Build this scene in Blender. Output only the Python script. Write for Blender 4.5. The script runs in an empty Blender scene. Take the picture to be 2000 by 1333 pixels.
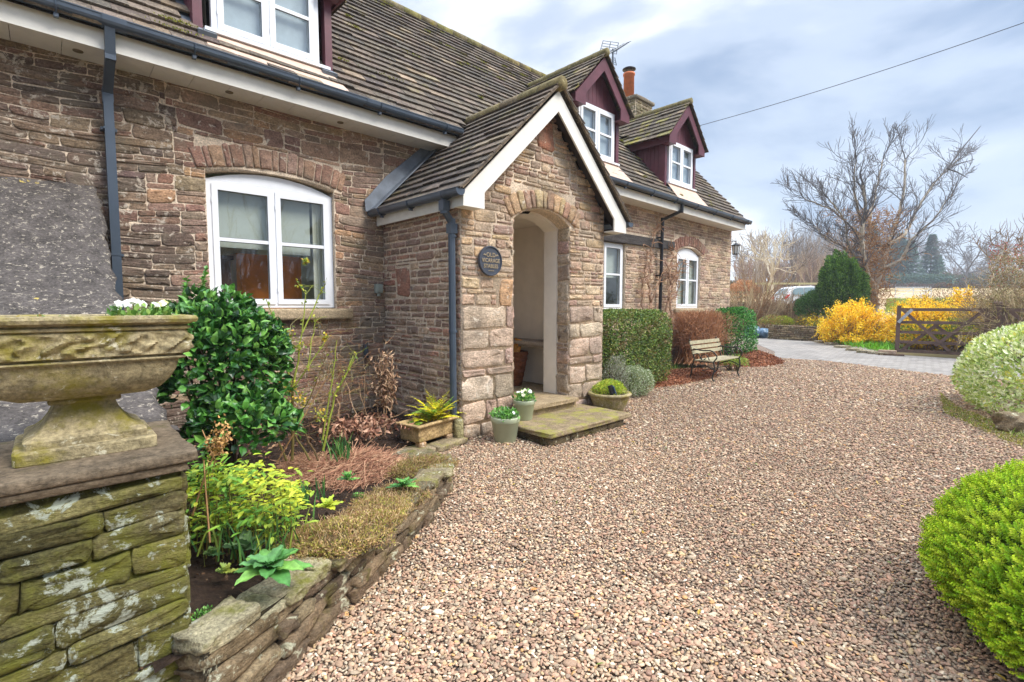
import bpy, math, random
import numpy as np
from mathutils import Vector, Matrix, Euler
R = math.radians
scene = bpy.context.scene
COL = scene.collection

# ------------------------------------------------------------------ camera
EYE = 1.45
YAW, PITCH = 46.8, math.degrees(math.atan(69.5/968))
cam_d = bpy.data.cameras.new('camera'); cam = bpy.data.objects.new('camera', cam_d); COL.objects.link(cam)
cam_d.sensor_width = 36; cam_d.lens = 36*968/2000; cam_d.clip_start = .05; cam_d.clip_end = 3000
cam.location = (0, 0, EYE); cam.rotation_euler = (R(90-PITCH), 0, R(YAW-90))
scene.camera = cam
# ------------------------------------------------------------------ sky, sun, exposure
SUN_AZ, SUN_EL = -62.0, 50.0          # direction towards the sun, from +X, and height
w = bpy.data.worlds.new('World'); scene.world = w; w.use_nodes = True
nt = w.node_tree; nt.nodes.clear(); N = nt.nodes.new; LK = nt.links.new
out = N('ShaderNodeOutputWorld'); bg = N('ShaderNodeBackground'); bg.inputs[1].default_value = .1
sky = N('ShaderNodeTexSky'); sky.sky_type = 'NISHITA'; sky.sun_disc = False
sky.sun_elevation = R(SUN_EL); sky.sun_rotation = R(90-SUN_AZ); sky.air_density = 1.0; sky.dust_density = 1.5
tc = N('ShaderNodeTexCoord'); mp = N('ShaderNodeMapping'); mp.inputs['Scale'].default_value = (1, 1, 2.6)
mp.inputs['Location'].default_value = (.35, 1.9, .2)
n1 = N('ShaderNodeTexNoise'); n1.inputs['Scale'].default_value = 2.0; n1.inputs['Detail'].default_value = 6; n1.inputs['Roughness'].default_value = .5
n1.inputs['Distortion'].default_value = .35
n2 = N('ShaderNodeTexNoise'); n2.inputs['Scale'].default_value = 5.5; n2.inputs['Detail'].default_value = 4
cr = N('ShaderNodeValToRGB'); cr.color_ramp.interpolation = 'EASE'
cr.color_ramp.elements[0].position = .38; cr.color_ramp.elements[0].color = (1.25, 1.66, 2.35, 1)
cr.color_ramp.elements[1].position = .69; cr.color_ramp.elements[1].color = (4.2, 4.3, 4.5, 1)
e = cr.color_ramp.elements.new(.53); e.color = (2.35, 2.72, 3.3, 1)
ad = N('ShaderNodeMath'); ad.operation = 'MULTIPLY_ADD'; ad.inputs[1].default_value = .22
mx = N('ShaderNodeMix'); mx.data_type = 'RGBA'; mx.inputs[0].default_value = .88
LK(tc.outputs['Generated'], mp.inputs[0]); LK(mp.outputs[0], n1.inputs[0]); LK(mp.outputs[0], n2.inputs[0])
LK(n2.outputs[0], ad.inputs[0]); sb = N('ShaderNodeMath'); sb.operation = 'SUBTRACT'; sb.inputs[1].default_value = .11
LK(n1.outputs[0], sb.inputs[0]); LK(sb.outputs[0], ad.inputs[2]); LK(ad.outputs[0], cr.inputs[0])
# clouds are whiter towards the house side (north-east here) and an overcast sky is brightest overhead
sx = N('ShaderNodeSeparateXYZ'); LK(tc.outputs['Generated'], sx.inputs[0])
my = N('ShaderNodeMapRange'); my.inputs[1].default_value = 0; my.inputs[2].default_value = .85; my.inputs[3].default_value = -.07; my.inputs[4].default_value = .17; LK(sx.outputs[1], my.inputs[0])
aa = N('ShaderNodeMath'); aa.operation = 'ADD'; LK(ad.outputs[0], aa.inputs[0]); LK(my.outputs[0], aa.inputs[1]); LK(aa.outputs[0], cr.inputs[0])
mz = N('ShaderNodeMapRange'); mz.interpolation_type = 'SMOOTHSTEP'; mz.inputs[1].default_value = .48; mz.inputs[2].default_value = .95; mz.inputs[3].default_value = 1; mz.inputs[4].default_value = 3.4; LK(sx.outputs[2], mz.inputs[0])
mm = N('ShaderNodeMix'); mm.data_type = 'RGBA'; mm.blend_type = 'MULTIPLY'; mm.clamp_result = False; mm.inputs[0].default_value = 1; LK(cr.outputs[0], mm.inputs[6]); LK(mz.outputs[0], mm.inputs[7])
zt = N('ShaderNodeMix'); zt.data_type = 'RGBA'; zt.inputs[6].default_value = (.93, .93, .93, 1); zt.inputs[7].default_value = (5.0, 4.8, 4.5, 1); mz.inputs[3].default_value = 0; mz.inputs[4].default_value = 1; LK(mz.outputs[0], zt.inputs[0]); LK(zt.outputs[2], mm.inputs[7])
LK(sky.outputs[0], mx.inputs[6]); LK(mm.outputs[2], mx.inputs[7]); LK(mx.outputs[2], bg.inputs[0]); LK(bg.outputs[0], out.inputs[0])
sd = bpy.data.lights.new('sun', 'SUN'); sd.energy = 1.5; sd.angle = R(28); sd.color = (1, .95, .88)
so = bpy.data.objects.new('sun', sd); COL.objects.link(so)
dv = Vector((math.cos(R(SUN_AZ))*math.cos(R(SUN_EL)), math.sin(R(SUN_AZ))*math.cos(R(SUN_EL)), math.sin(R(SUN_EL))))
so.rotation_euler = dv.to_track_quat('Z', 'Y').to_euler(); so.location = (0, -10, 20)
scene.view_settings.view_transform = 'Standard'; scene.view_settings.look = 'None'
scene.view_settings.exposure = 1.66; scene.view_settings.gamma = 1

# ------------------------------------------------------------------ helpers
rng = np.random.default_rng(7); random.seed(7)
th = R(YAW); pt = R(PITCH)
FWD = Vector((math.cos(th)*math.cos(pt), math.sin(th)*math.cos(pt), -math.sin(pt)))
RGT = Vector((math.sin(th), -math.cos(th), 0)); UPV = Vector((math.cos(th)*math.sin(pt), math.sin(th)*math.sin(pt), math.cos(pt)))
def at(x, y, d):
    "world point seen at photo pixel x, y at depth d"
    return Vector((0, 0, EYE)) + (FWD + RGT*((x-1000)/968) + UPV*((666.5-y)/968))*d
def atz(x, y, z=0.):
    r = FWD + RGT*((x-1000)/968) + UPV*((666.5-y)/968); t = (z-EYE)/r.z
    return Vector((r.x*t, r.y*t, z))
def srgb(r, g, b):
    f = lambda c: ((c/255+.055)/1.055)**2.4 if c > 10 else c/255/12.92
    return (f(r), f(g), f(b))
class MB:
    def __init__(s): s.V = []; s.F = []; s.C = []; s.M = []; s.n = 0
    def add(s, V, F, col=(1, 1, 1), m=0):
        V = np.asarray(V, dtype=np.float32).reshape(-1, 3); F = np.asarray(F, dtype=np.int64)
        if F.shape[1] == 3: F = np.concatenate([F, -np.ones((len(F), 1), dtype=np.int64)], 1)
        F = np.where(F >= 0, F+s.n, -1)
        C = np.asarray(col, dtype=np.float32)
        if C.ndim == 1: C = np.broadcast_to(C[:3], (len(V), 3))
        s.V.append(V); s.F.append(F); s.C.append(C); s.M.append(np.full(len(F), m)); s.n += len(V)
    def box(s, a, b, col=(1, 1, 1), m=0, rot=None, piv=None):
        x0, y0, z0 = a; x1, y1, z1 = b
        V = np.array([[x, y, z] for z in (z0, z1) for y in (y0, y1) for x in (x0, x1)], dtype=float)
        if rot is not None:
            c = np.array(piv if piv is not None else [(x0+x1)/2, (y0+y1)/2, (z0+z1)/2]); Mx = np.array(Euler(rot).to_matrix())
            V = (V-c) @ Mx.T + c
        s.add(V, [[0, 2, 3, 1], [4, 5, 7, 6], [0, 1, 5, 4], [2, 6, 7, 3], [0, 4, 6, 2], [1, 3, 7, 5]], col, m)
    def beam(s, p, q, w, h, col=(1, 1, 1), m=0, up=(0, 0, 1)):
        p = Vector(p); q = Vector(q); d = (q-p).normalized(); u = Vector(up); sx = d.cross(u).normalized(); uz = sx.cross(d).normalized()
        V = [list(c + sx*a*w/2 + uz*b*h/2) for c in (p, q) for a, b in ((-1, -1), (1, -1), (1, 1), (-1, 1))]
        s.add(V, [[0, 3, 2, 1], [4, 5, 6, 7], [0, 1, 5, 4], [1, 2, 6, 5], [2, 3, 7, 6], [3, 0, 4, 7]], col, m)
    def tube(s, pts, rad, n=6, col=(1, 1, 1), m=0, cap=True):
        pts = np.array([list(p) for p in pts], dtype=float); k = len(pts)
        rad = np.broadcast_to(np.asarray(rad, dtype=float), (k,))
        T = np.gradient(pts, axis=0); T /= np.linalg.norm(T, axis=1)[:, None]+1e-12
        ref = np.array([0, 0, 1.]) if abs(T[:, 2]).mean() < .8 else np.array([1., 0, 0])
        A = np.cross(T, ref); A /= np.linalg.norm(A, axis=1)[:, None]+1e-12; B = np.cross(T, A)
        a = np.arange(n)*2*np.pi/n
        V = pts[:, None]+rad[:, None, None]*(np.cos(a)[None, :, None]*A[:, None]+np.sin(a)[None, :, None]*B[:, None])
        V = V.reshape(-1, 3); i = np.arange(n); j = (i+1) % n
        F = np.concatenate([np.stack([r*n+i, r*n+j, (r+1)*n+j, (r+1)*n+i], 1) for r in range(k-1)])
        if cap:
            V = np.concatenate([V, pts[[0, -1]]]); c0 = k*n
            t = np.concatenate([np.stack([j, i, np.full(n, c0)], 1), np.stack([(k-1)*n+i, (k-1)*n+j, np.full(n, c0+1)], 1)])
            F = np.concatenate([F, np.concatenate([t, -np.ones((len(t), 1), dtype=int)], 1)])
            s.raw(V, F, col, m)
        else: s.add(V, F, col, m)
    def raw(s, V, F, col, m):
        F = np.where(F >= 0, F+s.n, -1); V = np.asarray(V, dtype=np.float32)
        C = np.asarray(col, dtype=np.float32)
        if C.ndim == 1: C = np.broadcast_to(C[:3], (len(V), 3))
        s.V.append(V); s.F.append(F); s.C.append(C); s.M.append(np.full(len(F), m)); s.n += len(V)
    def lathe(s, prof, c, n=32, col=(1, 1, 1), m=0, sx=1., sy=1.):
        a = np.arange(n)*2*np.pi/n; V = []
        for r, z in prof: V += [[c[0]+r*sx*math.cos(t), c[1]+r*sy*math.sin(t), c[2]+z] for t in a]
        i = np.arange(n); j = (i+1) % n
        F = np.concatenate([np.stack([k*n+i, k*n+j, (k+1)*n+j, (k+1)*n+i], 1) for k in range(len(prof)-1)])
        s.add(V, F, col, m)
    def prism(s, poly, o, ux, uy, uz, t, col=(1, 1, 1), m=0):
        "2D polygon (convex or fan-able) in the ux, uy plane, thickness t along uz"
        o = np.array(list(o), dtype=float); ux, uy, uz = (np.array(list(q), dtype=float) for q in (ux, uy, uz)); n = len(poly)
        A = np.array([o+ux*p[0]+uy*p[1] for p in poly]); B = A+uz*t
        V = np.concatenate([A, B]); me = [(list(range(n))[::-1]), [k+n for k in range(n)]]
        from mathutils.geometry import tessellate_polygon
        tr = tessellate_polygon([[Vector((p[0], p[1], 0)) for p in poly]])
        F = [[c, b, a, -1] for a, b, c in tr]+[[a+n, b+n, c+n, -1] for a, b, c in tr]+[[k, (k+1) % n, (k+1) % n+n, k+n] for k in range(n)]
        s.raw(V, np.array(F), col, m)
    def build(s, name, mats, parent=None, smooth=False, recalc=False, sharp=None):
        if not isinstance(mats, (list, tuple)): mats = [mats]
        V = np.concatenate(s.V); F = np.concatenate(s.F); C = np.concatenate(s.C); M = np.concatenate(s.M)
        me = bpy.data.meshes.new(name); me.vertices.add(len(V)); me.vertices.foreach_set('co', V.astype(np.float32).ravel())
        cnt = np.where(F[:, 3] >= 0, 4, 3); idx = F.ravel(); idx = idx[idx >= 0]
        me.loops.add(len(idx)); me.loops.foreach_set('vertex_index', idx.astype(np.int32))
        me.polygons.add(len(F)); st = np.concatenate([[0], np.cumsum(cnt)[:-1]])
        me.polygons.foreach_set('loop_start', st.astype(np.int32)); me.polygons.foreach_set('loop_total', cnt.astype(np.int32))
        for q in mats: me.materials.append(q)
        me.polygons.foreach_set('material_index', M.astype(np.int32))
        me.polygons.foreach_set('use_smooth', np.full(len(F), smooth))
        me.update(calc_edges=True)
        at_ = me.attributes.new('col', 'FLOAT_COLOR', 'POINT')
        at_.data.foreach_set('color', np.concatenate([C, np.ones((len(C), 1))], 1).astype(np.float32).ravel())
        if recalc:
            import bmesh
            b = bmesh.new(); b.from_mesh(me); bmesh.ops.recalc_face_normals(b, faces=b.faces); b.to_mesh(me); b.free()
        if sharp: me.set_sharp_from_angle(angle=R(sharp))
        ob = bpy.data.objects.new(name, me); COL.objects.link(ob)
        if parent is not None: ob.parent = parent; ob.matrix_parent_inverse = Matrix.Translation(-world_loc(parent))
        return ob
def world_loc(o):
    v = Vector(o.location)
    if o.parent is not None: v = o.matrix_parent_inverse @ v + world_loc(o.parent)
    return v
def tag(o, label=None, cat=None, group=None, kind=None):
    if label: o['label'] = label
    if cat: o['category'] = cat
    if group: o['group'] = group
    if kind: o['kind'] = kind
    return o
def empty(name, loc, label, cat, group=None):
    o = bpy.data.objects.new(name, None); COL.objects.link(o); o.location = loc; o.empty_display_size = .1
    return tag(o, label, cat, group)
# ------------------------------------------------------------------ materials
def new_mat(name):
    m = bpy.data.materials.new(name); m.use_nodes = True; t = m.node_tree; b = t.nodes['Principled BSDF']
    b.inputs['Specular IOR Level'].default_value = .35
    return m, t, b
def noise(t, scale, detail=4, rough=.55, vec=None, dist=0):
    n = t.nodes.new('ShaderNodeTexNoise'); n.inputs['Scale'].default_value = scale; n.inputs['Detail'].default_value = detail
    n.inputs['Roughness'].default_value = rough; n.inputs['Distortion'].default_value = dist
    if vec is not None: t.links.new(vec, n.inputs['Vector'])
    return n
def ramp(t, fac, stops):
    r = t.nodes.new('ShaderNodeValToRGB'); els = r.color_ramp.elements
    while len(els) < len(stops): els.new(.5)
    for e_, (p, c) in zip(els, stops):
        e_.position = p; c = (c, c, c) if not isinstance(c, tuple) else c; e_.color = (*c, 1)
    t.links.new(fac, r.inputs[0]); return r
def mix(t, fac, a, b, mode='MIX'):
    m = t.nodes.new('ShaderNodeMix'); m.data_type = 'RGBA'; m.blend_type = mode; m.clamp_result = False
    for i, v in ((0, fac), (6, a), (7, b)):
        if hasattr(v, 'links'): t.links.new(v, m.inputs[i])
        elif i == 0: m.inputs[0].default_value = v
        else: m.inputs[i].default_value = (*v, 1)
    return m.outputs[2]
def bump(t, b, height, strength, dist):
    n = t.nodes.new('ShaderNodeBump'); n.inputs['Strength'].default_value = strength; n.inputs['Distance'].default_value = dist
    t.links.new(height, n.inputs['Height']); t.links.new(n.outputs[0], b.inputs['Normal']); return n
def coords(t, scale=(1, 1, 1)):
    c = t.nodes.new('ShaderNodeTexCoord'); m = t.nodes.new('ShaderNodeMapping'); m.inputs['Scale'].default_value = scale
    t.links.new(c.outputs['Object'], m.inputs[0]); return m.outputs[0]
def attr(t):
    a = t.nodes.new('ShaderNodeAttribute'); a.attribute_name = 'col'; return a.outputs['Color']
def stone_mat(name, base=None, var=(.55, 1.45), spots=None, spot_amt=.0, spot_scale=14, moss=None, moss_amt=0, moss_scale=3, bs=.6, bd=.006, rough=.92, stretch=(1, 1, 2.2), fine=60, spot2=None):
    m, t, b = new_mat(name); v = coords(t, stretch); v1 = coords(t)
    c = attr(t) if base is None else None
    n = noise(t, 9, 8, .62, v); r = ramp(t, n.outputs[0], [(.28, var[0]), (.72, var[1])])
    src = mix(t, 1, c if c is not None else base, r.outputs[0], 'MULTIPLY')
    n3 = noise(t, fine, 6, .7, v1); r3 = ramp(t, n3.outputs[0], [(.34, .55), (.66, 1.45)]); src = mix(t, 1, src, r3.outputs[0], 'MULTIPLY')
    if moss:
        nm = noise(t, moss_scale, 7, .68, v1); rm = ramp(t, nm.outputs[0], [(.57-moss_amt, 0.), (.74-moss_amt, .92)])
        src = mix(t, rm.outputs[0], src, moss)
    if spots:
        ns = noise(t, spot_scale, 7, .72, v1, .4); rs = ramp(t, ns.outputs[0], [(.64-spot_amt, 0.), (.69-spot_amt, 1.)])
        src = mix(t, rs.outputs[0], src, spots)
    if spot2:
        ns = noise(t, spot2[1], 3, .5, coords(t, (1.3, 1.2, 1.1))); rs = ramp(t, ns.outputs[0], [(spot2[2], 0.), (spot2[2]+.03, 1.)])
        src = mix(t, rs.outputs[0], src, spot2[0])
    t.links.new(src, b.inputs['Base Color']); b.inputs['Roughness'].default_value = rough; b.inputs['Specular IOR Level'].default_value = .2
    nb = noise(t, 26, 9, .7, v); bump(t, b, nb.outputs[0], bs, bd*3)
    return m
def plain(name, col, rough=.5, metal=0, var=.15, bs=.1, scale=12, spec=.4, dirt=None, da=0.):
    m, t, b = new_mat(name); v = coords(t)
    n = noise(t, scale, 5, .6, v); r = ramp(t, n.outputs[0], [(.3, 1-var), (.7, 1+var)])
    src = mix(t, 1, col, r.outputs[0], 'MULTIPLY')
    if dirt:
        nd = noise(t, 3.5, 7, .7, v); rd = ramp(t, nd.outputs[0], [(.6-da, 0.), (.78-da, 1.)]); src = mix(t, rd.outputs[0], src, dirt)
    t.links.new(src, b.inputs['Base Color']); b.inputs['Roughness'].default_value = rough; b.inputs['Metallic'].default_value = metal
    b.inputs['Specular IOR Level'].default_value = spec
    if bs: bump(t, b, noise(t, scale*6, 5, .6, v).outputs[0], bs, .003)
    return m
def leaf_mat(name, rough=.5, trans=.25, spec=.4, var=.25, scale=40, tint=None):
    m, t, b = new_mat(name); c = attr(t)
    n = noise(t, scale, 3, .6, coords(t)); r = ramp(t, n.outputs[0], [(.3, 1-var), (.7, 1+var)])
    src = mix(t, 1, c, r.outputs[0], 'MULTIPLY')
    t.links.new(src, b.inputs['Base Color']); b.inputs['Roughness'].default_value = rough; b.inputs['Specular IOR Level'].default_value = spec
    if trans:
        tr = t.nodes.new('ShaderNodeBsdfTranslucent'); t.links.new(src, tr.inputs[0])
        ms = t.nodes.new('ShaderNodeMixShader'); ms.inputs[0].default_value = trans
        o = t.nodes['Material Output']; t.links.new(b.outputs[0], ms.inputs[1]); t.links.new(tr.outputs[0], ms.inputs[2]); t.links.new(ms.outputs[0], o.inputs[0])
    return m
M = {}
M['wall'] = stone_mat('rubble_stone', var=(.66, 1.34), spots=srgb(214, 200, 180), spot_amt=.045, spot_scale=12, bs=1, moss=srgb(134, 120, 104), moss_amt=.07, moss_scale=2.2)
M['wall_old'] = stone_mat('weathered_rubble_stone', var=(.5, 1.35), spots=srgb(200, 186, 168), spot_amt=.085, spot_scale=13, moss=srgb(126, 114, 98), moss_amt=.08, moss_scale=2.4, bs=1, stretch=(1, 1, 5))
M['mortar'] = stone_mat('lime_mortar', base=srgb(214, 194, 170), var=(.75, 1.2), bs=.8, stretch=(1, 1, 1))
M['pillar'] = stone_mat('lichened_stone', var=(.45, 1.4), spots=srgb(196, 202, 182), spot_amt=.085, spot_scale=10, moss=srgb(130, 130, 50), moss_amt=.12, moss_scale=4.2, bs=1, bd=.011, fine=85, spot2=(srgb(190, 170, 40), 7, .70))
M['cope'] = stone_mat('coping_stone', base=srgb(112, 98, 80), var=(.5, 1.4), spots=srgb(165, 155, 130), spot_amt=-.01, spot_scale=20, moss=srgb(95, 90, 45), moss_amt=.0, moss_scale=5, bs=.8)
M['slope'] = stone_mat('dark_sloping_slab', base=srgb(84, 78, 74), var=(.5, 1.45), spots=srgb(160, 150, 134), spot_amt=.072, spot_scale=34, bs=.7, stretch=(1, 1, 1), spot2=(srgb(180, 160, 90), 9, .74))
M['urn'] = stone_mat('weathered_cast_stone', base=srgb(160, 146, 112), var=(.62, 1.35), spots=srgb(208, 200, 172), spot_amt=.03, spot_scale=15, moss=srgb(136, 126, 44), moss_amt=.10, moss_scale=6, bs=.9, stretch=(1, 1, 1))
M['bedwall'] = stone_mat('garden_wall_stone', bd=.012, fine=80, var=(.5, 1.4), spots=srgb(205, 200, 170), spot_amt=.07, spot_scale=12, moss=srgb(100, 95, 35), moss_amt=.02, moss_scale=5, bs=1)
M['step'] = stone_mat('step_stone', base=srgb(140, 122, 95), var=(.6, 1.35), spots=srgb(185, 180, 150), spot_amt=-.03, spot_scale=10, moss=srgb(146, 142, 62), moss_amt=.10, moss_scale=5, bs=.7, stretch=(1, 1, 1))
M['tile'] = stone_mat('roof_tile', var=(.6, 1.4), spots=srgb(158, 146, 120), spot_amt=.045, spot_scale=22, moss=srgb(128, 120, 40), moss_amt=-.03, moss_scale=2.6, bs=.8, bd=.004, stretch=(1, 1, 1))
M['tile_moss'] = stone_mat('mossy_roof_tile', var=(.6, 1.4), spots=srgb(165, 155, 115), spot_amt=.02, spot_scale=18, moss=srgb(150, 140, 22), moss_amt=.02, moss_scale=2.6, bs=.8, bd=.004, stretch=(1, 1, 1))
M['white'] = plain('white_upvc', (.82, .83, .85), .35, var=.03, bs=.0, spec=.5)
M['cream'] = plain('cream_paint', (.78, .75, .68), .5, var=.05, bs=.05, dirt=(.45, .42, .34), da=-.08)
M['gut'] = plain('dark_grey_gutter', srgb(66, 76, 88), .32, var=.15, bs=.03, spec=.6, scale=5)
M['gutblack'] = plain('black_pipe', (.012, .012, .013), .3, var=.1, bs=.0, spec=.5)
M['lead'] = plain('lead_flashing', srgb(118, 124, 132), .55, metal=.3, var=.25, bs=.4, scale=7)
M['maroon'] = plain('maroon_paint', srgb(98, 54, 62), .42, var=.22, bs=.08, scale=6, dirt=srgb(120, 84, 88), da=-.04)
M['plaster'] = plain('porch_plaster', srgb(232, 222, 208), .85, var=.06, bs=.25, scale=5)
M['apron'] = plain('sill_apron', srgb(204, 176, 156), .7, var=.15, bs=.2, dirt=srgb(140, 120, 100), da=-.02)
M['timber'] = stone_mat('weathered_timber', base=srgb(78, 74, 72), var=(.5, 1.5), bs=.8, stretch=(.4, 1, 5))
M['soil'] = stone_mat('soil', base=srgb(62, 48, 38), var=(.5, 1.5), bs=1, bd=.015, stretch=(1, 1, 1), fine=35)
M['pot'] = plain('sage_glaze', srgb(166, 172, 142), .42, var=.07, bs=.08, scale=9)
M['twig'] = leaf_mat('twig_bark', .8, 0, .2)
M['leaf'] = leaf_mat('leaf'); M['gloss'] = leaf_mat('glossy_leaf', .33, .15, .42, .35, 25); M['matte'] = leaf_mat('needle_foliage', .65, .3, .2)
M['bark'] = stone_mat('tree_bark', var=(.6, 1.4), bs=.6, stretch=(1, 1, .4), fine=30)
M['iron'] = plain('cast_iron', srgb(62, 60, 54), .5, metal=.4, var=.3, bs=.2)
M['bench'] = plain('bench_slat_wood', srgb(166, 156, 126), .75, var=.25, bs=.4, scale=14, dirt=srgb(110, 105, 70), da=0)
M['gatewood'] = plain('dark_stained_wood', srgb(104, 82, 72), .65, var=.25, bs=.3, scale=8)
M['terracotta'] = plain('terracotta', srgb(206, 118, 76), .7, var=.15, bs=.1)
M['black'] = plain('black_metal', (.02, .02, .022), .45, var=.1, bs=.0)
# glass: a clear coated pane, reflective by angle
def glass(name, tint=(.93, .95, .95), amt=.35):
    m, t, b = new_mat(name); o = t.nodes['Material Output']
    tr = t.nodes.new('ShaderNodeBsdfTransparent'); tr.inputs[0].default_value = (*tint, 1)
    gl = t.nodes.new('ShaderNodeBsdfGlossy'); gl.inputs['Roughness'].default_value = .015; gl.inputs[0].default_value = (.9, .95, 1, 1)
    lw = t.nodes.new('ShaderNodeLayerWeight'); fr = t.nodes.new('ShaderNodeMath'); fr.operation = 'POWER'; fr.inputs[1].default_value = 3.2; t.links.new(lw.outputs['Facing'], fr.inputs[0])
    ma = t.nodes.new('ShaderNodeMath'); ma.operation = 'MULTIPLY_ADD'; ma.inputs[1].default_value = .75; ma.inputs[2].default_value = amt
    ms = t.nodes.new('ShaderNodeMixShader'); t.links.new(fr.outputs[0], ma.inputs[0]); t.links.new(ma.outputs[0], ms.inputs[0])
    t.links.new(tr.outputs[0], ms.inputs[1]); t.links.new(gl.outputs[0], ms.inputs[2]); t.links.new(ms.outputs[0], o.inputs[0])
    return m
M['glass'] = glass('window_glass', amt=.10); M['glass_far'] = glass('dormer_glass', amt=.16)

# ------------------------------------------------------------------ stone making
PAL = [srgb(*c) for c in ((158, 128, 106), (146, 116, 100), (134, 106, 94), (170, 144, 118), (128, 108, 98), (150, 112, 98), (176, 150, 118), (140, 126, 110), (146, 100, 86), (160, 136, 116), (122, 100, 88), (180, 142, 100), (150, 134, 104))]
PAL_PORCH = [srgb(*c) for c in ((190, 164, 134), (174, 144, 124), (160, 130, 118), (200, 176, 142), (164, 146, 126), (180, 154, 132), (208, 186, 152), (150, 124, 114), (178, 158, 134), (168, 130, 114), (204, 174, 130))]
PAL_OLD = [srgb(*c) for c in ((132, 110, 94), (118, 100, 90), (140, 118, 96), (108, 94, 86), (146, 112, 94), (126, 112, 96), (152, 130, 104), (112, 98, 94))]
PAL_PIL = [srgb(*c) for c in ((122, 116, 68), (108, 104, 58), (138, 130, 82), (116, 106, 74), (98, 96, 52))]
PAL_BED = [srgb(*c) for c in ((142, 120, 92), (124, 104, 82), (104, 90, 74), (162, 142, 110), (132, 114, 80))]
def pal(P, v=.12, k=.38): 
    c = np.array(P[rng.integers(len(P))])*(1-k)+np.mean(np.array(P), 0)*k; c = c*(1-.12)+c.mean()*.12; c = c*np.array([1.10, 1.05, 1.01]); return np.clip(c*rng.uniform(1-v, 1+v)*(1+rng.normal(0, .02, 3)), 0, 1)
RING = 14
_a = np.arange(RING)*2*np.pi/RING
def stone(mb, fr, u0, u1, v0, v1, d, col, gap=.006, poly=None, wob=None, m=0):
    "a pillow stone on a wall frame fr=(O,U,V,N)"
    O, U, V, Nn = fr
    cu, cv = (u0+u1)/2, (v0+v1)/2; hu, hv = max((u1-u0)/2-gap, .006), max((v1-v0)/2-gap, .006)
    if poly is None:
        c, s = np.cos(_a), np.sin(_a); e = .24
        x = np.sign(c)*np.abs(c)**e*hu; y = np.sign(s)*np.abs(s)**e*hv
        tl = rng.normal(0, .12)*hv; x = x+y*rng.normal(0, .08); y = y+(x/hu)*tl*.5
        j = min(hu, hv)
        x = x+rng.normal(0, .07, RING)*j; y = y+rng.normal(0, .09, RING)*j
    else:
        x = poly[:, 0]-cu; y = poly[:, 1]-cv
    n = len(x)
    def ring(k, z, nz):
        sx = (hu-(1-k)*min(hu, hv))/hu if poly is None else k; sy = (hv-(1-k)*min(hu, hv))/hv if poly is None else k
        return np.stack([cu+x*sx, cv+y*sy, np.full(n, z)+rng.normal(0, nz, n)], 1)
    Q = np.concatenate([ring(1.03, -.03, 0), ring(1., d*.45, d*.12), ring(.90, d*.9, d*.16), ring(.55, d*1.0, d*.3), [[cu, cv, d*(1+rng.normal(0, .15))]]])
    if wob is not None: Q[:, 1] += wob(Q[:, 0], Q[:, 1])
    W = O+Q[:, :1]*U+Q[:, 1:2]*V+Q[:, 2:3]*Nn
    i = np.arange(n); jn = (i+1) % n
    F = np.concatenate([np.stack([k*n+i, k*n+jn, (k+1)*n+jn, (k+1)*n+i], 1) for k in range(3)])
    T = np.stack([3*n+i, 3*n+jn, np.full(n, 4*n), np.full(n, -1)], 1)
    mb.raw(W, np.concatenate([F, T]), col, m)
def cut(rects, h):
    out = []
    a, b, c, d = h
    for (u0, u1, v0, v1) in rects:
        if u1 <= a or u0 >= b or v1 <= c or v0 >= d: out.append((u0, u1, v0, v1)); continue
        if u0 < a: out.append((u0, a, v0, v1))
        if u1 > b: out.append((b, u1, v0, v1))
        x0, x1 = max(u0, a), min(u1, b)
        if v0 < c: out.append((x0, x1, v0, c))
        if v1 > d: out.append((x0, x1, d, v1))
    return [r for r in out if r[1]-r[0] > .03 and r[3]-r[2] > .022]
def rubble(mb, fr, u0, u1, v0, v1, holes=(), keep=None, h=(.05, .13), wd=(.12, .42), P=PAL, d=(.008, .02), gap=.006, wob=None, flip=1, big=None, m=0, thin=.45):
    v = v0
    while v < v1-.02:
        hh = min(rng.uniform(*h), v1-v)
        if v1-v-hh < .04: hh = v1-v
        u = u0-rng.uniform(0, .15)
        while u < u1:
            ww = rng.uniform(*wd)*(1.2 if hh > .1 else 1)
            a, b = max(u, u0), min(u+ww, u1); u += ww
            if b-a < .04: continue
            rs = [(a, b, v, v+hh)]
            if hh > .085 and rng.random() < thin:
                k = rng.uniform(.35, .65); rs = [(a, b, v, v+hh*k), (a, b, v+hh*k, v+hh)]
                if rng.random() < .5:
                    q = rng.integers(2); r = rs[q]; mid = r[0]+(r[1]-r[0])*rng.uniform(.35, .65); rs[q:q+1] = [(r[0], mid, r[2], r[3]), (mid, r[1], r[2], r[3])]
            for hl in holes: rs = cut(rs, hl)
            for r in rs:
                if keep and not keep(*r): continue
                stone(mb, fr, *r, rng.uniform(*d), pal(P), gap*rng.uniform(.6, 1.5), wob=wob, m=m)
        v += hh
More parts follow.
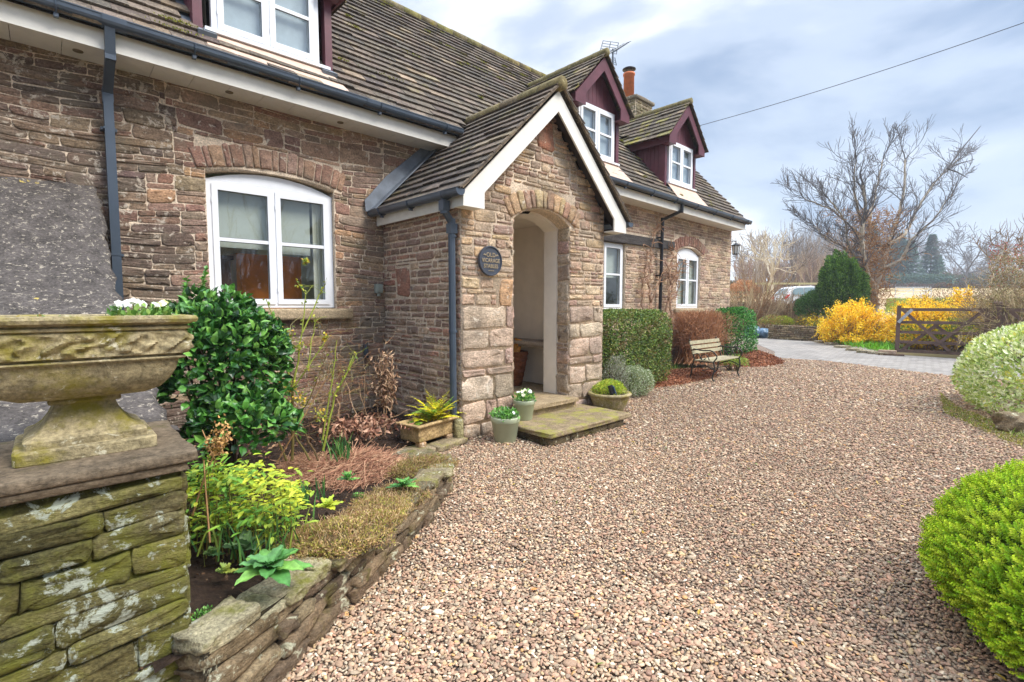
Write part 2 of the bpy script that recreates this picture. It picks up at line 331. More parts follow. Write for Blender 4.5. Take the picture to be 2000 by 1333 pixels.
def block(mb, c, size, col, rot=(0, 0, 0), k=6, jit=.06, e=.28, n=5, m=0):
    "rounded rough cuboid"
    g = np.linspace(-1, 1, n); V = []; F = []; idx = {}
    def vid(p):
        key = tuple(np.round(p, 4))
        if key not in idx: idx[key] = len(V); V.append(p)
        return idx[key]
    for ax in range(3):
        for sgn in (-1, 1):
            for i in range(n-1):
                for j in range(n-1):
                    q = []
                    for a, b in ((g[i], g[j]), (g[i+1], g[j]), (g[i+1], g[j+1]), (g[i], g[j+1])):
                        p = np.zeros(3); p[ax] = sgn; p[(ax+1) % 3] = a; p[(ax+2) % 3] = b; q.append(vid(p))
                    F.append(q if sgn > 0 else q[::-1])
    V = np.array(V, dtype=float)
    s = np.array(size, dtype=float)/2; r = min(s)*e*2
    L = V*s; inner = np.sign(L)*np.maximum(np.abs(L)-r, 0) if r < min(s) else L*.6
    inner = np.clip(L, -(s-r), s-r); dlt = L-inner; ln = np.linalg.norm(dlt, axis=1)[:, None]
    L = np.where(ln > 1e-9, inner+dlt/np.maximum(ln, 1e-9)*np.minimum(ln, r), L)
    ph = rng.uniform(0, 6, 9); f = 2*np.pi/np.maximum(s*2, .05)
    w_ = np.sin(L[:, 0:1]*f[0]*1.3+ph[0]+L[:, 1:2]*f[1]*.9)*np.sin(L[:, 2:3]*f[2]+ph[1]+L[:, 1:2]*f[1]*1.7)
    L = L*(1+w_*jit)+rng.normal(0, jit*min(s)*.5, L.shape)
    W = L @ np.array(Euler(rot).to_matrix()).T+np.array(list(c))
    mb.add(W, F, col, m)
def leaves(mb, P, D, Nn, L, W, cols, kind=0, curl=.15, m=0):
    "P base points, D leaf direction, Nn leaf normal, L length, W width (arrays); kind 0: 4-vert folded, 1: 8-vert"
    P = np.asarray(P, dtype=float); n = len(P)
    D = D/(np.linalg.norm(D, axis=1)[:, None]+1e-9); S = np.cross(D, Nn); S /= np.linalg.norm(S, axis=1)[:, None]+1e-9; Z = np.cross(S, D)
    L = np.broadcast_to(np.asarray(L, dtype=float), (n,))[:, None]; W = np.broadcast_to(np.asarray(W, dtype=float), (n,))[:, None]
    if kind == 0:
        V = np.stack([P, P+D*L*.45+S*W*.5+Z*L*curl*.3, P+D*L-Z*L*curl*.4, P+D*L*.45-S*W*.5+Z*L*curl*.3], 1)
        F = np.array([[0, 1, 2, -1], [0, 2, 3, -1]]); k = 4
    else:
        V = np.stack([P, P+D*L*.3+S*W*.42+Z*L*curl*.35, P+D*L*.3+Z*L*curl*.12, P+D*L*.3-S*W*.42+Z*L*curl*.35,
                      P+D*L*.68+S*W*.4+Z*L*curl*.2, P+D*L*.68-Z*L*curl*.02, P+D*L*.68-S*W*.4+Z*L*curl*.2, P+D*L-Z*L*curl*.6], 1)
        F = np.array([[0, 1, 2, -1], [0, 2, 3, -1], [1, 4, 5, 2], [2, 5, 6, 3], [4, 7, 5, -1], [5, 7, 6, -1]]); k = 8
    idx = (np.arange(n)*k)[:, None, None]; FF = np.where(F[None] >= 0, F[None]+idx, -1).reshape(-1, 4)
    mb.raw(V.reshape(-1, 3), FF, np.repeat(np.asarray(cols), k, axis=0), m)
def rdir(n):
    v = rng.normal(size=(n, 3)); return v/np.linalg.norm(v, axis=1)[:, None]
def colmix(cols, n, v=.2, clump=None):
    C = np.array(cols)[rng.integers(len(cols), size=n)]; return C*rng.uniform(1-v, 1+v, (n, 1))
def vnoise(P, s, seed=0):
    "cheap smooth value noise from summed sines"
    r = np.random.default_rng(seed); o = 0
    for k in range(5):
        d = r.normal(size=3)*s*(1+.6*k); o = o+np.sin(P @ d+r.uniform(0, 6))/(1+.5*k)
    return o/2.6
def dome(mb, c, rad, n, L, W, cols, kind=0, up=.5, shell=.25, bump_=.12, seed=1, zmin=None, flat=2., noise_s=4., colv=.2, box=False, jitter=.7, cols2=None, curl=.15, m=0, low=-.25):
    "leaves spread through the outer shell of a superellipsoid"
    D = rdir(n); D[:, 2] = np.where(D[:, 2] < low, -D[:, 2], D[:, 2]); rad = np.array(rad, dtype=float)
    if box: k = 1/((np.abs(D)**flat).sum(1))**(1/flat); Dn = D*k[:, None]
    else: Dn = D
    q = (1-shell*rng.random(n)**1.6)+bump_*vnoise(Dn*1., noise_s, seed)
    P = np.array(list(c))+Dn*rad*q[:, None]
    if zmin is not None: ok = P[:, 2] > zmin; P, D, Dn = P[ok], D[ok], Dn[ok]
    n = len(P); nd = D/rad; nd /= np.linalg.norm(nd, axis=1)[:, None]
    ld = nd*.8+rdir(n)*jitter+np.array([0, 0, up]); nn = nd+rdir(n)*.5+np.array([0, 0, .4])
    C = colmix(cols, n, colv)
    if cols2 is not None:
        f = (vnoise(Dn, noise_s*1.3, seed+5) > .3); C2 = colmix(cols2, n, colv); C = np.where(f[:, None], C2, C)
    leaves(mb, P, ld, nn, L*rng.uniform(.7, 1.3, n), W*rng.uniform(.7, 1.3, n), C, kind, curl=curl, m=m)
    return P
def twig(p, d, L, n=5, wig=.12, grav=0.):
    pts = [Vector(p)]; d = Vector(d).normalized()
    for _ in range(n):
        d = (d+Vector(rng.normal(0, wig, 3))+Vector((0, 0, grav))).normalized(); pts.append(pts[-1]+d*L/n)
    return pts, d
def grow(mb, p, d, L, r, lev, col, kids=(3, 5), spread=.6, shrink=.68, wig=.1, up=.08, n=5, rshr=.6, tips=None, sides=(7, 5, 4, 3, 3, 3), minr=.004, bend=None):
    pts, de = twig(p, d, L, n, wig, up); k = len(pts)
    rs = np.linspace(r, max(r*rshr, minr), k)
    mb.tube(pts, rs, sides[min(len(sides)-1, grow.top-lev)], col, cap=False)
    if lev == 0:
        if tips is not None: tips.append((pts[-1], de))
        return
    nk = rng.integers(kids[0], kids[1]+1)
    for i in range(nk):
        f = rng.uniform(.35, 1) if i < nk-1 else 1.
        q = f*(k-1); a = int(min(q, k-2)); b = pts[a].lerp(pts[a+1], q-a)
        dd = (de+Vector(rng.normal(0, spread, 3))).normalized() if i < nk-1 else (de+Vector(rng.normal(0, spread*.35, 3))).normalized()
        rr = max(np.interp(q, range(k), rs)*(.62 if i < nk-1 else .9), minr)
        grow(mb, b, dd, L*shrink*rng.uniform(.75, 1.2), rr, lev-1, col, kids, spread, shrink, wig, up, max(3, n-1), rshr, tips, sides, minr)
grow.top = 5
A3 = lambda *v: np.array(v, dtype=float)
UX, UY, UZ = A3(1, 0, 0), A3(0, 1, 0), A3(0, 0, 1)
# ================================================================== THE COTTAGE
YW = 5.75                                       # face of the long wall
XL, XR = -1.9, 13.43
def zs(x): return .011*(12-x)                    # the eaves drop a little to the far end
MR = 1.078                                      # rise of the main roof per metre
def zroof(y, x): return 3.66+MR*(y-5.40)+zs(x)
house = empty('stone_cottage', (4, 7.5, 0), 'long brown rubble stone cottage with tiled roof, purple dormers and gabled entrance porch', 'house')
WF = (A3(0, YW, 0), UX, UZ, -UY)
win_near = (1.22, 2.53, 1.40, 2.86); win_f1 = (7.80, 8.52, 1.36, 2.68); win_f2 = (10.58, 11.72, 1.38, 2.80)
def arc_pts(xa, xb, z0, rise, n=14):
    hw = (xb-xa)/2; r = (hw*hw+rise*rise)/(2*rise); cx = (xa+xb)/2; cz = z0+rise-r; a = math.asin(hw/r)
    return [(cx+r*math.sin(t), cz+r*math.cos(t)) for t in np.linspace(-a, a, n)], (cx, cz, r, a)
def voussoirs(mb, fr, xa, xb, z0, rise, ht, n, P, d=.02, depth=None):
    _, (cx, cz, r, a) = arc_pts(xa, xb, z0, rise); a *= 1.04
    e = np.linspace(-a, a, n+1)+np.concatenate([[0], rng.normal(0, a*.018, n-1), [0]])
    for i in range(n):
        t0, t1 = e[i]+.004/r*1.2, e[i+1]-.004/r*1.2; H = ht*rng.uniform(.9, 1.06)
        q = []
        for t, rr in ((t0, r), ((t0+t1)/2, r), (t1, r), (t1, r+H*.5), (t1, r+H*.95), ((t0+t1)/2, r+H), (t0, r+H*.95), (t0, r+H*.5)):
            q.append((cx+rr*math.sin(t)+rng.normal(0, .002), cz+rr*math.cos(t)+rng.normal(0, .003)))
        q = np.array(q); c = q.mean(0); q = c+(q-c)*.97
        stone(mb, fr, c[0]-.04, c[0]+.04, c[1]-.1, c[1]+.1, d, pal(P, .1), poly=q[::-1] if False else q)
# wall core with openings (mortar), then stones
wall = MB()
def panel_with_holes(mb, x0, x1, z0, z1, holes, y, m=1):
    xs = sorted({x0, x1, *[h[0] for h in holes], *[h[1] for h in holes]})
    zz = sorted({z0, z1, *[h[2] for h in holes], *[h[3] for h in holes]})
    for a, b in zip(xs, xs[1:]):
        for c, d in zip(zz, zz[1:]):
            mx_, mz = (a+b)/2, (c+d)/2
            if any(h[0] < mx_ < h[1] and h[2] < mz < h[3] for h in holes): continue
            mb.add([[a, y, c], [b, y, c], [b, y, d], [a, y, d]], [[0, 1, 2, 3]], (1, 1, 1), m)
wins = [win_near, win_f1, win_f2]
panel_with_holes(wall, XL, XR, 0, 3.75, wins, YW)
# reveals
for (a, b, c, d) in wins:
    y1 = YW+.2
    for q in ([[a, YW, c], [a, y1, c], [a, y1, d], [a, YW, d]], [[b, YW, c], [b, YW, d], [b, y1, d], [b, y1, c]], [[a, YW, d], [a, y1, d], [b, y1, d], [b, YW, d]], [[a, YW, c], [b, YW, c], [b, y1, c], [a, y1, c]]):
        wall.add(q, [[0, 1, 2, 3]], (1, 1, 1), 1)
# the arch spandrels above the two arched windows
for (a, b, c, d), z0, rise in ((win_near, 2.77, .09), (win_f2, 2.66, .14)):
    pts, _ = arc_pts(a, b, z0, rise, 14)
    wall.prism([(a, d+.01)]+pts+[(b, d+.01)], (0, YW+.15, 0), UX, UZ, -UY, .149, srgb(150, 110, 92), 1)
# end wall and back of the house; back openings are added to light the rooms
wall.add([[XR, YW, 0], [XR, 10.7, 0], [XR, 10.7, 3.7], [XR, YW, 3.7]], [[0, 1, 2, 3]], (1, 1, 1), 1)
wall.add([[XR, YW, 3.6], [XR, 10.7, 3.6], [XR, 8.22, 6.7]], [[0, 1, 2]], (1, 1, 1), 1)
wall.add([[XL, 10.7, 0], [XL, YW, 0], [XL, YW, 3.7], [XL, 8.22, 6.8], [XL, 10.7, 3.7]], [[0, 1, 2, 4], ], (1, 1, 1), 1)
panel_with_holes(wall, XL, XR, 0, 3.7, [(1.0, 2.9, .9, 2.4), (7.5, 9.1, .9, 2.4), (10.2, 12.2, .9, 2.4)], 10.7)
ZN = 2.77
arch1 = [(1.10+i*0.165, 1.10+(i+1)*.165, 2.70, 3.16+.02*(1-abs(i-4.5)/4.5)-.02) for i in range(10)]
holes = wins+[(1.14, 2.63, 2.80, 3.11)]+[(10.42, 11.9, 2.72, 3.06)]+[(7.62, 10.42, 2.66, 2.90)]
wobf = lambda u, v: .018*np.sin(u*2.3+v*1.7)+.012*np.sin(u*5.1+v*3+1)
z_ = 0.
while z_ < 3.6:
    z2 = min(z_+rng.uniform(.13, .34), 3.65); b_ = rng.uniform(.72, 1.12)
    if 3.65-z2 < .1: z2 = 3.65
    rubble(wall, WF, XL, b_, z_, z2, holes, P=PAL_OLD, h=(.045, .15), wd=(.16, .62), gap=.0025, d=(.003, .018), wob=wobf, thin=.6, m=2)
    rubble(wall, WF, b_, 3.18, z_, z2, holes, P=PAL, h=(.06, .15), wd=(.12, .42), gap=.004, wob=wobf, d=(.003, .012)); z_ = z2
rubble(wall, WF, 5.6, XR, .0, 3.62, holes, P=PAL_PORCH[:9]+PAL[:4], h=(.05, .12), wd=(.12, .36), gap=.005, d=(.003, .012))
rubble(wall, WF, 3.18, 5.6, 2.6, 3.62, (), h=(.06, .13), wd=(.12, .36), d=(.004, .016))
RED = [srgb(*c) for c in ((160, 124, 104), (148, 112, 98), (172, 138, 112), (140, 116, 102), (156, 132, 114), (180, 146, 116))]
voussoirs(wall, WF, 1.17, 2.60, 2.80, .10, .23, 17, RED)
voussoirs(wall, WF, 10.50, 11.82, 2.68, .16, .25, 17, [srgb(156, 116, 98), srgb(146, 106, 92), srgb(166, 126, 104)])
EWF = (A3(XR, YW, 0), UY, UZ, UX)
rubble(wall, EWF, 0, 4.9, 0, 3.6, (), h=(.07, .14), wd=(.2, .45), P=PAL_PORCH)
wall.build('wall', [M['wall'], M['mortar'], M['wall_old']], house, smooth=True)
# arched brick lintel soffits follow the window heads: handled by the window frames below

M['seal'] = plain('glazing_seal', srgb(96, 100, 104), .6, bs=0)
def window(parent, xa, xb, za, zb, y, arch=0., mull=1, trans=None, fw=.055, name='window', sill=None, gm='glass', depth=.07, head=None):
    "white casement window with panes as sub-part; arched infill above when arch > 0"
    f = MB(); zt = head if head else zb; fy = y
    def fr(a, b, c, d, wdt, y0, y1):
        f.box((a, y0, c), (b, y1, c+wdt)); f.box((a, y0, d-wdt), (b, y1, d)); f.box((a, y0, c+wdt), (a+wdt, y1, d-wdt)); f.box((b-wdt, y0, c+wdt), (b, y1, d-wdt))
    fr(xa, xb, za, zt, fw, fy, fy+depth)
    n = mull+1; xs = np.linspace(xa+fw*.75, xb-fw*.75, n+1)
    if mull:
        for x in xs[1:-1]: f.box((x-.014, fy-.003, za+fw), (x+.014, fy+depth, zt-fw))
    tz = trans if trans else (za+zt)/2
    for a, b in zip(xs, xs[1:]):
        a += .012; b -= .012
        fr(a, b, za+fw*.7, zt-fw*.7, .055, fy-.014, fy+.05)
        f.box((a+.055, fy-.008, tz-.018), (b-.055, fy+.03, tz+.018))
        for c_, d_ in ((za+fw*.7+.055, tz-.018), (tz+.018, zt-fw*.7-.055)):
            e_ = .0055; x0, x1 = a+.055, b-.055
            for q in (((x0, c_), (x1, c_+e_)), ((x0, d_-e_), (x1, d_)), ((x0, c_+e_), (x0+e_, d_-e_)), ((x1-e_, c_+e_), (x1, d_-e_))): f.box((q[0][0], fy+.004, q[0][1]), (q[1][0], fy+.012, q[1][1]), (1, 1, 1), 1)
        for hz_ in (za+fw*.7+.16, zt-fw*.7-.16): f.box((a-.004, fy-.018, hz_-.03), (a+.006, fy-.014, hz_+.03), (1, 1, 1), 0)
    if arch:
        pts, _ = arc_pts(xa, xb, zt+.002, arch, 12)
        f.prism([(xa, zt+.002)]+pts[1:-1]+[(xb, zt+.002)] if True else pts, (0, fy+.05, 0), UX, UZ, -UY, .045)
    fo = f.build(name, [M['white'], M['seal']], parent)
    g = MB(); g.add([[xa+fw, fy+.025, za+fw], [xb-fw, fy+.025, za+fw], [xb-fw, fy+.025, zt-fw], [xa+fw, fy+.025, zt-fw]], [[0, 1, 2, 3]])
    go = g.build('pane', M[gm], fo if parent is house else parent)
    return fo
# near window: the frame head is flat, a white arched infill sits over it
wn = window(house, 1.225, 2.525, 1.425, 2.72, YW+.055, arch=.125, trans=2.13)
for (a, b, c, d) in (win_f1, ): window(house, a+.02, b-.02, c+.02, d-.015, YW+.05, mull=0, trans=2.06)
wf2 = window(house, 10.59, 11.71, 1.39, 2.62, YW+.05, arch=.17, trans=2.05)
s = MB(); 
def slab(mb, a, b, col, m=0, e=.012):
    c = [(a[i]+b[i])/2 for i in range(3)]; block(mb, c, [b[i]-a[i] for i in range(3)], col, e=.06, jit=.004, n=5, m=m)
slab(s, (1.12, YW-.085, 1.285), (2.70, YW+.06, 1.415), srgb(176, 156, 126)); s.build('sill', stone_mat('sill_stone', var=(.7, 1.25), bs=.5), wn, smooth=True)
s = MB(); slab(s, (10.45, YW-.07, 1.27), (11.85, YW+.05, 1.375), srgb(176, 156, 126)); s.build('sill', bpy.data.materials['sill_stone'], wf2, smooth=True)
# lintel beams
s = MB(); block(s, (9.0, YW-.005, 2.775), (2.76, .1, .19), (1, 1, 1), (0, R(-.2), 0), e=.12, jit=.01, n=9); s.build('lintel', M['timber'], house)
# rooms behind the windows
def room(mb, a, b, za, zb, y0, y1, col, m=0):
    V = [[a, y0, za], [b, y0, za], [b, y1, za], [a, y1, za], [a, y0, zb], [b, y0, zb], [b, y1, zb], [a, y1, zb]]
    mb.add(V, [[0, 1, 2, 3], [4, 7, 6, 5], [0, 3, 7, 4], [1, 5, 6, 2]]+([[3, 2, 6, 7]] if y1 < 10 else []), col, m)  # deep rooms stay open at the back, lit by the added openings
rpl = plain('room_plaster', srgb(190, 196, 176), .9, var=.04, bs=0)
for a_, b_ in ((.6, 3.1), (7.2, 9.3), (9.8, 12.6)): rm = MB(); room(rm, a_, b_, .3, 2.95, YW+.2, 10.69, (1, 1, 1)); rm.build('room_lining', rpl, house)
blm = plain('blind_fabric', srgb(170, 176, 164), .9, var=.04, bs=0)
b = MB(); b.box((1.86, YW+.16, 2.03), (2.30, YW+.17, 2.75)); b.box((1.28, YW+.16, 2.06), (1.85, YW+.165, 2.75)); b.build('roller_blind', blm, wn)
b = MB(); 
for k in range(7): x = 2.33+k*.026; b.box((x, YW+.15+.012*(k % 2), 1.45), (x+.026, YW+.17+.012*(k % 2), 2.75))
b.build('curtain', plain('curtain_cloth', srgb(196, 196, 176), .9, var=.05, bs=0), wn)
b = MB(); b.box((7.86, YW+.16, 2.0), (8.46, YW+.17, 2.66)); b.build('roller_blind', blm, house)
pcm = plain('pale_curtain', srgb(176, 182, 168), .9, var=.12, bs=0, scale=5)
for xa_ in (10.66, 11.22): b = MB(); b.box((xa_, YW+.14, 1.45), (xa_+.42, YW+.15, 2.66)); b.build('curtain', pcm, wf2)
t = empty('wooden_cupboard', (1.7, 6.6, .3), 'orange brown wooden cupboard seen through the lower left panes of the near window', 'cupboard')
b = MB(); b.box((1.62, 6.35, .3), (2.35, 6.9, 2.05)); b.build('carcass', plain('polished_pine', srgb(226, 140, 54), .35, var=.3, bs=.05, scale=3), t)
b = MB(); b.box((1.66, 6.33, .4), (1.98, 6.348, 1.98)); b.build('door', plain('polished_pine_door', srgb(214, 126, 44), .3, var=.3, bs=.05, scale=3), t)
b = MB(); b.box((2.01, 6.33, .4), (2.31, 6.348, 1.98)); b.build('door', bpy.data.materials['polished_pine_door'], t)
t = MB(); t.box((.75, 6.1, .3), (1.5, 6.6, 1.95)); t.box((.72, 6.08, 1.95), (1.53, 6.62, 1.99)); tag(t.build('dark_bookcase', plain('dark_wood', srgb(66, 44, 34), .4)), 'dark wooden bookcase standing inside behind the near window', 'bookcase')

# ------------------------------------------------------------------ roofs
TILE = [srgb(*c) for c in ((100, 90, 79), (90, 82, 73), (108, 97, 85), (80, 75, 70), (112, 101, 88), (94, 85, 76), (76, 70, 65))]
TILE_L = [srgb(*c) for c in ((140, 126, 104), (128, 114, 92), (110, 98, 82))]
def tiles(mb, o, u, s, nn, x0, x1, L, skip=None, g=.165, tw=.27, t=.02, P=TILE, shear=None, off=0):
    o, u, s, nn = (np.array(list(q), dtype=float) for q in (o, u, s, nn)); nc = int(L/g)+1
    Vs = []; Cs = []
    for k in range(nc):
        s0 = k*g; x = x0-(k % 2)*tw/2-off
        while x < x1:
            a, b = max(x, x0)+.0015, min(x+tw, x1)-.0015; x += tw
            if b-a < .02: continue
            s1 = min(s0+g+.03, L)
            if skip and skip((a+b)/2, (s0+min(s1, s0+g))/2): continue
            ds = rng.normal(0, .005); dt = abs(rng.normal(0, .005)); r_ = rng.normal(0, .004)
            if rng.random() < .012: ds -= rng.uniform(.015, .04)
            q = []
            for (uu, ss, h) in ((a, s0+ds, 2*t+dt), (b, s0+ds+r_, 2*t+dt+rng.normal(0, .002)), (b, s1, t*.6), (a, s1, t*.6),
                                (a, s0+ds, t+dt*.5), (b, s0+ds+r_, t+dt*.5), (b, s1, 0), (a, s1, 0)):
                p = o+u*uu+s*ss+nn*h
                if shear: p[2] += shear(uu)
                q.append(p)
            Vs.append(q); c = pal(P, .16)
            if rng.random() < .06: c = pal(TILE_L, .15)
            Cs.append(c)
    n = len(Vs)
    if not n: return
    V = np.array(Vs).reshape(-1, 3); F = np.array([[0, 1, 2, 3], [4, 7, 6, 5], [0, 4, 5, 1], [1, 5, 6, 2], [3, 2, 6, 7], [0, 3, 7, 4]])
    FF = (F[None]+(np.arange(n)*8)[:, None, None]).reshape(-1, 4); mb.add(V, FF, np.repeat(np.array(Cs), 8, 0))
DORM = [1.85, 7.48, 10.57]; DW = .68
cosr = 1/math.sqrt(1+MR*MR); sinr = MR*cosr
def skip_main(x, s):
    y = 5.30+s*cosr; z = 3.56+s*sinr
    for c in DORM:
        if abs(x-c) < DW-.03 and y > 5.66 and z < 5.1: return True
        if abs(x-c) < .80 and z > 4.95 and z < 5.05+(.85-abs(x-c))*1.035: return True
    # porch roof passes through here
    zp = 4.03-abs(x-4.46)*.98
    if z < zp+.02 and y < 6.2: return True
    return False
roof = MB(); LR = (8.22-5.30)/cosr
tiles(roof, (0, 5.30, 3.552), UX, (0, cosr, sinr), (0, -sinr, cosr), XL, 13.52, LR, skip_main, shear=lambda x: zs(x))
# under-felt plane, back slope
bk = [[XL, 5.32, 3.55+zs(XL)], [13.5, 5.32, 3.55+zs(13.5)], [13.5, 8.22, 3.55+MR*2.92+zs(13.5)], [XL, 8.22, 3.55+MR*2.92+zs(XL)]]
roof.add(bk, [[0, 1, 2, 3]], srgb(60, 52, 46))
roof.add([[XL, 8.22, 6.70+zs(XL)], [13.5, 8.22, 6.70+zs(13.5)], [13.5, 11.1, 3.6], [XL, 11.1, 3.6]], [[0, 1, 2, 3]], srgb(90, 80, 70))
ro = roof.build('roof', M['tile'], house)
ms_ = MB(); n = 90
for _ in range(n):
    x = rng.uniform(0, 13.3); s_ = LR*(1-rng.random()**2.2*.95) if rng.random() < .65 else rng.uniform(0, LR)
    if skip_main(x, s_): continue
    s_ = round(s_/.165)*.165; k = rng.integers(20, 90); P_ = np.array([x, 5.30+s_*cosr, 3.552+s_*sinr+zs(x)])+np.array([0, -sinr, cosr])*.042; r_ = rng.uniform(.02, .09)
    P_ = P_+rng.normal(0, 1, (k, 1))*r_*UX+rng.normal(0, .012, (k, 1))*A3(0, cosr, sinr)+rng.random((k, 1))*.012*A3(0, -sinr, cosr); leaves(ms_, P_, rdir(k)+[0, -.4, .8], rdir(k), .022, .012, colmix([srgb(128, 128, 44), srgb(104, 108, 40), srgb(150, 146, 60)], k), 0)
ms_.build('moss', M['matte'], ro)
rd = MB(); x = XL
while x < 13.5:
    a = x; b_ = x+.36; z = 6.735+zs((a+b_)/2)+rng.normal(0, .004)
    rd.tube([(a, 8.22, z-.03+zs(a)-zs((a+b_)/2)), (b_, 8.22, z-.03+zs(b_)-zs((a+b_)/2))], .085, 10, pal([srgb(120, 112, 70), srgb(110, 100, 80), srgb(128, 122, 66)])); x += .362
rd.build('ridge', M['tile_moss'], ro, smooth=True)
# eaves: fascia, soffit, gutter in two runs either side of the porch
def shr(ob): 
    for v in ob.data.vertices: v.co.z += zs(v.co.x)
    return ob
for k, (a, b) in enumerate(((XL, 4.06), (4.9, 13.36))):
    f = MB(); f.box((a, 5.37, 3.415), (b, 5.395, 3.60), (1, 1, 1)); shr(f.build('fascia', M['cream'], house))
    f = MB()
    x = a
    while x < b-.01:
        e_ = min(x+.3, b); f.box((x+.002, 5.397, 3.425), (e_-.002, YW-.006, 3.437)); x = e_
    shr(f.build('soffit', M['cream'], house))
vg = plain('vent_grille', srgb(120, 108, 84), .7)
for xx in (.3, 1.42, 2.55): f = MB(); f.lathe([(.0, -.004), (.035, -.004), (.035, .004)], (xx, 5.57, 3.423+zs(xx)), 16); f.build('soffit_vent', vg, house)
def gutter(parent, p, q, r=.062, mat='gut', brackets=.9, joints=(), name='gutter', endcap=(True, True)):
    "half-round-ish gutter trough along p-q, open side up"
    p = Vector(p); q = Vector(q); d = (q-p).normalized(); sx = Vector((0, 0, 1)).cross(d).normalized(); up = d.cross(sx)
    g = MB(); prof = []
    for a in np.linspace(0, math.pi, 11): prof.append((math.cos(a)*r, -abs(math.sin(a))**.7*r*1.15))
    pin = [(x*.9, z*.9+.002) for x, z in prof[::-1]]; lip = [(r*1.08, .0), (r*1.08, .008), (r*.9, .008)]
    pr = [(-r*1.08, 0)]+[(-x, z) for x, z in prof]+lip[:1]+lip[1:]+pin+[(-r*.9, .008), (-r*1.08, .008)]
    L = (q-p).length; n = len(pr)
    V = [list(p+sx*x+up*z) for x, z in pr]+[list(q+sx*x+up*z) for x, z in pr]
    g.add(V, [[i, (i+1) % n, (i+1) % n+n, i+n] for i in range(n)])
    for e_, on in ((0, endcap[0]), (1, endcap[1])):
        if on:
            c = p if e_ == 0 else q; g.prism([(-x, z) for x, z in prof], c, sx, up, d, .012 if e_ else -.012)
    k = int(L/brackets)
    for i in range(k+1):
        c = p+d*(.25+i*(L-.5)/max(k, 1)); rr = r*1.12
        pts = [c+sx*(-math.cos(a)*rr)+up*(-abs(math.sin(a))**.7*rr*1.15) for a in np.linspace(0, math.pi, 9)]
        g.tube([list(x) for x in pts], .007, 5); g.box(*[tuple(map(min, *[tuple(c+sx*s_*.02+up*z_+d*e_) for s_ in (-1, 1) for z_ in (-r*1.3, -r*1.75) for e_ in (-.015, .015)])), tuple(map(max, *[tuple(c+sx*s_*.02+up*z_+d*e_) for s_ in (-1, 1) for z_ in (-r*1.3, -r*1.75) for e_ in (-.015, .015)]))])
    for jx in joints:
        c = p+d*jx; rr = r*1.1
        ppts = [(-math.cos(a)*rr, -abs(math.sin(a))**.7*rr*1.15) for a in np.linspace(0, math.pi, 11)]
        V = [list(c+sx*x+up*z+d*o) for o in (-.08, .08) for x, z in ppts]; m_ = len(ppts)
        g.add(V, [[i, i+1, i+1+m_, i+m_] for i in range(m_-1)])
    return g.build(name, M[mat], parent, smooth=False, recalc=False)
gutter(house, (XL, 5.305, 3.64+zs(XL)), (4.06, 5.305, 3.64+zs(4.06)), joints=(2.42, 4.7), endcap=(False, True))
gutter(house, (4.86, 5.305, 3.64+zs(4.86)), (13.47, 5.305, 3.64+zs(13.47)), joints=(5.05, ))
# downpipes
def pipe_square(parent, pts, wd=.062, mat='gut', clips=(), sockets=(), name='downpipe', round_=False, back=(0, 1, 0)):
    g = MB()
    for a, b_ in zip(pts, pts[1:]):
        if round_: g.tube([a, b_], wd/2, 12)
        else: g.beam(a, b_, wd, wd, up=(0, 1, 0) if abs(Vector(b_).z-Vector(a).z) > .05 else (0, 0, 1))
    for p in pts[1:-1]: 
        if round_: g.lathe([(0, -.04), (wd*.56, -.04), (wd*.56, .04), (0, .04)], p, 12)
        else: g.box([c-wd*.53 for c in p], [c+wd*.53 for c in p])
    for c in clips:
        h_ = wd*.6
        if round_: g.lathe([(wd*.52, -.014), (h_, -.014), (h_, .014), (wd*.52, .014)], c, 14)
        else: g.box((c[0]-h_, c[1]-h_, c[2]-.009), (c[0]+h_, c[1]+h_, c[2]+.009))
        g.box((c[0]-h_*1.4 if back[1] else c[0], c[1], c[2]-.012), (c[0]+h_*1.4 if back[1] else c[0]+.06, c[1]+(.08 if back[1] else h_), c[2]+.012))
    for c in sockets: g.box((c[0]-wd*.56, c[1]-wd*.56, c[2]-.05), (c[0]+wd*.56, c[1]+wd*.56, c[2]+.05))
    return g.build(name, M[mat], parent)
pipe_square(house, [(.49, 5.30, 3.72), (.49, 5.36, 3.50), (.485, 5.66, 3.30), (.48, 5.67, 1.2)], .068, clips=((.482, 5.67, 2.99), (.48, 5.67, 1.9)), sockets=((.484, 5.665, 3.26),))
pipe_square(house, [(9.93, 5.31, 3.62), (9.93, 5.32, 3.45), (9.72, 5.64, 3.28), (9.70, 5.66, .05)], .07, 'gutblack', clips=((9.70, 5.66, 2.9), (9.70, 5.66, 2.1), (9.7, 5.66, 1.2)), round_=True)

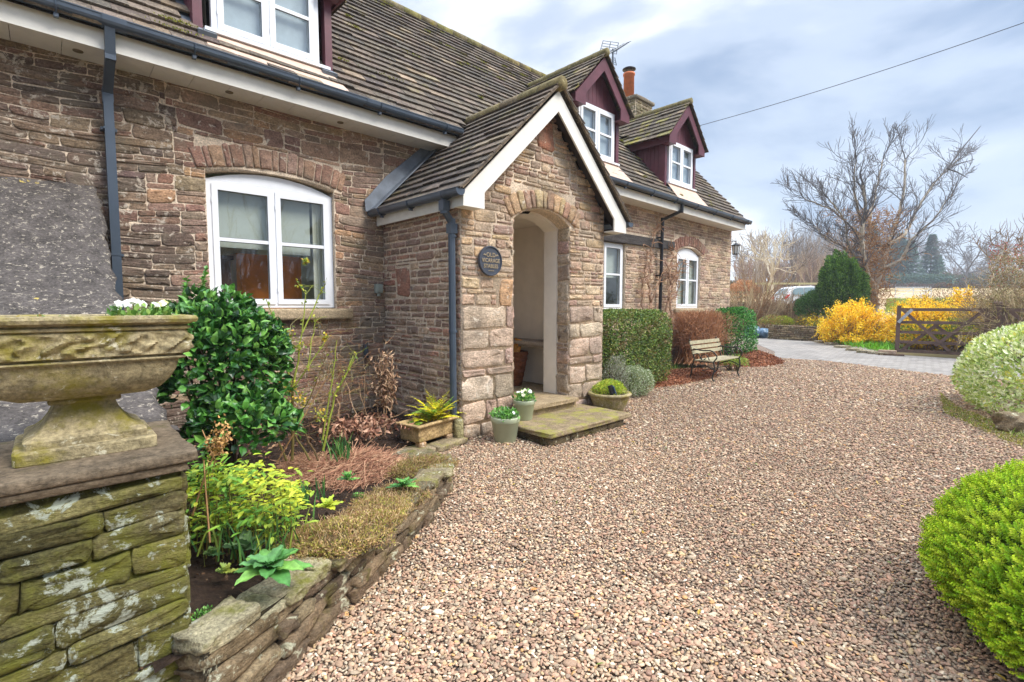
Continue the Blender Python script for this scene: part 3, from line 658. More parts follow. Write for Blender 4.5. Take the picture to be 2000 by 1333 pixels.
# ------------------------------------------------------------------ dormers
def dormer(c, detail=True, sh=0.):
    body = MB(); y0 = 5.72; zb, ze = 4.00, 5.08
    # cheeks of vertical boards, triangular down to the roof
    for sx in (-1, 1):
        xx = c+sx*DW; nb = 10; y = y0+.06
        while y < 7.0:
            y1 = min(y+.095, 7.05); z0a, z1a = zroof(y, c)-.1, zroof(y1, c)-.1
            if z0a < ze: 
                col = (1, 1, 1)
                xo = xx; xi = xx-sx*.02
                body.raw(np.array([[xo, y+.003, z0a], [xo, y1-.003, z1a], [xo, y1-.003, max(ze, z1a)], [xo, y+.003, ze], [xi, y+.003, z0a], [xi, y1-.003, z1a], [xi, y1-.003, max(ze, z1a)], [xi, y+.003, ze]]),
                         np.array([[0, 1, 2, 3], [4, 7, 6, 5], [0, 4, 5, 1], [3, 2, 6, 7], [0, 3, 7, 4], [1, 5, 6, 2]]), col, 0)
            y = y1
        body.add([[xx-sx*.012, y0+.05, zroof(y0, c)-.2], [xx-sx*.012, 7.1, zroof(7.1, c)-.1], [xx-sx*.012, 7.1, ze+.02], [xx-sx*.012, y0+.05, ze+.02]], [[0, 1, 2, 3]])
        body.box((xx-.075 if sx > 0 else xx-.006, y0-.012, zb), (xx+.006 if sx > 0 else xx+.075, y0+.075, ze+.05))   # corner post
    # gable boards
    n = 12; xs = np.linspace(-.66, .66, n+1)
    for a, b in zip(xs, xs[1:]):
        h = 5.80-abs((a+b)/2)*1.06
        if h > 5.09: body.prism([(a+.003, 5.055), (b-.003, 5.055), (b-.003, 5.83-abs(b)*1.06), (a+.003, 5.83-abs(a)*1.06)], (c, y0+.03, 0), UX, UZ, -UY, .02+.0012*rng.random())
    body.prism([(-.66, 5.03), (.66, 5.03), (0, 5.80)], (c, y0+.035, 0), UX, UZ, UY, .004)
    body.box((c-.60, y0-.008, 5.045), (c+.60, y0+.012, 5.085))
    do = body.build('dormer', M['maroon'], house)
    # barge boards with boxed feet
    bb = MB(); yb = 5.55; sl = (5.90-5.075)/.80
    for sx in (-1, 1):
        P_ = [(0, 5.86), (sx*.80, 5.86-.80*1.035), (sx*.80, 4.90), (sx*.52, 4.90), (sx*.52, 5.10), (0, 5.63)]
        if sx < 0: P_ = P_[::-1]
        bb.prism(P_, (c, yb, 0), UX, UZ, UY, .024+.001*(sx > 0))
        x0, x1 = sorted((c+sx*.795, c+sx*.53))
        bb.box((x0, yb+.025, 4.905), (x1, y0+.02, 4.925)); 
        xo = c+sx*.785
        # eaves fascia along the side
        ye = 5.40+(5.05-3.66-zs(c))/MR+.1
        bb.box((min(xo, xo-sx*.02), yb+.026, 4.90), (max(xo, xo-sx*.02), ye, 5.055))
        x0, x1 = sorted((c+sx*.775, c+sx*(DW-.0))); bb.box((x0, y0, 4.93), (x1, ye-.05, 4.945))
    bb.build('bargeboard', M['maroon'], do)
    # tiled roof, two slopes
    rf = MB(); q = 1/math.sqrt(1+1.035**2); L = .89/q
    def sk(sgn):
        def f(u, s_):
            y = 5.50+u; z = 5.045+s_*q*1.035
            return y > 5.40+(z-3.66-zs(c))/MR+.08
        return f
    for sx in (-1, 1):
        tiles(rf, (c+sx*.89, 5.50, 5.005), UY, (-sx*q, 0, 1.035*q), (sx*1.035*q, 0, q), 0, 2.6, L, sk(sx), t=.017, g=.16, tw=.3, P=TILE+[srgb(130, 124, 70)])
        rf.add([[c+sx*.86, 5.53, 5.02], [c, 5.53, 5.91], [c, 7.75, 5.91], [c+sx*.86, 6.85, 5.02]], [[0, 1, 2, 3]] if sx > 0 else [[0, 3, 2, 1]], srgb(70, 62, 52))
    rf.build('dormer_roof', M['tile_moss'], do)
    rg = MB(); y = 5.49
    while y < 7.75: rg.tube([(c, y, 5.935), (c, y+.298, 5.94)], .07, 8, srgb(128, 118, 84)); y += .3
    rg.build('dormer_ridge', M['tile_moss'], do, smooth=True)
    f = window(do, c-.53, c+.53, 4.135, 5.04, y0-.02, trans=4.60, name='window_frame', gm='glass_far')
    s_ = MB(); s_.box((c-.60, y0-.085, 4.10), (c+.63, y0+.02, 4.133)); s_.build('dormer_sill', M['white'], do)
    s_ = MB(); za = 4.10; yb0 = y0-.03; yb1 = yb0-.30
    z1 = 3.66+MR*(yb1-5.40)+zs(c)+.03
    s_.prism([(-.62, 0), (.62, 0), (.76, -.3), (-.62, -.3)], (c, yb0, za), UX, A3(0, .30/.3, (za-z1)/.3), A3(0, -.6, .8), .012); s_.build('apron', M['apron'], do)
    r_ = MB(); room(r_, c-.55, c+.55, 3.9, 5.05, y0+.09, 6.9, (1, 1, 1)); r_.build('room_lining', bpy.data.materials['room_plaster'], do)
    v = MB(); v.box((c-.52, y0+.06, 4.2), (c+.52, y0+.065, 5.0)); v.build('net_curtain', plain('net_curtain%d' % int(c), srgb(176, 188, 192), .9, var=.08, bs=0), do)
    for sx in (-1, 1):
        ld = MB(); xx = c+sx*(DW+.035)
        ld.beam((xx, 5.66, zroof(5.66, c)-.03), (xx, 6.95, zroof(6.95, c)-.03), .08, .03); ld.box((c+sx*.60-.07, 5.60, zroof(5.68, c)-.09), (c+sx*.60+.09, 5.75, zroof(5.68, c)+.03), rot=(R(30), 0, 0)); ld.build('flashing', M['lead'], do)
    return do
for c in DORM: dormer(c)

# ------------------------------------------------------------------ porch
PX0, PX1, PY, PC = 3.165, 5.62, 4.15, 4.46
pw = MB(); PFF = (A3(0, PY, 0), UX, UZ, -UY)
DX0, DX1, DZ0, DZ1, RISE = 3.92, 4.90, .28, 2.44, .16
def gable_top(x): return 3.83-abs(x-PC)*.98
def gk(u0, u1, v0, v1): return v1 < gable_top((u0+u1)/2)+.07
def front_core(y, nrm, x0, x1, m, z0=0.):
    arc, _ = arc_pts(DX0, DX1, DZ1, RISE, 12)
    L_ = [(x0, z0), (DX0, z0), (DX0, DZ1), (x0, gable_top(x0) if gable_top(x0) > 2.45 else 2.45)]
    P1 = [(x0, z0), (DX0, z0), (DX0, DZ1)]+arc[1:6]+[(PC-.05, gable_top(PC)), (x0, gable_top(x0))]
    P2 = [(DX1, z0), (x1, z0), (x1, gable_top(x1)), (PC-.05, gable_top(PC))]+arc[5:-1]+[(DX1, DZ1)]
    for P_ in (P1, P2): pw.prism(P_, (0, y, 0), UX, UZ, nrm, .001, (1, 1, 1), m)
front_core(PY+.004, -UY, PX0, PX1, 1)
SWF = (A3(PX0, YW, 0), -UY, UZ, -UX)
pw.add([[PX0, YW, 0], [PX0, PY, 0], [PX0, PY, 2.56], [PX0, YW, 2.56]], [[0, 1, 2, 3]], (1, 1, 1), 1)
pw.add([[PX1, PY, 0], [PX1, YW, 0], [PX1, YW, 2.56], [PX1, PY, 2.56]], [[0, 1, 2, 3]], (1, 1, 1), 1)
hl = [(DX0-.0, DX1+.0, 0, DZ1+.02), (DX0-.03, DX1+.1, DZ1-.03, DZ1+RISE+.24)]
# quoins low down left and right of the doorway, then rubble
quo = []
def qstone(fr, u0, u1, v0, v1, P=PAL_PORCH): stone(pw, fr, u0, u1, v0, v1, rng.uniform(.010, .018), pal(P, .08), .012); 
z = 0.
seq = [.17, .24, .26, .10, .20, .22, .26]
rows = [((3.165, 3.42), (3.42, 3.92)), ((3.165, 3.50), (3.50, 3.66), (3.66, 3.92)), ((3.165, 3.62), (3.62, 3.92)), ((3.165, 3.5), (3.5, 3.92)), ((3.165, 3.78), (3.78, 3.92)), ((3.165, 3.55), (3.55, 3.92)), ((3.165, 3.80), (3.80, 3.92))]
BUFF = [srgb(*c) for c in ((184, 162, 138), (196, 178, 154), (166, 142, 124), (178, 154, 134), (186, 156, 140), (160, 140, 122))]
for hh, row in zip(seq, rows):
    for a, b in row: qstone(PFF, a, b, z, z+hh, BUFF)
    z += hh
qstone(PFF, 3.70, 3.915, z, z+.30, [srgb(186, 148, 108)]); quo.append((3.66, 3.93, z, z+.31))
rubble(pw, PFF, PX0, DX0, z, 3.9, hl+quo, gk, h=(.05, .13), wd=(.1, .3), P=PAL_PORCH, d=(.005, .014), gap=.0105, thin=.4)
z = .0
for hh, row in zip([.2, .22, .24, .12, .24, .2, .22], [((4.90, 5.30), (5.30, 5.62)), ((4.90, 5.18), (5.18, 5.62)), ((4.9, 5.25), (5.25, 5.62)), ((4.9, 5.4), (5.4, 5.62)), ((4.9, 5.32), (5.32, 5.62)), ((4.9, 5.12), (5.12, 5.62)), ((4.9, 5.4), (5.4, 5.62))]):
    for a, b in row: qstone(PFF, a, b, z, z+hh, BUFF)
    z += hh
rubble(pw, PFF, DX1, PX1, z, 3.9, hl, gk, h=(.05, .13), wd=(.12, .34), P=PAL_PORCH, d=(.005, .014), gap=.0105, thin=.4)
rubble(pw, PFF, DX0, DX1, DZ1, 3.9, hl, gk, h=(.05, .12), wd=(.14, .34), P=PAL_PORCH, d=(.005, .013), gap=.0105)
stone(pw, PFF, PC-.16, PC+.12, 3.30, 3.66, .02, srgb(182, 126, 102))
voussoirs(pw, PFF, DX0-.03, DX1+.08, DZ1+.01, RISE, .23, 13, [srgb(*c) for c in ((190, 168, 122), (178, 146, 112), (196, 158, 120), (172, 140, 116), (186, 168, 130), (164, 126, 106))])
# left side wall, bigger red stone as in the photo
sh_ = [(.30, .62, 1.55, 1.92)]
rubble(pw, SWF, 0, YW-PY, 0, 2.5, sh_, h=(.05, .12), wd=(.1, .32), P=PAL_PORCH[:4]+PAL[:6]+[srgb(178, 120, 98)], d=(.005, .014), gap=.0105)
stone(pw, SWF, .31, .61, 1.56, 1.91, .012, srgb(164, 118, 98))
REF_ = (A3(PX1, PY, 0), UY, UZ, UX)
rubble(pw, REF_, 0, YW-PY, 0, 2.5, (), h=(.06, .12), wd=(.14, .32), P=PAL_PORCH)
# stone reveals of the doorway
JF = (A3(DX1, PY, 0), UY, UZ, -UX)
JR = (A3(DX1, PY+.2, 0), -UY, UZ, -UX)
pw.add([[DX1, PY, 0], [DX1, PY+.2, 0], [DX1, PY+.2, DZ1], [DX1, PY, DZ1]], [[0, 3, 2, 1]], (1, 1, 1), 1)
rubble(pw, JR, 0, .2, .0, DZ1, (), h=(.08, .24), wd=(.2, .4), P=BUFF, d=(.008, .02), thin=.1)
JL = (A3(DX0, PY, 0), UY, UZ, UX)
pw.add([[DX0, PY, 0], [DX0, PY+.2, 0], [DX0, PY+.2, DZ1], [DX0, PY, DZ1]], [[0, 1, 2, 3]], (1, 1, 1), 1)
rubble(pw, JL, 0, .2, .0, DZ1, (), h=(.08, .24), wd=(.2, .4), P=BUFF, d=(.008, .02), thin=.1)
arc, _ = arc_pts(DX0, DX1, DZ1, RISE, 14)
V = [[x, PY, z] for x, z in arc]+[[x, PY+.2, z] for x, z in arc]; n = len(arc)
pw.add(V, [[i, i+n, i+1+n, i+1] for i in range(n-1)], (1, 1, 1), 1)
porch = pw.build('porch', [M['wall'], M['mortar']], house, smooth=True)
# plaster lining: inner arch ring and room
pl = MB(); yi0, yi1 = PY+.2, PY+.42; ix0, ix1 = DX0+.0, DX1-.02
arc2, _ = arc_pts(ix0-.01, ix1, DZ1-.02, RISE-.015, 14)
P_ = [(ix0-.01, .28)]+arc2+[(ix1, .28)]
V = [[x, yi0-.005, z] for x, z in P_]+[[x, yi1, z] for x, z in P_]; n = len(P_)
pl.add(V, [[i, i+n, i+1+n, i+1] for i in range(n-1)])
ring_o = [(DX1+.02, .28), (DX1+.02, 2.7), (DX0-.02, 2.7), (DX0-.02, .28)]
pl.prism([(ix1, .28), (DX1+.03, .28), (DX1+.03, 2.65), (PC, 2.65)]+arc2[7:][::1][:0]+[(p[0], p[1]) for p in arc2[6:]], (0, yi0-.004, 0), UX, UZ, UY, .002)
bx0, bx1, by1, bz1 = 3.42, 5.36, YW-.02, 2.62
for q in ([[bx1, yi1, .28], [bx1, by1, .28], [bx1, by1, bz1], [bx1, yi1, bz1]], [[bx0, yi1, .28], [bx0, yi1, bz1], [bx0, by1, bz1], [bx0, by1, .28]],
          [[bx0, by1, .28], [bx0, by1, bz1], [bx1, by1, bz1], [bx1, by1, .28]], [[bx0, yi1, bz1], [bx1, yi1, bz1], [bx1, by1, bz1], [bx0, by1, bz1]]):
    pl.add(q, [[0, 1, 2, 3]])
pl.prism([(ix1, .28), (bx1, .28), (bx1, bz1), (PC, bz1)]+arc2[6:], (0, yi1, 0), UX, UZ, UY, .003)
pl.prism([(bx0, .28), (ix0, .28)]+arc2[:7]+[(PC, bz1), (bx0, bz1)], (0, yi1, 0), UX, UZ, UY, .003)
pl.build('plaster_lining', M['plaster'], porch)
s = MB(); slab(s, (4.93, yi1+.01, .90), (5.355, by1-.01, .945), srgb(150, 138, 126)); s.box((4.97, yi1+.02, .86), (5.0, by1-.02, .895), srgb(140, 128, 116)); s.build('bench_seat', stone_mat('seat_stone', var=(.8, 1.2), bs=.4), porch)
# porch roof
rf = MB(); q = 1/math.sqrt(1+.98**2); L = 1.44/q
def skp(sx):
    def f(u, s_):
        y = 3.90+u; z = 2.58+s_*q*.98; x = PC+sx*(1.46-s_*q)
        if z > 3.62: return y > 5.40+(z-3.66)/MR+.02
        return y > YW-.01
    return f
for sx in (-1, 1):
    tiles(rf, (PC+sx*1.46, 3.90, 2.575), UY, (-sx*q, 0, .98*q), (sx*.98*q, 0, q), 0, 2.4, L+.02, skp(sx), g=.15, tw=.33, t=.019)
    rf.add([[PC+sx*1.44, 3.93, 2.57], [PC, 3.93, 3.99], [PC, 5.86, 3.99], [PC+sx*.5, 5.74, 3.5], [PC+sx*1.44, 5.74, 2.57]], [[0, 1, 3, 4], [1, 2, 3, -1]] if sx < 0 else [[0, 4, 3, 1], [1, 3, 2, -1]], srgb(70, 62, 54))
    # verge mortar
    for k in range(12):
        s0 = k*L/12; s1 = (k+1)*L/12; xa = PC+sx*(1.45-s0*q); xb = PC+sx*(1.45-s1*q)
        rf.beam((xa, 3.925, 2.60+s0*q*.98), (xb, 3.925, 2.60+s1*q*.98), .03, .035+rng.uniform(-.004, .004), srgb(128, 112, 94), up=(0, 1, 0))
pr = rf.build('porch_roof', M['tile'], porch)
rg = MB(); y = 3.89
while y < 5.95: rg.tube([(PC, y, 4.00), (PC, y+.34, 4.005)], .08, 9, pal([srgb(116, 104, 84), srgb(120, 110, 70)])); y += .343
rg.build('porch_ridge', M['tile_moss'], porch, smooth=True)
bb = MB()
for sx in (-1, 1):
    P_ = [(0, 3.93), (sx*1.40, 3.93-1.40*.965), (sx*1.405, 2.435), (sx*1.13, 2.435), (sx*1.13, 2.60), (0, 3.70)]
    if sx < 0: P_ = P_[::-1]
    bb.prism(P_, (PC, 3.955, 0), UX, UZ, UY, .022+.001*(sx > 0)); x0, x1 = sorted((PC+sx*1.40, PC+sx*1.14))
    bb.box((x0, 3.98, 2.44), (x1, PY-.02, 2.455)); bb.box((min(PC+sx*1.395, PC+sx*1.375), 3.98, 2.437), (max(PC+sx*1.395, PC+sx*1.375), 5.73, 2.585))
bb.build('porch_bargeboard', M['cream'], porch)
sf = MB()
for sx in (-1, 1):
    # dark boarding under the verge
    a = (PC+sx*1.36, 4.06, 2.52); b = (PC, 4.06, 3.86); sf.beam(a, b, .17, .018, up=(sx*1, 0, 1.)); x0, x1 = sorted((PC+sx*1.375, PC+sx*1.17)); sf.box((x0, 4.0, 2.47), (x1, 5.7, 2.485))
sf.build('under_boarding', plain('verge_boarding', srgb(60, 50, 44), .8), porch)
gutter(porch, (2.995, 5.72, 2.60), (2.995, 3.93, 2.585), r=.055, joints=(1.52,), brackets=.75)
gutter(porch, (5.925, 3.93, 2.585), (5.925, 5.72, 2.60), r=.055, brackets=.75)
pipe_square(porch, [(3.0, 4.2, 2.55), (3.0, 4.2, 2.42), (3.09, 4.2, 2.30), (3.095, 4.2, .16)], .074, 'gut', clips=((3.095, 4.2, 1.18), (3.095, 4.2, 2.16)), sockets=((3.093, 4.2, 2.24), (3.0, 4.2, 2.46)), round_=True, back=(1, 0, 0))
# lead flashing up the wall at the left of the porch roof
ld = MB(); P_ = []
a = A3(2.93, 0, 2.63); b = A3(3.98, 0, 3.63); dr = (b-a)/np.linalg.norm(b-a); nr = A3(-dr[2], 0, dr[0])
P_ = [(a[0]-.02, a[2]-.03), (a[0]+.10, a[2]-.05), (b[0], b[2]-.10), (b[0]-.05, b[2]+.08), (3.2, 3.07), (2.90, 2.73)]
ld.prism(P_, (0, YW-.03, 0), UX, UZ, -UY, .012); ld.beam((2.97, 5.66, 2.62), (3.95, 5.66, 3.585), .17, .012, up=(-.7, 0, .7)); ld.build('flashing', M['lead'], porch)
# ------------------------------------------------------------------ chimney
ch = MB(); cx0, cx1, cy0, cy1 = 12.15, 12.98, 7.95, 8.60
CF = [(A3(cx0, cy0, 0), UX, UZ, -UY), (A3(cx0, cy1, 0), -UY, UZ, -UX)]
CP = [srgb(*c) for c in ((140, 130, 100), (120, 112, 84), (156, 146, 116), (128, 118, 96))]
ch.box((cx0, cy0, 6.0), (cx1, cy1, 7.15), srgb(120, 110, 90), 1)
for fr, wd_ in ((CF[0], cx1-cx0), (CF[1], cy1-cy0)): rubble(ch, fr, 0, wd_, 6.0, 7.13, P=CP, h=(.07, .13), wd=(.14, .32), d=(.01, .03))
block(ch, ((cx0+cx1)/2, (cy0+cy1)/2, 7.2), (cx1-cx0+.12, cy1-cy0+.12, .11), srgb(120, 110, 92), e=.2, jit=.02)
cho = ch.build('chimney', [M['wall'], M['mortar']], house, smooth=True)
cp = MB(); cp.lathe([(0, 0), (.15, 0), (.145, .62), (.165, .63), (.165, .68), (.12, .68), (.12, .4)], (12.25, 8.25, 7.25), 24); cp.build('chimney_pot', M['terracotta'], cho, smooth=True)
cw = MB(); cw.lathe([(0, .17), (.12, .155), (.185, .12), (.185, .105), (0, .12)], (12.25, 8.25, 7.93), 24)
for k in range(4): a = k*1.57; cw.tube([(12.25+.1*math.cos(a), 8.25+.1*math.sin(a), 7.92), (12.25+.1*math.cos(a), 8.25+.1*math.sin(a), 8.05)], .008, 5)
cw.build('cowl', M['black'], cho, smooth=True)
# ------------------------------------------------------------------ things fixed to the house
ae = empty('television_aerial', (11.2, 8.3, 6.9), 'grey metal television aerial with many thin rods above the middle dormer', 'aerial')
def loc(px, py, y=8.3):
    r = FWD+RGT*((px-1000)/968)+UPV*((666.5-py)/968); t_ = y/r.y; return Vector((r.x*t_, y, EYE+r.z*t_))
am = MB(); g0 = loc(1188, 106); g1 = loc(1224, 84); am.tube([loc(1197, 150), loc(1197, 96)], .022, 8); am.build('mast', M['gut'], ae)
am = MB(); am.tube([g0, g1], .016, 6)
for k in range(9): c = g0.lerp(g1, k/8); o = Vector((.10, -.35, .02))*(1.1-.05*k); am.tube([c-o*.5, c+o*.5], .008, 4)
am.build('boom', M['gut'], ae)
am = MB(); 
for s_ in (0, 1, 2):
    a = loc(1178+15*s_, 80+2*s_); b = loc(1172+16*s_, 100+3*s_); am.tube([a, b], .012, 5)
for f_ in np.linspace(0, 1, 5): am.tube([loc(1178, 80).lerp(loc(1172, 100), f_), loc(1208, 84).lerp(loc(1204, 106), f_)], .008, 4)
for f_ in np.linspace(0, 1, 4): am.tube([loc(1194, 112).lerp(loc(1192, 122), f_), loc(1201, 114).lerp(loc(1204, 128), f_)], .008, 4)
am.tube([loc(1201, 113), loc(1204, 128)], .01, 5)
am.build('reflector', M['gut'], ae)
# plaque
pq = empty('name_plaque', (3.535, 4.12, 1.93), 'round black plaque with gilt lettering on the stone porch left of the doorway', 'sign')
pm = MB(); rr = .162
pr_ = [(0, .022), (rr-.016, .022), (rr-.014, .032), (rr-.004, .032), (rr, .024), (rr, 0)]
a = np.arange(48)*2*np.pi/48
V = []
for r_, d_ in pr_: V += [[3.535+r_*math.cos(t_), 4.122-d_, 1.93+r_*math.sin(t_)] for t_ in a]
i = np.arange(48); j = (i+1) % 48
pm.add(V, np.concatenate([np.stack([k*48+i, k*48+j, (k+1)*48+j, (k+1)*48+i], 1) for k in range(5)])); pm.build('disc', plain('plaque_enamel', srgb(70, 74, 84), .4, var=.1), pq)
gold = plain('gilt_lettering', srgb(176, 158, 130), .4, metal=.3, var=.1, bs=0)
def text(body, size, loc_, parent, ext=.0025, sx=1.):
    cu = bpy.data.curves.new('lettering', 'FONT'); cu.body = body; cu.size = size; cu.align_x = 'CENTER'; cu.align_y = 'CENTER'; cu.extrude = ext; cu.space_character = 1.04; cu.offset = .0009
    tmp = bpy.data.objects.new('lettering', cu); COL.objects.link(tmp); dg = bpy.context.evaluated_depsgraph_get(); me = bpy.data.meshes.new_from_object(tmp.evaluated_get(dg)); bpy.data.objects.remove(tmp)
    for v in me.vertices: v.co = Vector((v.co.x*sx, -v.co.z, v.co.y))+Vector(loc_)
    me.materials.clear(); me.materials.append(gold); o = bpy.data.objects.new('lettering', me); COL.objects.link(o); o.parent = parent; o.matrix_parent_inverse = Matrix.Translation(-Vector(parent.location)); return o
text('OLD', .066, (3.535, 4.096, 1.992), pq, sx=.95); text('VICARAGE', .060, (3.535, 4.096, 1.932), pq, sx=.86); text('STABLES', .058, (3.535, 4.096, 1.872), pq, sx=.9)
or_ = MB()
for sx in (-1, 1):
    for k in range(4): p = (3.535+sx*(.075+k*.008), 4.097, 1.988+k*.005-(.012 if k > 2 else 0)); or_.box((p[0]-.006, p[1]-.003, p[2]-.003), (p[0]+.006, p[1], p[2]+.005), rot=(0, sx*.7+k*.3, 0))
for k in range(9): or_.box((3.497+k*.009, 4.094, 1.822-.002*abs(k-4)/4), (3.503+k*.009, 4.097, 1.827+.002*(k % 3)))
or_.build('ornament', gold, pq)
# alarm / junction box, wall light, lantern
jb = MB(); block(jb, (3.06, YW-.045, 1.66), (.095, .06, .115), (1, 1, 1), e=.12, jit=0); block(jb, (3.06, YW-.08, 1.66), (.06, .02, .075), (1, 1, 1), e=.12, jit=0); jb.tube([(3.06, YW-.045, 1.60), (3.06, YW-.045, 1.565)], .022, 10)
tag(jb.build('junction_box', plain('box_plastic', srgb(150, 156, 146), .5)), 'small grey green plastic box on the wall beside the near window', 'box')
wl = empty('wall_light', (2.87, YW-.04, .9), 'slim grey outdoor wall light low on the stone wall near the porch', 'light')
l_ = MB(); l_.tube([(2.87, YW-.05, .83), (2.87, YW-.05, 1.0)], .028, 12); l_.build('body', M['gut'], wl); l_ = MB(); l_.lathe([(0, 0), (.034, 0), (.034, .025), (0, .03)], (2.87, YW-.05, .80), 12); l_.box((2.85, YW-.05, .86), (2.89, YW, .96)); l_.build('cap', M['black'], wl)
ln = empty('wall_lantern', (13.75, 5.9, 3.0), 'black metal lantern on a bracket at the far corner of the cottage', 'lantern')
c = Vector((13.72, 5.75, 2.98)); l_ = MB(); l_.lathe([(.0, .17), (.05, .13), (.12, .10), (.125, .085), (0, .085)], c, 6)
for k in range(6): a = k*math.pi/3; l_.tube([c+Vector((.095*math.cos(a), .095*math.sin(a), .09)), c+Vector((.07*math.cos(a), .07*math.sin(a), -.14))], .008, 4)
l_.lathe([(0, -.16), (.075, -.155), (.078, -.135), (0, -.135)], c, 6); l_.build('cage', M['black'], ln)
l_ = MB(); l_.tube([(13.42, 5.80, 3.16), (13.72, 5.75, 3.19), (13.72, 5.75, 3.13)], .012, 6); l_.tube([(13.42, 5.80, 3.0), (13.58, 5.78, 3.17)], .008, 6); l_.build('bracket', M['black'], ln)
l_ = MB(); l_.lathe([(.068, -.13), (.09, .08)], c, 6); l_.build('lantern_glass', plain('frosted_glass', (.7, .72, .72), .2, var=.02, bs=0), ln)
# overhead wire
wr = MB(); a = at(1366, 246, 15.5); b = at(2075, 18, 11.); pts = [a.lerp(b, f_)-Vector((0, 0, .10*4*f_*(1-f_))) for f_ in np.linspace(0, 1, 24)]; wr.tube(pts, .009, 5)
tag(wr.build('overhead_cable', M['black']), 'thin black overhead cable crossing the sky above the bare tree', 'cable')
# basket in the porch
bk_ = empty('wicker_basket', (4.95, 5.28, .28), 'brown woven basket with firewood standing inside the porch', 'basket')
w_ = MB(); prof = [(.15, 0)]; 
for k in range(12): prof.append((.155+.008*k+(.006 if k % 2 else 0), .04*k+.02))
prof += [(.235, .50), (.215, .5), (.2, .3)]
w_.lathe(prof, (4.95, 5.28, .285), 26, srgb(120, 72, 44)); w_.build('basket_body', stone_mat('wicker', var=(.5, 1.4), bs=1, fine=90), bk_)
w_ = MB(); w_.beam((4.93, 5.26, .55), (5.02, 5.2, .96), .12, .10, srgb(206, 140, 62)); w_.beam((4.88, 5.3, .55), (4.94, 5.3, .86), .09, .09, srgb(190, 130, 66)); w_.build('log', M['bark'], bk_)
# ================================================================== GROUND
def smooth(a, b, x): t_ = np.clip((x-a)/(b-a), 0, 1); return t_*t_*(3-2*t_)
def hgt(x, y):
    d = x*math.cos(th)+y*math.sin(th); d = np.asarray(d, dtype=float)
    h = .55*smooth(23.2, 27, d)+.75*smooth(27.5, 33, d)+.055*np.maximum(d-36, 0)-.03*np.maximum(d-150, 0)
    return h
def sheet(name, x0, x1, y0, y1, st, zoff, mat, mask=None):
    xs = np.arange(x0, x1+st/2, st); ys = np.arange(y0, y1+st/2, st); X, Y = np.meshgrid(xs, ys); Z = hgt(X, Y)+zoff
    nx = len(xs); V = np.stack([X.ravel(), Y.ravel(), Z.ravel()], 1); i, j = np.meshgrid(np.arange(nx-1), np.arange(len(ys)-1)); k = (j*nx+i).ravel()
    mb = MB(); mb.add(V, np.stack([k, k+1, k+1+nx, k+nx], 1)); return mb.build(name, mat, smooth=True)
def field_mat():
    m, t, b = new_mat('rough_grass_field'); c = coords(t)
    n = noise(t, .09, 6, .6, c); r = ramp(t, n.outputs[0], [(.38, (1., .98, .95)), (.5, (.92, .9, .86)), (.6, (.62, .66, .42)), (.7, (.8, .7, .55))])
    n2_ = noise(t, 3, 8, .7, c); r2 = ramp(t, n2_.outputs[0], [(.3, .75), (.7, 1.2)])
    t.links.new(mix(t, 1, attr(t), mix(t, 1, r.outputs[0], r2.outputs[0], 'MULTIPLY'), 'MULTIPLY'), b.inputs['Base Color']); b.inputs['Roughness'].default_value = .95; return m
fm = field_mat()
g_ = MB(); 
xs = np.concatenate([np.arange(-30, 60, 1.5), np.geomspace(60, 420, 30)]); ys = np.concatenate([-np.geomspace(350, 40, 24), np.arange(-39, 45, 1.5), np.geomspace(45, 420, 30)])
X, Y = np.meshgrid(xs, ys); Z = hgt(X, Y)-.02; nx = len(xs); i, j = np.meshgrid(np.arange(nx-1), np.arange(len(ys)-1)); k = (j*nx+i).ravel()
D_ = (X*math.cos(th)+Y*math.sin(th)).ravel(); nf = smooth(26.5, 29, D_)[:, None]; gc = np.array(srgb(112, 96, 66))*(1-nf)+np.array([1., 1, 1])*np.array(srgb(190, 166, 132))*nf
g_.add(np.stack([X.ravel(), Y.ravel(), Z.ravel()], 1), np.stack([k, k+1, k+1+nx, k+nx], 1), gc); tag(g_.build('ground', fm, smooth=True), kind='structure')
def gravel_mat(name):
    m, t, b = new_mat(name); c = coords(t)
    v = t.nodes.new('ShaderNodeTexVoronoi'); v.inputs['Scale'].default_value = 42; t.links.new(c, v.inputs['Vector']); v.inputs['Randomness'].default_value = 1
    sp = t.nodes.new('ShaderNodeSeparateColor'); t.links.new(v.outputs['Color'], sp.inputs[0])
    r = ramp(t, sp.outputs[0], [(0, srgb(120, 100, 84)), (.2, srgb(158, 136, 116)), (.45, srgb(176, 150, 130)), (.65, srgb(146, 118, 102)), (.85, srgb(196, 176, 156)), (1, srgb(140, 126, 112))])
    rd_ = ramp(t, v.outputs['Distance'], [(.0, 1.1), (.55, .55), (.8, .3)])
    n = noise(t, .8, 5, .6, c); rn = ramp(t, n.outputs[0], [(.3, .86), (.7, 1.12)])
    s_ = mix(t, 1, mix(t, 1, r.outputs[0], rd_.outputs[0], 'MULTIPLY'), rn.outputs[0], 'MULTIPLY')
    t.links.new(s_, b.inputs['Base Color']); b.inputs['Roughness'].default_value = .8
    iv = t.nodes.new('ShaderNodeMath'); iv.operation = 'SUBTRACT'; iv.inputs[0].default_value = 1; t.links.new(v.outputs['Distance'], iv.inputs[1]); bump(t, b, iv.outputs[0], .9, .02); return m
gm_ = gravel_mat('gravel_bed')
yard = [(-3, -3), (8, -6), (14.6, -5), (13.45, 1.15), (14.62, 3.72), (14.55, 4.98), (16.5, 5.6), (25.0, 10.4), (26, 13), (13.4, 12), (-3, 12)]
g_ = MB(); g_.prism(yard, (0, 0, .0), UX, UY, -UZ, .004, (1, 1, 1)); tag(g_.build('gravel_base', gm_), kind='structure')
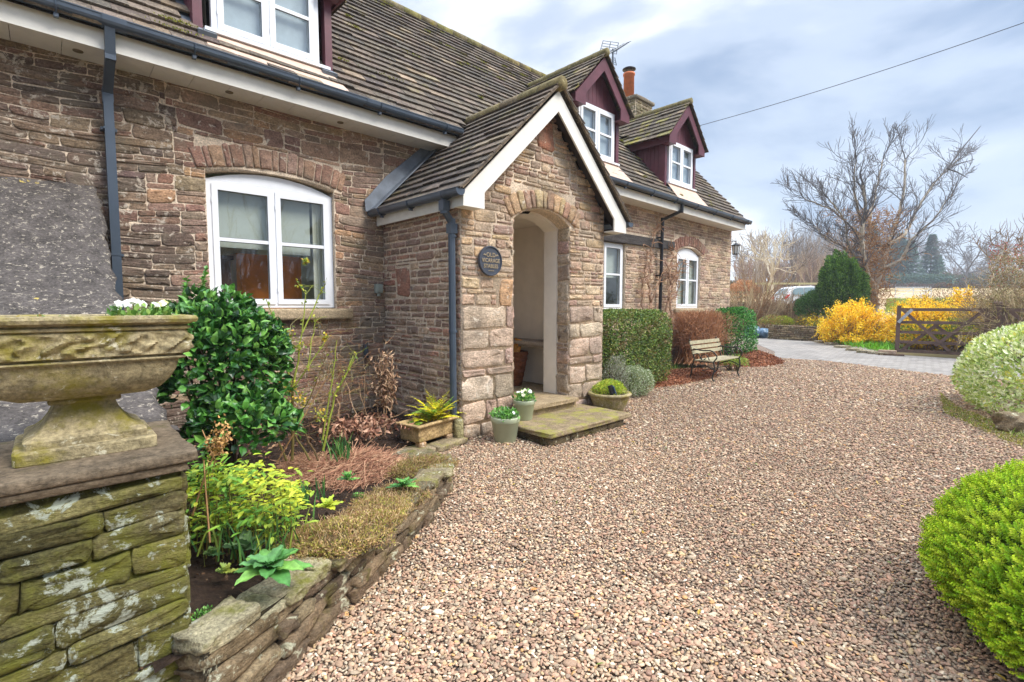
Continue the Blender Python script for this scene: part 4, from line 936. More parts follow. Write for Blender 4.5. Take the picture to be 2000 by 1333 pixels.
# block paving
def paving_mat():
    m, t, b = new_mat('block_paving'); mpn = t.nodes.new('ShaderNodeMapping'); cc = t.nodes.new('ShaderNodeTexCoord'); t.links.new(cc.outputs['Object'], mpn.inputs[0]); mpn.inputs['Rotation'].default_value = (0, 0, R(38))
    br = t.nodes.new('ShaderNodeTexBrick'); t.links.new(mpn.outputs[0], br.inputs['Vector']); br.inputs['Scale'].default_value = 1
    for k_, v_ in (('Brick Width', .21), ('Row Height', .105), ('Mortar Size', .006)): br.inputs[k_].default_value = v_
    br.inputs['Color1'].default_value = (*srgb(152, 146, 138), 1); br.inputs['Color2'].default_value = (*srgb(130, 124, 118), 1); br.inputs['Mortar'].default_value = (*srgb(88, 78, 68), 1)
    n = noise(t, 1.3, 7, .7, cc.outputs['Object']); r = ramp(t, n.outputs[0], [(.3, .75), (.7, 1.2)])
    t.links.new(mix(t, 1, br.outputs[0], r.outputs[0], 'MULTIPLY'), b.inputs['Base Color']); b.inputs['Roughness'].default_value = .75; bump(t, b, br.outputs['Fac'], -.5, .006); return m
g_ = MB(); pv = [(14.6, -5), (13.45, 1.15), (14.62, 3.72), (14.55, 4.98), (16.5, 5.6), (25.0, 10.4), (26.2, 10.4), (25.46, 9.9), (23.37, 6.37), (20.5, 4.1), (18.14, 2.99), (17.97, 1.24), (19.5, -5)]
g_.prism(pv, (0, 0, .008), UX, UY, -UZ, .004); tag(g_.build('block_paving', paving_mat()), kind='structure')
# ---- near pebbles
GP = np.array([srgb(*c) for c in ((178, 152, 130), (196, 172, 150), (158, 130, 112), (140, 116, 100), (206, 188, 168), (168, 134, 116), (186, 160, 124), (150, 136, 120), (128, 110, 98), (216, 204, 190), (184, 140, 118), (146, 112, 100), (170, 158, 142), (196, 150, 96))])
GP = np.clip((GP*.8+GP.mean(0)*.2)*np.array([1.06, 1.02, .90]), 0, .95); GDARK = np.array([.25, .25, 1.5, 1.8, .1, 1.2, 1., 1.6, 2.2, .08, .8, 1.7, .7, 1.]); GW = np.array([12, 10, 12, 10, 7, 10, 7, 8, 8, 4, 5, 7, 7, 1.]); GW /= GW.sum()
WALLB = [(.335, 1.80), (.45, 1.86), (.57, 1.93), (.86, 2.13), (1.12, 2.27), (1.53, 2.54), (1.9, 2.81), (2.2, 3.06), (2.40, 3.32), (2.44, 3.62), (2.30, 3.86)]
def inpoly(x, y, poly):
    r = np.zeros(x.shape, bool); n = len(poly)
    for i in range(n):
        (x0, y0), (x1, y1) = poly[i], poly[(i+1) % n]
        c = ((y0 > y) != (y1 > y)) & (x < (x1-x0)*(y-y0)/(y1-y0+1e-12)+x0); r ^= c
    return r
BEDP = [(-3, 1.94), (.335, 1.94)]+WALLB+[(2.35, 4.0), (3.17, 4.0), (3.17, 4.15), (5.62, 4.15), (5.62, 5.75), (-3, 5.75)]
def ico():
    p = (1+5**.5)/2; V = np.array([(-1, p, 0), (1, p, 0), (-1, -p, 0), (1, -p, 0), (0, -1, p), (0, 1, p), (0, -1, -p), (0, 1, -p), (p, 0, -1), (p, 0, 1), (-p, 0, -1), (-p, 0, 1)], float)
    V /= np.linalg.norm(V[0]); F = np.array([(0, 11, 5), (0, 5, 1), (0, 1, 7), (0, 7, 10), (0, 10, 11), (1, 5, 9), (5, 11, 4), (11, 10, 2), (10, 7, 6), (7, 1, 8), (3, 9, 4), (3, 4, 2), (3, 2, 6), (3, 6, 8), (3, 8, 9), (4, 9, 5), (2, 4, 11), (6, 2, 10), (8, 6, 7), (9, 8, 1)]); return V, F
def ico2():
    V, F = ico(); V = list(map(tuple, V)); mid = {}; FF = []
    def mdl(a, b):
        k = (min(a, b), max(a, b))
        if k not in mid: v = np.array(V[a])+np.array(V[b]); v /= np.linalg.norm(v); mid[k] = len(V); V.append(tuple(v))
        return mid[k]
    for a, b, c in F: ab, bc, ca = mdl(a, b), mdl(b, c), mdl(c, a); FF += [(a, ab, ca), (b, bc, ab), (c, ca, bc), (ab, bc, ca)]
    return np.array(V), np.array(FF)
def pebbles(mb, P, size, hi=False, P_=None, flat=(.28, .55)):
    V, F = ico2() if hi else ico(); n = len(P); k = len(V)
    sc = np.stack([size*rng.uniform(.8, 1.5, n), size*rng.uniform(.55, .95, n), size*rng.uniform(*flat, n)], 1)/2
    W = V[None]*sc[:, None]*(1+rng.normal(0, .09 if hi else .13, (n, k, 1)))
    az = rng.uniform(0, 2*np.pi, n); tl = rng.normal(0, .32, n); c, s = np.cos(tl)[:, None], np.sin(tl)[:, None]
    x, y, z = W[..., 0], W[..., 1], W[..., 2]; x, z = x*c+z*s, -x*s+z*c; c, s = np.cos(az)[:, None], np.sin(az)[:, None]; x, y = x*c-y*s, x*s+y*c
    W = np.stack([x, y, z], 2)+P[:, None]
    C = GP[rng.choice(len(GP), size=n, p=GW)] if P_ is None else np.array(P_)[rng.integers(len(P_), size=n)]
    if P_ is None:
        # more dark stones to the right, near left and in scattered patches
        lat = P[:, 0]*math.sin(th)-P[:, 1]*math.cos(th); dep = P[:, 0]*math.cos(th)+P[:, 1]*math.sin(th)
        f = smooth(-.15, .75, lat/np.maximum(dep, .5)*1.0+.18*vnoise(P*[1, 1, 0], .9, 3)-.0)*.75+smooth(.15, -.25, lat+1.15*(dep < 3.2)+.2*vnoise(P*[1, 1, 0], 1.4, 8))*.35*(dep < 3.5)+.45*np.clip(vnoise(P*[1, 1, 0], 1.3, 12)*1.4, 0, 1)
        f = np.clip(f, 0, 1); W2 = GW*GDARK; W2 /= W2.sum(); C2 = GP[rng.choice(len(GP), size=n, p=W2)]*.86; C = np.where((rng.random(n) < f)[:, None], C2, C)
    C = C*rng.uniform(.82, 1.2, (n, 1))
    mb.raw(W.reshape(-1, 3), np.concatenate([(F[None]+(np.arange(n)*k)[:, None, None]).reshape(-1, 3), -np.ones((n*len(F), 1), dtype=int)], 1), np.repeat(C, k, 0), 0)
def ringpts(r0, r1, sp):
    x0, x1, y0, y1 = -1, r1, -r1*.2, r1
    n = int((x1-x0)/sp); m_ = int((y1-y0)/sp); X, Y = np.meshgrid(x0+np.arange(n)*sp, y0+np.arange(m_)*sp); X = X.ravel()+rng.uniform(-.45, .45, X.size)*sp; Y = Y.ravel()+rng.uniform(-.45, .45, Y.size)*sp
    d = X*math.cos(th)+Y*math.sin(th); l = X*math.sin(th)-Y*math.cos(th); rr = np.hypot(X, Y)
    ok = (rr >= r0) & (rr < r1) & (np.abs(l) < d*1.1+.15) & (d > .5)
    ok &= ~inpoly(X, Y, BEDP); ok &= ~((X > 3.66) & (X < 5.1) & (Y > 3.36) & (Y < 4.2)); ok &= ~((Y > 5.72)); ok &= inpoly(X, Y, yard)
    return X[ok], Y[ok]
pm_ = leaf_mat('pebble_stone', .6, 0, .3, .22, 160)
def gh(x, y): return .012*np.sin(x*1.7+y*.6)+.01*np.sin(y*2.3-x*.9)
gv = MB()
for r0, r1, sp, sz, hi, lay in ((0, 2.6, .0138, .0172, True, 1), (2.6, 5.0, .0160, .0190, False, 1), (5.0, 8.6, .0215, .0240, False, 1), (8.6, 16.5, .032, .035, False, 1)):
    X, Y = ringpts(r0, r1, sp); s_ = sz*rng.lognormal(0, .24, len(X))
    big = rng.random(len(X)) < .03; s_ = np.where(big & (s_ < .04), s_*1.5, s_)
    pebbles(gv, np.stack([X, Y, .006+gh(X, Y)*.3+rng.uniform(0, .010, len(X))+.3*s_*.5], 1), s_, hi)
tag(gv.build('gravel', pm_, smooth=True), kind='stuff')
def stray(n, box_, cols, L, name, label):
    mb = MB(); X = rng.uniform(box_[0], box_[1], n); Y = rng.uniform(box_[2], box_[3], n); ok = ~inpoly(X, Y, BEDP); X, Y = X[ok], Y[ok]; n = len(X)
    D = rdir(n); D[:, 2] *= .15; leaves(mb, np.stack([X, Y, np.full(n, .03)], 1), D, np.tile([0, 0, 1.], (n, 1))+rdir(n)*.3, L*rng.uniform(.6, 1.3, n), L*.45, colmix(cols, n), 1)
    return tag(mb.build(name, M['leaf']), kind='stuff')
stray(260, (1.0, 11, -.9, 5.4), [srgb(176, 150, 60), srgb(140, 96, 60), srgb(110, 130, 60), srgb(190, 130, 70)], .035, 'fallen_leaves', '')

# ================================================================== RAISED BED
sb_ = MB()
gx, gy = np.meshgrid(np.arange(-.2, 3.15, .05), np.arange(1.9, 5.76, .05)); nx = gx.shape[1]
def inner(poly, off):  # shrink bed wall line inwards
    out = []
    for i in range(len(poly)):
        a = np.array(poly[max(i-1, 0)]); b = np.array(poly[min(i+1, len(poly)-1)]); t_ = (b-a)/np.linalg.norm(b-a); out.append((poly[i][0]-t_[1]*off, poly[i][1]+t_[0]*off))
    return out
WH = [.36, .36, .33, .30, .28, .27, .245, .20, .155, .13, .11]
soilpoly = inner(WALLB, .10)+[(2.3, 4.1), (3.12, 4.2), (3.12, 5.76), (-.25, 5.76), (-.25, 1.95)]
def bed_h(x, y):
    t_ = np.clip((x-.3)/2.1, 0, 1); return .27*(1-t_)+.09*t_+.02*np.sin(x*5+y*3)+.015*np.sin(y*9-x*4)+.05*smooth(3.6, 5.6, y)*(t_)
Zb = bed_h(gx, gy)+rng.normal(0, .006, gx.shape); ok = inpoly(gx, gy, soilpoly)
V = np.stack([gx.ravel(), gy.ravel(), Zb.ravel()], 1); i, j = np.meshgrid(np.arange(nx-1), np.arange(gx.shape[0]-1)); k = (j*nx+i).ravel(); okf = ok.ravel(); sel = okf[k] & okf[k+1] & okf[k+nx] & okf[k+nx+1]; k = k[sel]
sb_.add(V, np.stack([k, k+1, k+1+nx, k+nx], 1)); so_ = sb_.build('soil', M['soil'], smooth=True); tag(so_, kind='structure')
# crumbs of soil and litter
cr_ = MB(); n = 5200; X = rng.uniform(-.1, 3.1, n); Y = rng.uniform(1.95, 5.7, n); ok = inpoly(X, Y, soilpoly); X, Y = X[ok], Y[ok]; s_ = rng.lognormal(-4.3, .45, len(X))
pebbles(cr_, np.stack([X, Y, bed_h(X, Y)+s_*.1], 1), s_, False, [srgb(70, 54, 42), srgb(54, 42, 34), srgb(86, 66, 50), srgb(104, 84, 64), srgb(48, 38, 32)], (.5, .9))
tag(cr_.build('soil_crumbs', M['soil'] if False else leaf_mat('crumb', .95, 0, .1)), kind='stuff')
# dead leaves on the soil near the wall
dl = MB(); n = 900; X = rng.uniform(.3, 3.1, n); Y = rng.uniform(2.6, 5.7, n); wgt = (Y > 4.2) | (rng.random(n) < .35); ok = inpoly(X, Y, soilpoly) & wgt; X, Y = X[ok], Y[ok]; n = len(X); D = rdir(n); D[:, 2] = abs(D[:, 2])*.4
leaves(dl, np.stack([X, Y, bed_h(X, Y)+.01], 1), D, np.tile([0, 0, 1.], (n, 1))+rdir(n)*.7, rng.uniform(.025, .06, n), rng.uniform(.02, .035, n), colmix([srgb(150, 112, 84), srgb(120, 84, 62), srgb(172, 138, 104), srgb(98, 70, 54), srgb(140, 90, 70)], n), 1, curl=.5)
tag(dl.build('dead_leaves', M['leaf']), kind='stuff')
# low curved retaining wall
bw = empty('garden_retaining_wall', (1.2, 2.4, 0), 'low curved mossy stone wall holding the flower bed above the gravel', 'garden wall')
P2 = np.array(WALLB); seg = np.linalg.norm(np.diff(P2, axis=0), axis=1); cs = np.concatenate([[0], np.cumsum(seg)]); LT = cs[-1]
def wp(s): return np.array([np.interp(s, cs, P2[:, 0]), np.interp(s, cs, P2[:, 1])])
def wd(s): a, b = wp(max(s-.06, 0)), wp(min(s+.06, LT)); t_ = (b-a)/np.linalg.norm(b-a); return t_
bm_ = MB()
z_ = 0.
for cidx, (lo, hi_) in enumerate(((-.02, .24), (.24, .44), (.44, .62), (.62, .80))):
    s = .0
    while s < LT:
        ln_ = rng.uniform(.10, .34); c = s+ln_/2; s += ln_
        if c > LT: break
        H = np.interp(c, cs, WH); z0, z1 = lo*H, hi_*H
        if H < .16 and cidx == 1: z1 = .8*H
        if H < .16 and cidx >= 2: continue
        p, t_ = wp(c), wd(c); nrm = np.array([t_[1], -t_[0]]); ins = -.07+rng.normal(0, .012)-.01*cidx
        a_ = math.atan2(t_[1], t_[0])
        block(bm_, (p[0]+nrm[0]*ins, p[1]+nrm[1]*ins, (z0+z1)/2+rng.normal(0, .004)), (ln_-.006, .17, z1-z0-.003), pal(PAL_BED), (rng.normal(0, .05), rng.normal(0, .04), a_+rng.normal(0, .05)), e=.2, jit=.07, n=6)
bm_.add(np.array([[*(wp(s)+np.array([-wd(s)[1], wd(s)[0]])*.03), z] for s in np.linspace(0, LT, 30) for z in (0, np.interp(s, cs, WH)*.9)]), [[2*i, 2*i+2, 2*i+3, 2*i+1] for i in range(29)], srgb(60, 52, 40))
bm_.build('wall_stones', M['bedwall'], bw, smooth=True)
cps = MB(); s = .0
for ln_, tk, ovr in ((.24, .055, .01), (.13, .03, .0), (.2, .04, .01), (.10, .06, .0), (.22, .05, .04), (.30, .045, .05), (.34, .05, .03), (.30, .05, .04), (.3, .05, .03), (.28, .05, .05), (.25, .06, .03), (.3, .05, .03), (.26, .07, .02), (.24, .06, .02)):
    c = s+ln_/2; s += ln_
    if c > LT: break
    p, t_ = wp(c), wd(c); nrm = np.array([t_[1], -t_[0]]); H = np.interp(c, cs, WH); a_ = math.atan2(t_[1], t_[0])
    block(cps, (p[0]+nrm[0]*(ovr-.11), p[1]+nrm[1]*(ovr-.11), H*.8+tk/2+rng.normal(0, .003)), (ln_-.008, rng.uniform(.15, .22), tk), pal([srgb(158, 148, 116), srgb(124, 114, 84), srgb(178, 168, 134), srgb(136, 122, 96)], k=0), (rng.normal(0, .05), rng.normal(0, .03), a_+rng.normal(0, .08)), e=.13, jit=.07, n=9)
cps.build('cap_stones', stone_mat('cap_stone', bd=.012, fine=80, var=(.5, 1.4), spots=srgb(206, 204, 180), spot_amt=.05, spot_scale=13, moss=srgb(128, 126, 50), moss_amt=.06, moss_scale=6, bs=1), bw, smooth=True)
# ================================================================== PILLAR, SLOPE, URN
pi = empty('stone_pillar', (-.1, 2.2, 0), 'lichen covered dry stone pillar under the urn at the end of the garden wall', 'pillar')
pm2 = MB(); FX = .312; FY = 1.965; FR = (A3(0, FY, 0), UX, UZ, -UY)
pm2.box((-1.1, FY+.004, -.02), (FX-.004, 2.52, .885), srgb(84, 80, 44), 0)
wb = lambda u, v: .15*(u-.3)*(1-v*1.02)+.006*np.sin(u*9+v*14)
z = -.02
for hh in (.12, .10, .075, .11, .06, .085, .05, .10, .075, .065, .05):
    u = -1.05-rng.uniform(0, .2)
    while u < FX:
        ww = rng.uniform(.2, .55); a, b = max(u, -1.1), min(u+ww, FX); 
        if FX-b < .09: b = FX; ww = FX-u
        u += ww
        if b-a > .04: stone(pm2, FR, a, b, z, z+hh, rng.uniform(.008, .024), pal(PAL_PIL, .2), .0008, wob=wb)
    z += hh
z = -.02
for hh in (.12, .12, .1, .09, .13, .07, .12, .08, .065):
    stone(pm2, (A3(FX, FY, 0), UY, UZ, UX), 0, .30, z, z+hh, rng.uniform(.006, .018), pal(PAL_PIL), .003); stone(pm2, (A3(FX, FY, 0), UY, UZ, UX), .3, .55, z, z+hh, rng.uniform(.01, .02), pal(PAL_PIL), .003); z += hh
pm2.build('masonry', M['pillar'], pi, smooth=True)
cp_ = MB()
block(cp_, (-.40, 2.24, .905), (1.46, .60, .035), srgb(104, 96, 66), (0, R(-.4), 0), e=.3, jit=.012, n=12)
block(cp_, (-.39, 2.245, .937), (1.49, .63, .038), srgb(118, 102, 84), (0, R(-.4), 0), e=.25, jit=.010, n=14)
cp_.build('coping', M['cope'], pi, smooth=True)
# sloping slab wall behind
sl_ = MB(); prof = [(2.50, .90), (2.9, .99), (3.6, 1.14), (4.43, 1.475), (4.76, 1.70), (5.05, 1.86), (5.22, 2.13), (5.74, 2.48)]
pf = np.array(prof); nY = 70; ys_ = np.linspace(2.5, 5.74, nY); zs_ = np.interp(ys_, pf[:, 0], pf[:, 1]); zs_ = np.convolve(np.pad(zs_, 3, 'edge'), np.ones(7)/7, 'valid'); zs_[0] = .9; zs_[-1] = 2.48
nX = 70; xs_ = np.linspace(-1.9, .385, nX); V = []
for iy, (y, z) in enumerate(zip(ys_, zs_)):
    for ix, x in enumerate(xs_):
        e_ = (.012*math.sin(y*23)+rng.normal(0, .004)) if ix == nX-1 else 0
        V.append([x+e_, y, z+.020*((y*1.55+.04*math.sin(x*3)) % 1)-(.012 if abs((x*1.3+(int(y*1.55) % 2)*.5) % 1-.5) < .035 else 0)+rng.normal(0, .003)-(.012 if ix == nX-1 else 0)+.008*math.sin(y*13+x*2)])
k0 = len(V)
for y, z in zip(ys_, zs_): V.append([.372, y, z-.075]); 
for y, z in zip(ys_, zs_): V.append([.34, y, z-.08]); 
for y, z in zip(ys_, zs_): V.append([.34, y, 0.]); 
F = [[iy*nX+ix, iy*nX+ix+1, (iy+1)*nX+ix+1, (iy+1)*nX+ix] for iy in range(nY-1) for ix in range(nX-1)]
F += [[iy*nX+nX-1, k0+iy, k0+iy+1, (iy+1)*nX+nX-1] for iy in range(nY-1)]+[[k0+q*nY+iy, k0+(q+1)*nY+iy, k0+(q+1)*nY+iy+1, k0+q*nY+iy+1] for q in (0, 1) for iy in range(nY-1)]
sl_.add(V, F, (1, 1, 1)); tag(sl_.build('sloping_buttress', M['slope'], smooth=True), 'dark stone buttress with a sloping lichen speckled top running up to the cottage wall', 'buttress')
# urn
ur = empty('stone_urn', (.08, 2.26, .955), 'weathered rectangular stone urn on a stepped foot, standing on the pillar', 'urn')
UCX, UCY = .083, 2.255
def rect_loft(mb, prof, cx, cy, z0, n=9, rc=.18, relief=None, col=(1, 1, 1), close=True):
    "loft rounded rectangles: prof rows (half x, half y, z)"
    def ring(hx, hy):
        pts = []; r = rc*min(hx, hy)
        for (sx, sy, a0) in ((1, -1, -90), (1, 1, 0), (-1, 1, 90), (-1, -1, 180)):
            for a in np.linspace(a0, a0+90, 4): pts.append((sx*(hx-r)+r*math.cos(R(a)), sy*(hy-r)+r*math.sin(R(a))))
        out = []
        for i in range(len(pts)):
            p, q = np.array(pts[i]), np.array(pts[(i+1) % len(pts)]); k = 1 if i % 4 != 3 else n
            for f_ in range(k): out.append(p+(q-p)*f_/k)
        return np.array(out)
    V = []; 
    for hx, hy, z in prof: r_ = ring(hx, hy); V += [[cx+x, cy+y, z0+z] for x, y in r_]
    N_ = len(V)//len(prof); V = np.array(V)
    if relief: V = relief(V, N_)
    i = np.arange(N_); j = (i+1) % N_
    F = np.concatenate([np.stack([k*N_+i, k*N_+j, (k+1)*N_+j, (k+1)*N_+i], 1) for k in range(len(prof)-1)])
    mb.add(V, F, col); return N_
um = MB()
rect_loft(um, [(.0, .0, 0), (.178, .165, 0), (.181, .168, .005), (.181, .168, .038), (.176, .163, .044), (.156, .143, .044), (.157, .144, .066), (.150, .137, .074), (.132, .120, .082), (.112, .102, .100), (.096, .087, .125), (.085, .077, .150), (.080, .072, .164), (.080, .072, .168), (.092, .084, .170), (.095, .087, .178), (.092, .084, .188), (.0, .0, .2)], UCX, UCY, .957, rc=.12)
um.build('foot', M['urn'], ur, smooth=True, sharp=28)
um = MB()
fz = np.linspace(.330, .405, 14)
pr_ = [(.0, .0, .19), (.11, .09, .187), (.160, .130, .194), (.200, .162, .212), (.226, .184, .242), (.242, .196, .272), (.249, .202, .298), (.251, .204, .309), (.268, .214, .310), (.272, .218, .315), (.268, .214, .320), (.258, .205, .321), (.262, .208, .326)]
pr_ += [(.279, .221, z) for z in fz]
pr_ += [(.274, .216, .410), (.286, .228, .414), (.286, .228, .422), (.276, .218, .426), (.290, .232, .434), (.304, .245, .437), (.308, .249, .448), (.303, .244, .458), (.285, .226, .460), (.265, .206, .455), (.260, .2, .42), (.0, .0, .415)]
def relief(V, N_):
    ctr = np.array([UCX, UCY]); V = V.copy()
    for k in range(13, 13+len(fz)):
        R_ = V[k*N_:(k+1)*N_]; f = (R_[:, 2]-.957-.330)/.075
        u = np.where(np.abs(R_[:, 1]-UCY) > .2, R_[:, 0]-UCX, R_[:, 1]-UCY)
        env = np.clip(np.minimum(f, 1-f)*5, 0, 1)
        a = np.sin(u*84+np.sin(f*6)*2.2)*np.cos((f-.5)*6+np.sin(u*42)*1.3); b = np.sin(u*105-f*7)*.5
        h = .017*env*np.clip(a+b, -.4, 1.2)
        out = R_[:, :2]-ctr; out /= np.maximum(np.abs(out)/np.array([.279, .221]), 1e-6).max(1)[:, None]; d = out/np.linalg.norm(out, axis=1)[:, None]
        R_[:, :2] += d*h[:, None]
    return V
rect_loft(um, pr_, UCX, UCY, .957, n=64, rc=.10, relief=relief)
um.build('bowl', M['urn'], ur, smooth=True, sharp=38)
um = MB(); um.box((UCX-.255, UCY-.2, 1.30), (UCX+.255, UCY+.2, 1.385)); um.build('compost', M['soil'], ur)
def flower_plant(name, c, rx, ry, hgt_, n, leafc, flow, nf, label, cat, group=None, L=.035, fz_=.02, parent=None, up=.5, fr=.014, kind=1, W=None):
    root = empty(name, c, label, cat, group)
    mb = MB(); dome(mb, c, (rx, ry, hgt_), n, L, W or L*.6, leafc, kind, up=up, shell=.8, bump_=.2, zmin=c[2]-.005, jitter=.9)
    mb.build('leaves', M['leaf'], root)
    if nf:
        f = MB()
        for _ in range(nf):
            a = rng.uniform(0, 6.28); q = math.sqrt(rng.random())*.85; p = Vector(c)+Vector((rx*q*math.cos(a), ry*q*math.sin(a), hgt_*math.sqrt(max(0, 1-q*q))*rng.uniform(.85, 1.15)+fz_))
            cc = flow[rng.integers(len(flow))]; nr_ = Vector((rng.normal(0, .5)-.3, rng.normal(0, .5)-.7, .6)).normalized(); t1 = nr_.orthogonal().normalized(); t2 = nr_.cross(t1)
            for k in range(5):
                a2 = k*1.257; dd = t1*math.cos(a2)+t2*math.sin(a2); leaves(f, [list(p)], np.array([list(dd+nr_*.15)]), np.array([list(nr_)]), fr*1.5, fr*1.5, np.array([cc])*rng.uniform(.85, 1.1), 1, curl=.2)
            f.tube([p-Vector((0, 0, .03)), p], .0015, 3, srgb(110, 140, 60))
        f.build('flowers', M['leaf'], root)
    return root
flower_plant('pansies', (.255, 2.2, 1.385), .11, .13, .06, 190, [srgb(110, 150, 60), srgb(140, 170, 80), srgb(90, 130, 50)], [srgb(240, 240, 228), srgb(232, 234, 214), srgb(222, 220, 150), srgb(240, 240, 230)], 13, 'white and lime pansies filling the right end of the stone urn', 'flowers', L=.028, fr=.011)
flower_plant('violas', (.0, 2.3, 1.385), .24, .14, .016, 60, [srgb(100, 130, 50), srgb(150, 130, 60)], [srgb(60, 50, 100), srgb(70, 60, 120)], 3, 'dark violet violas sparse along the left and middle of the stone urn', 'flowers', L=.022, fz_=.0, fr=.008)

# ================================================================== STEPS
st = empty('stone_steps', (4.3, 3.8, 0), 'two worn mossy stone steps leading up to the porch doorway', 'steps')
q_ = MB(); block(q_, (4.38, 3.78, .125), (1.46, .92, .055), (1, 1, 1), e=.2, jit=.008, n=20); q_.build('lower_slab', M['step'], st, smooth=True)
q_ = MB()
for x in np.arange(3.74, 5.05, .33): block(q_, (x+.1, 3.43, .05), (.32, .16, .105), srgb(110, 96, 72), e=.15, jit=.03)
for y in (3.6, 3.9): block(q_, (3.78, y, .05), (.16, .3, .105), srgb(110, 96, 72), e=.15, jit=.03); block(q_, (5.0, y, .05), (.16, .3, .105), srgb(110, 96, 72), e=.15, jit=.03)
q_.build('riser_stones', M['bedwall'], st, smooth=True)
q_ = MB(); block(q_, (4.40, 4.26, .255), (1.02, .56, .055), (1, 1, 1), e=.12, jit=.006, n=16); q_.box((3.9, 4.04, .1), (4.93, 4.5, .23)); q_.box((3.45, 4.52, .1), (5.35, 5.72, .278)); q_.build('upper_slab', stone_mat('threshold_stone', base=srgb(158, 138, 108), var=(.65, 1.3), spots=srgb(190, 176, 140), spot_amt=-.02, moss=srgb(160, 144, 60), moss_amt=.0, moss_scale=3, bs=.6, stretch=(1, 1, 1)), st, smooth=False)
# ================================================================== POTS
def pot(name, c, r, h, label, group):
    root = empty(name, c, label, 'plant pot', group); p = MB()
    p.lathe([(0, 0), (r*.70, 0), (r*.73, .006), (r*.93, h*.76), (r*.95, h*.77), (r*1.0, h*.80), (r*1.01, h*.97), (r*.99, h), (r*.92, h), (r*.90, h*.93), (0, h*.92)], c, 40); p.build('pot_body', M['pot'], root, smooth=True)
    p = MB(); p.lathe([(0, h*.925), (r*.9, h*.92)], c, 24); p.build('pot_soil', M['soil'], root); return root
c1 = (3.50, 3.83, .008); c2 = (3.93, 3.98, .153)
pot('garden_pot', c1, .155, .27, 'large sage green pot on the gravel beside the porch steps', 'sage green pots by the porch')
pot('garden_pot', c2, .125, .225, 'smaller sage green pot on the lower step behind the larger pot', 'sage green pots by the porch')
GRN = [srgb(104, 160, 62), srgb(110, 166, 72), srgb(66, 116, 48), srgb(130, 180, 90)]
flower_plant('potted_plant', (c1[0], c1[1], .26), .155, .15, .10, 420, GRN, [srgb(242, 242, 236)], 2, 'bushy green plant with a white bloom in the large sage pot', 'plant', L=.036, up=.6)
flower_plant('potted_plant', (c2[0], c2[1], .37), .125, .12, .105, 260, GRN+[srgb(150, 180, 80)], [srgb(248, 248, 240), srgb(240, 238, 200)], 7, 'green plant topped with white flowers in the smaller sage pot', 'plant', L=.036, up=.8, fr=.017)
# stone bowl with plant and solar light
bo = empty('stone_bowl_planter', (5.42, 3.93, 0), 'round mossy stone bowl planter right of the porch steps', 'planter')
b_ = MB(); bc = (5.43, 3.88, 0.0); b_.lathe([(0, 0), (.17, 0), (.18, .05), (.19, .08), (.225, .14), (.25, .22), (.262, .255), (.285, .265), (.29, .285), (.275, .30), (.24, .298), (.22, .26), (0, .25)], bc, 44); b_.build('bowl', M['urn'], bo, smooth=True)
b_ = MB(); b_.lathe([(0, .265), (.235, .262)], bc, 24); b_.build('bowl_soil', M['soil'], bo)
mb = MB(); dome(mb, (bc[0]+.07, bc[1]+.05, .28), (.25, .21, .16), 3600, .022, .013, [srgb(166, 190, 60), srgb(196, 206, 70), srgb(130, 170, 60), srgb(210, 206, 90)], 0, shell=.5, zmin=.27)
tag(mb.build('cushion_plant', M['leaf']), 'lime green cushion plant growing in the round stone bowl', 'plant')
so2 = empty('solar_light', (5.32, 3.80, .27), 'small black solar spotlight stuck in the stone bowl', 'light')
b_ = MB(); b_.tube([(5.33, 3.76, .24), (5.33, 3.76, .36)], .008, 6); b_.tube([(5.33, 3.76, .30), (5.31, 3.79, .41)], .035, 12); b_.build('body', M['black'], so2)
b_ = MB(); b_.beam((5.355, 3.725, .30), (5.325, 3.745, .40), .055, .008, up=(1, -1, 0)); b_.build('solar_panel', plain('solar_panel', srgb(90, 110, 160), .2), so2)
# trough
tr_ = empty('carved_stone_trough', (2.78, 4.2, .1), 'carved rectangular stone trough standing on small blocks by the porch corner', 'planter')
tm = MB(); TA = math.atan2(4.148-4.031, 3.064-2.512); ca, sa = math.cos(TA), math.sin(TA)
pr_ = [(0, 0, 0), (.255, .125, 0), (.26, .13, .01)]+[(.262+.0, .132, z) for z in np.linspace(.02, .135, 10)]+[(.264, .134, .14), (.272, .142, .148), (.295, .165, .152), (.297, .167, .168), (.29, .16, .176), (.255, .125, .176), (.25, .12, .14), (0, 0, .13)]
def trel(V, N_):
    V = V.copy()
    for k in range(3, 13):
        R_ = V[k*N_:(k+1)*N_]; f = (R_[:, 2]-.115-.02)/.115; env = np.clip(np.minimum(f, 1-f)*5, 0, 1); u = R_[:, 0]
        h = .010*env*np.clip(np.sin(u*48+np.sin(f*7)*2)*np.cos(f*6-3+np.sin(u*24)*1.4), -.3, 1); R_[:, 1] += np.sign(R_[:, 1])*h*(np.abs(R_[:, 1]) > .13)
    return V
rect_loft(tm, pr_, 0, 0, .115, n=40, rc=.08, relief=trel); Vt = tm.V[0]; tm.V[0] = np.stack([Vt[:, 0]*ca-Vt[:, 1]*sa+2.80, Vt[:, 0]*sa+Vt[:, 1]*ca+4.235, Vt[:, 2]], 1); tm.build('trough_body', stone_mat('trough_stone', base=srgb(176, 148, 104), var=(.65, 1.3), spots=srgb(196, 176, 140), spot_amt=-.02, moss=srgb(150, 136, 66), moss_amt=-.02, bs=.7, stretch=(1, 1, 1)), tr_, smooth=True)
for x, y in ((2.62, 4.10), (3.0, 4.18), (2.60, 4.27), (2.98, 4.35)): tm = MB(); block(tm, (x, y, .085), (.08, .09, .06), srgb(196, 160, 120), e=.12, jit=.01); tm.build('foot_block', M['wall'], tr_, smooth=True)
pv_ = MB()
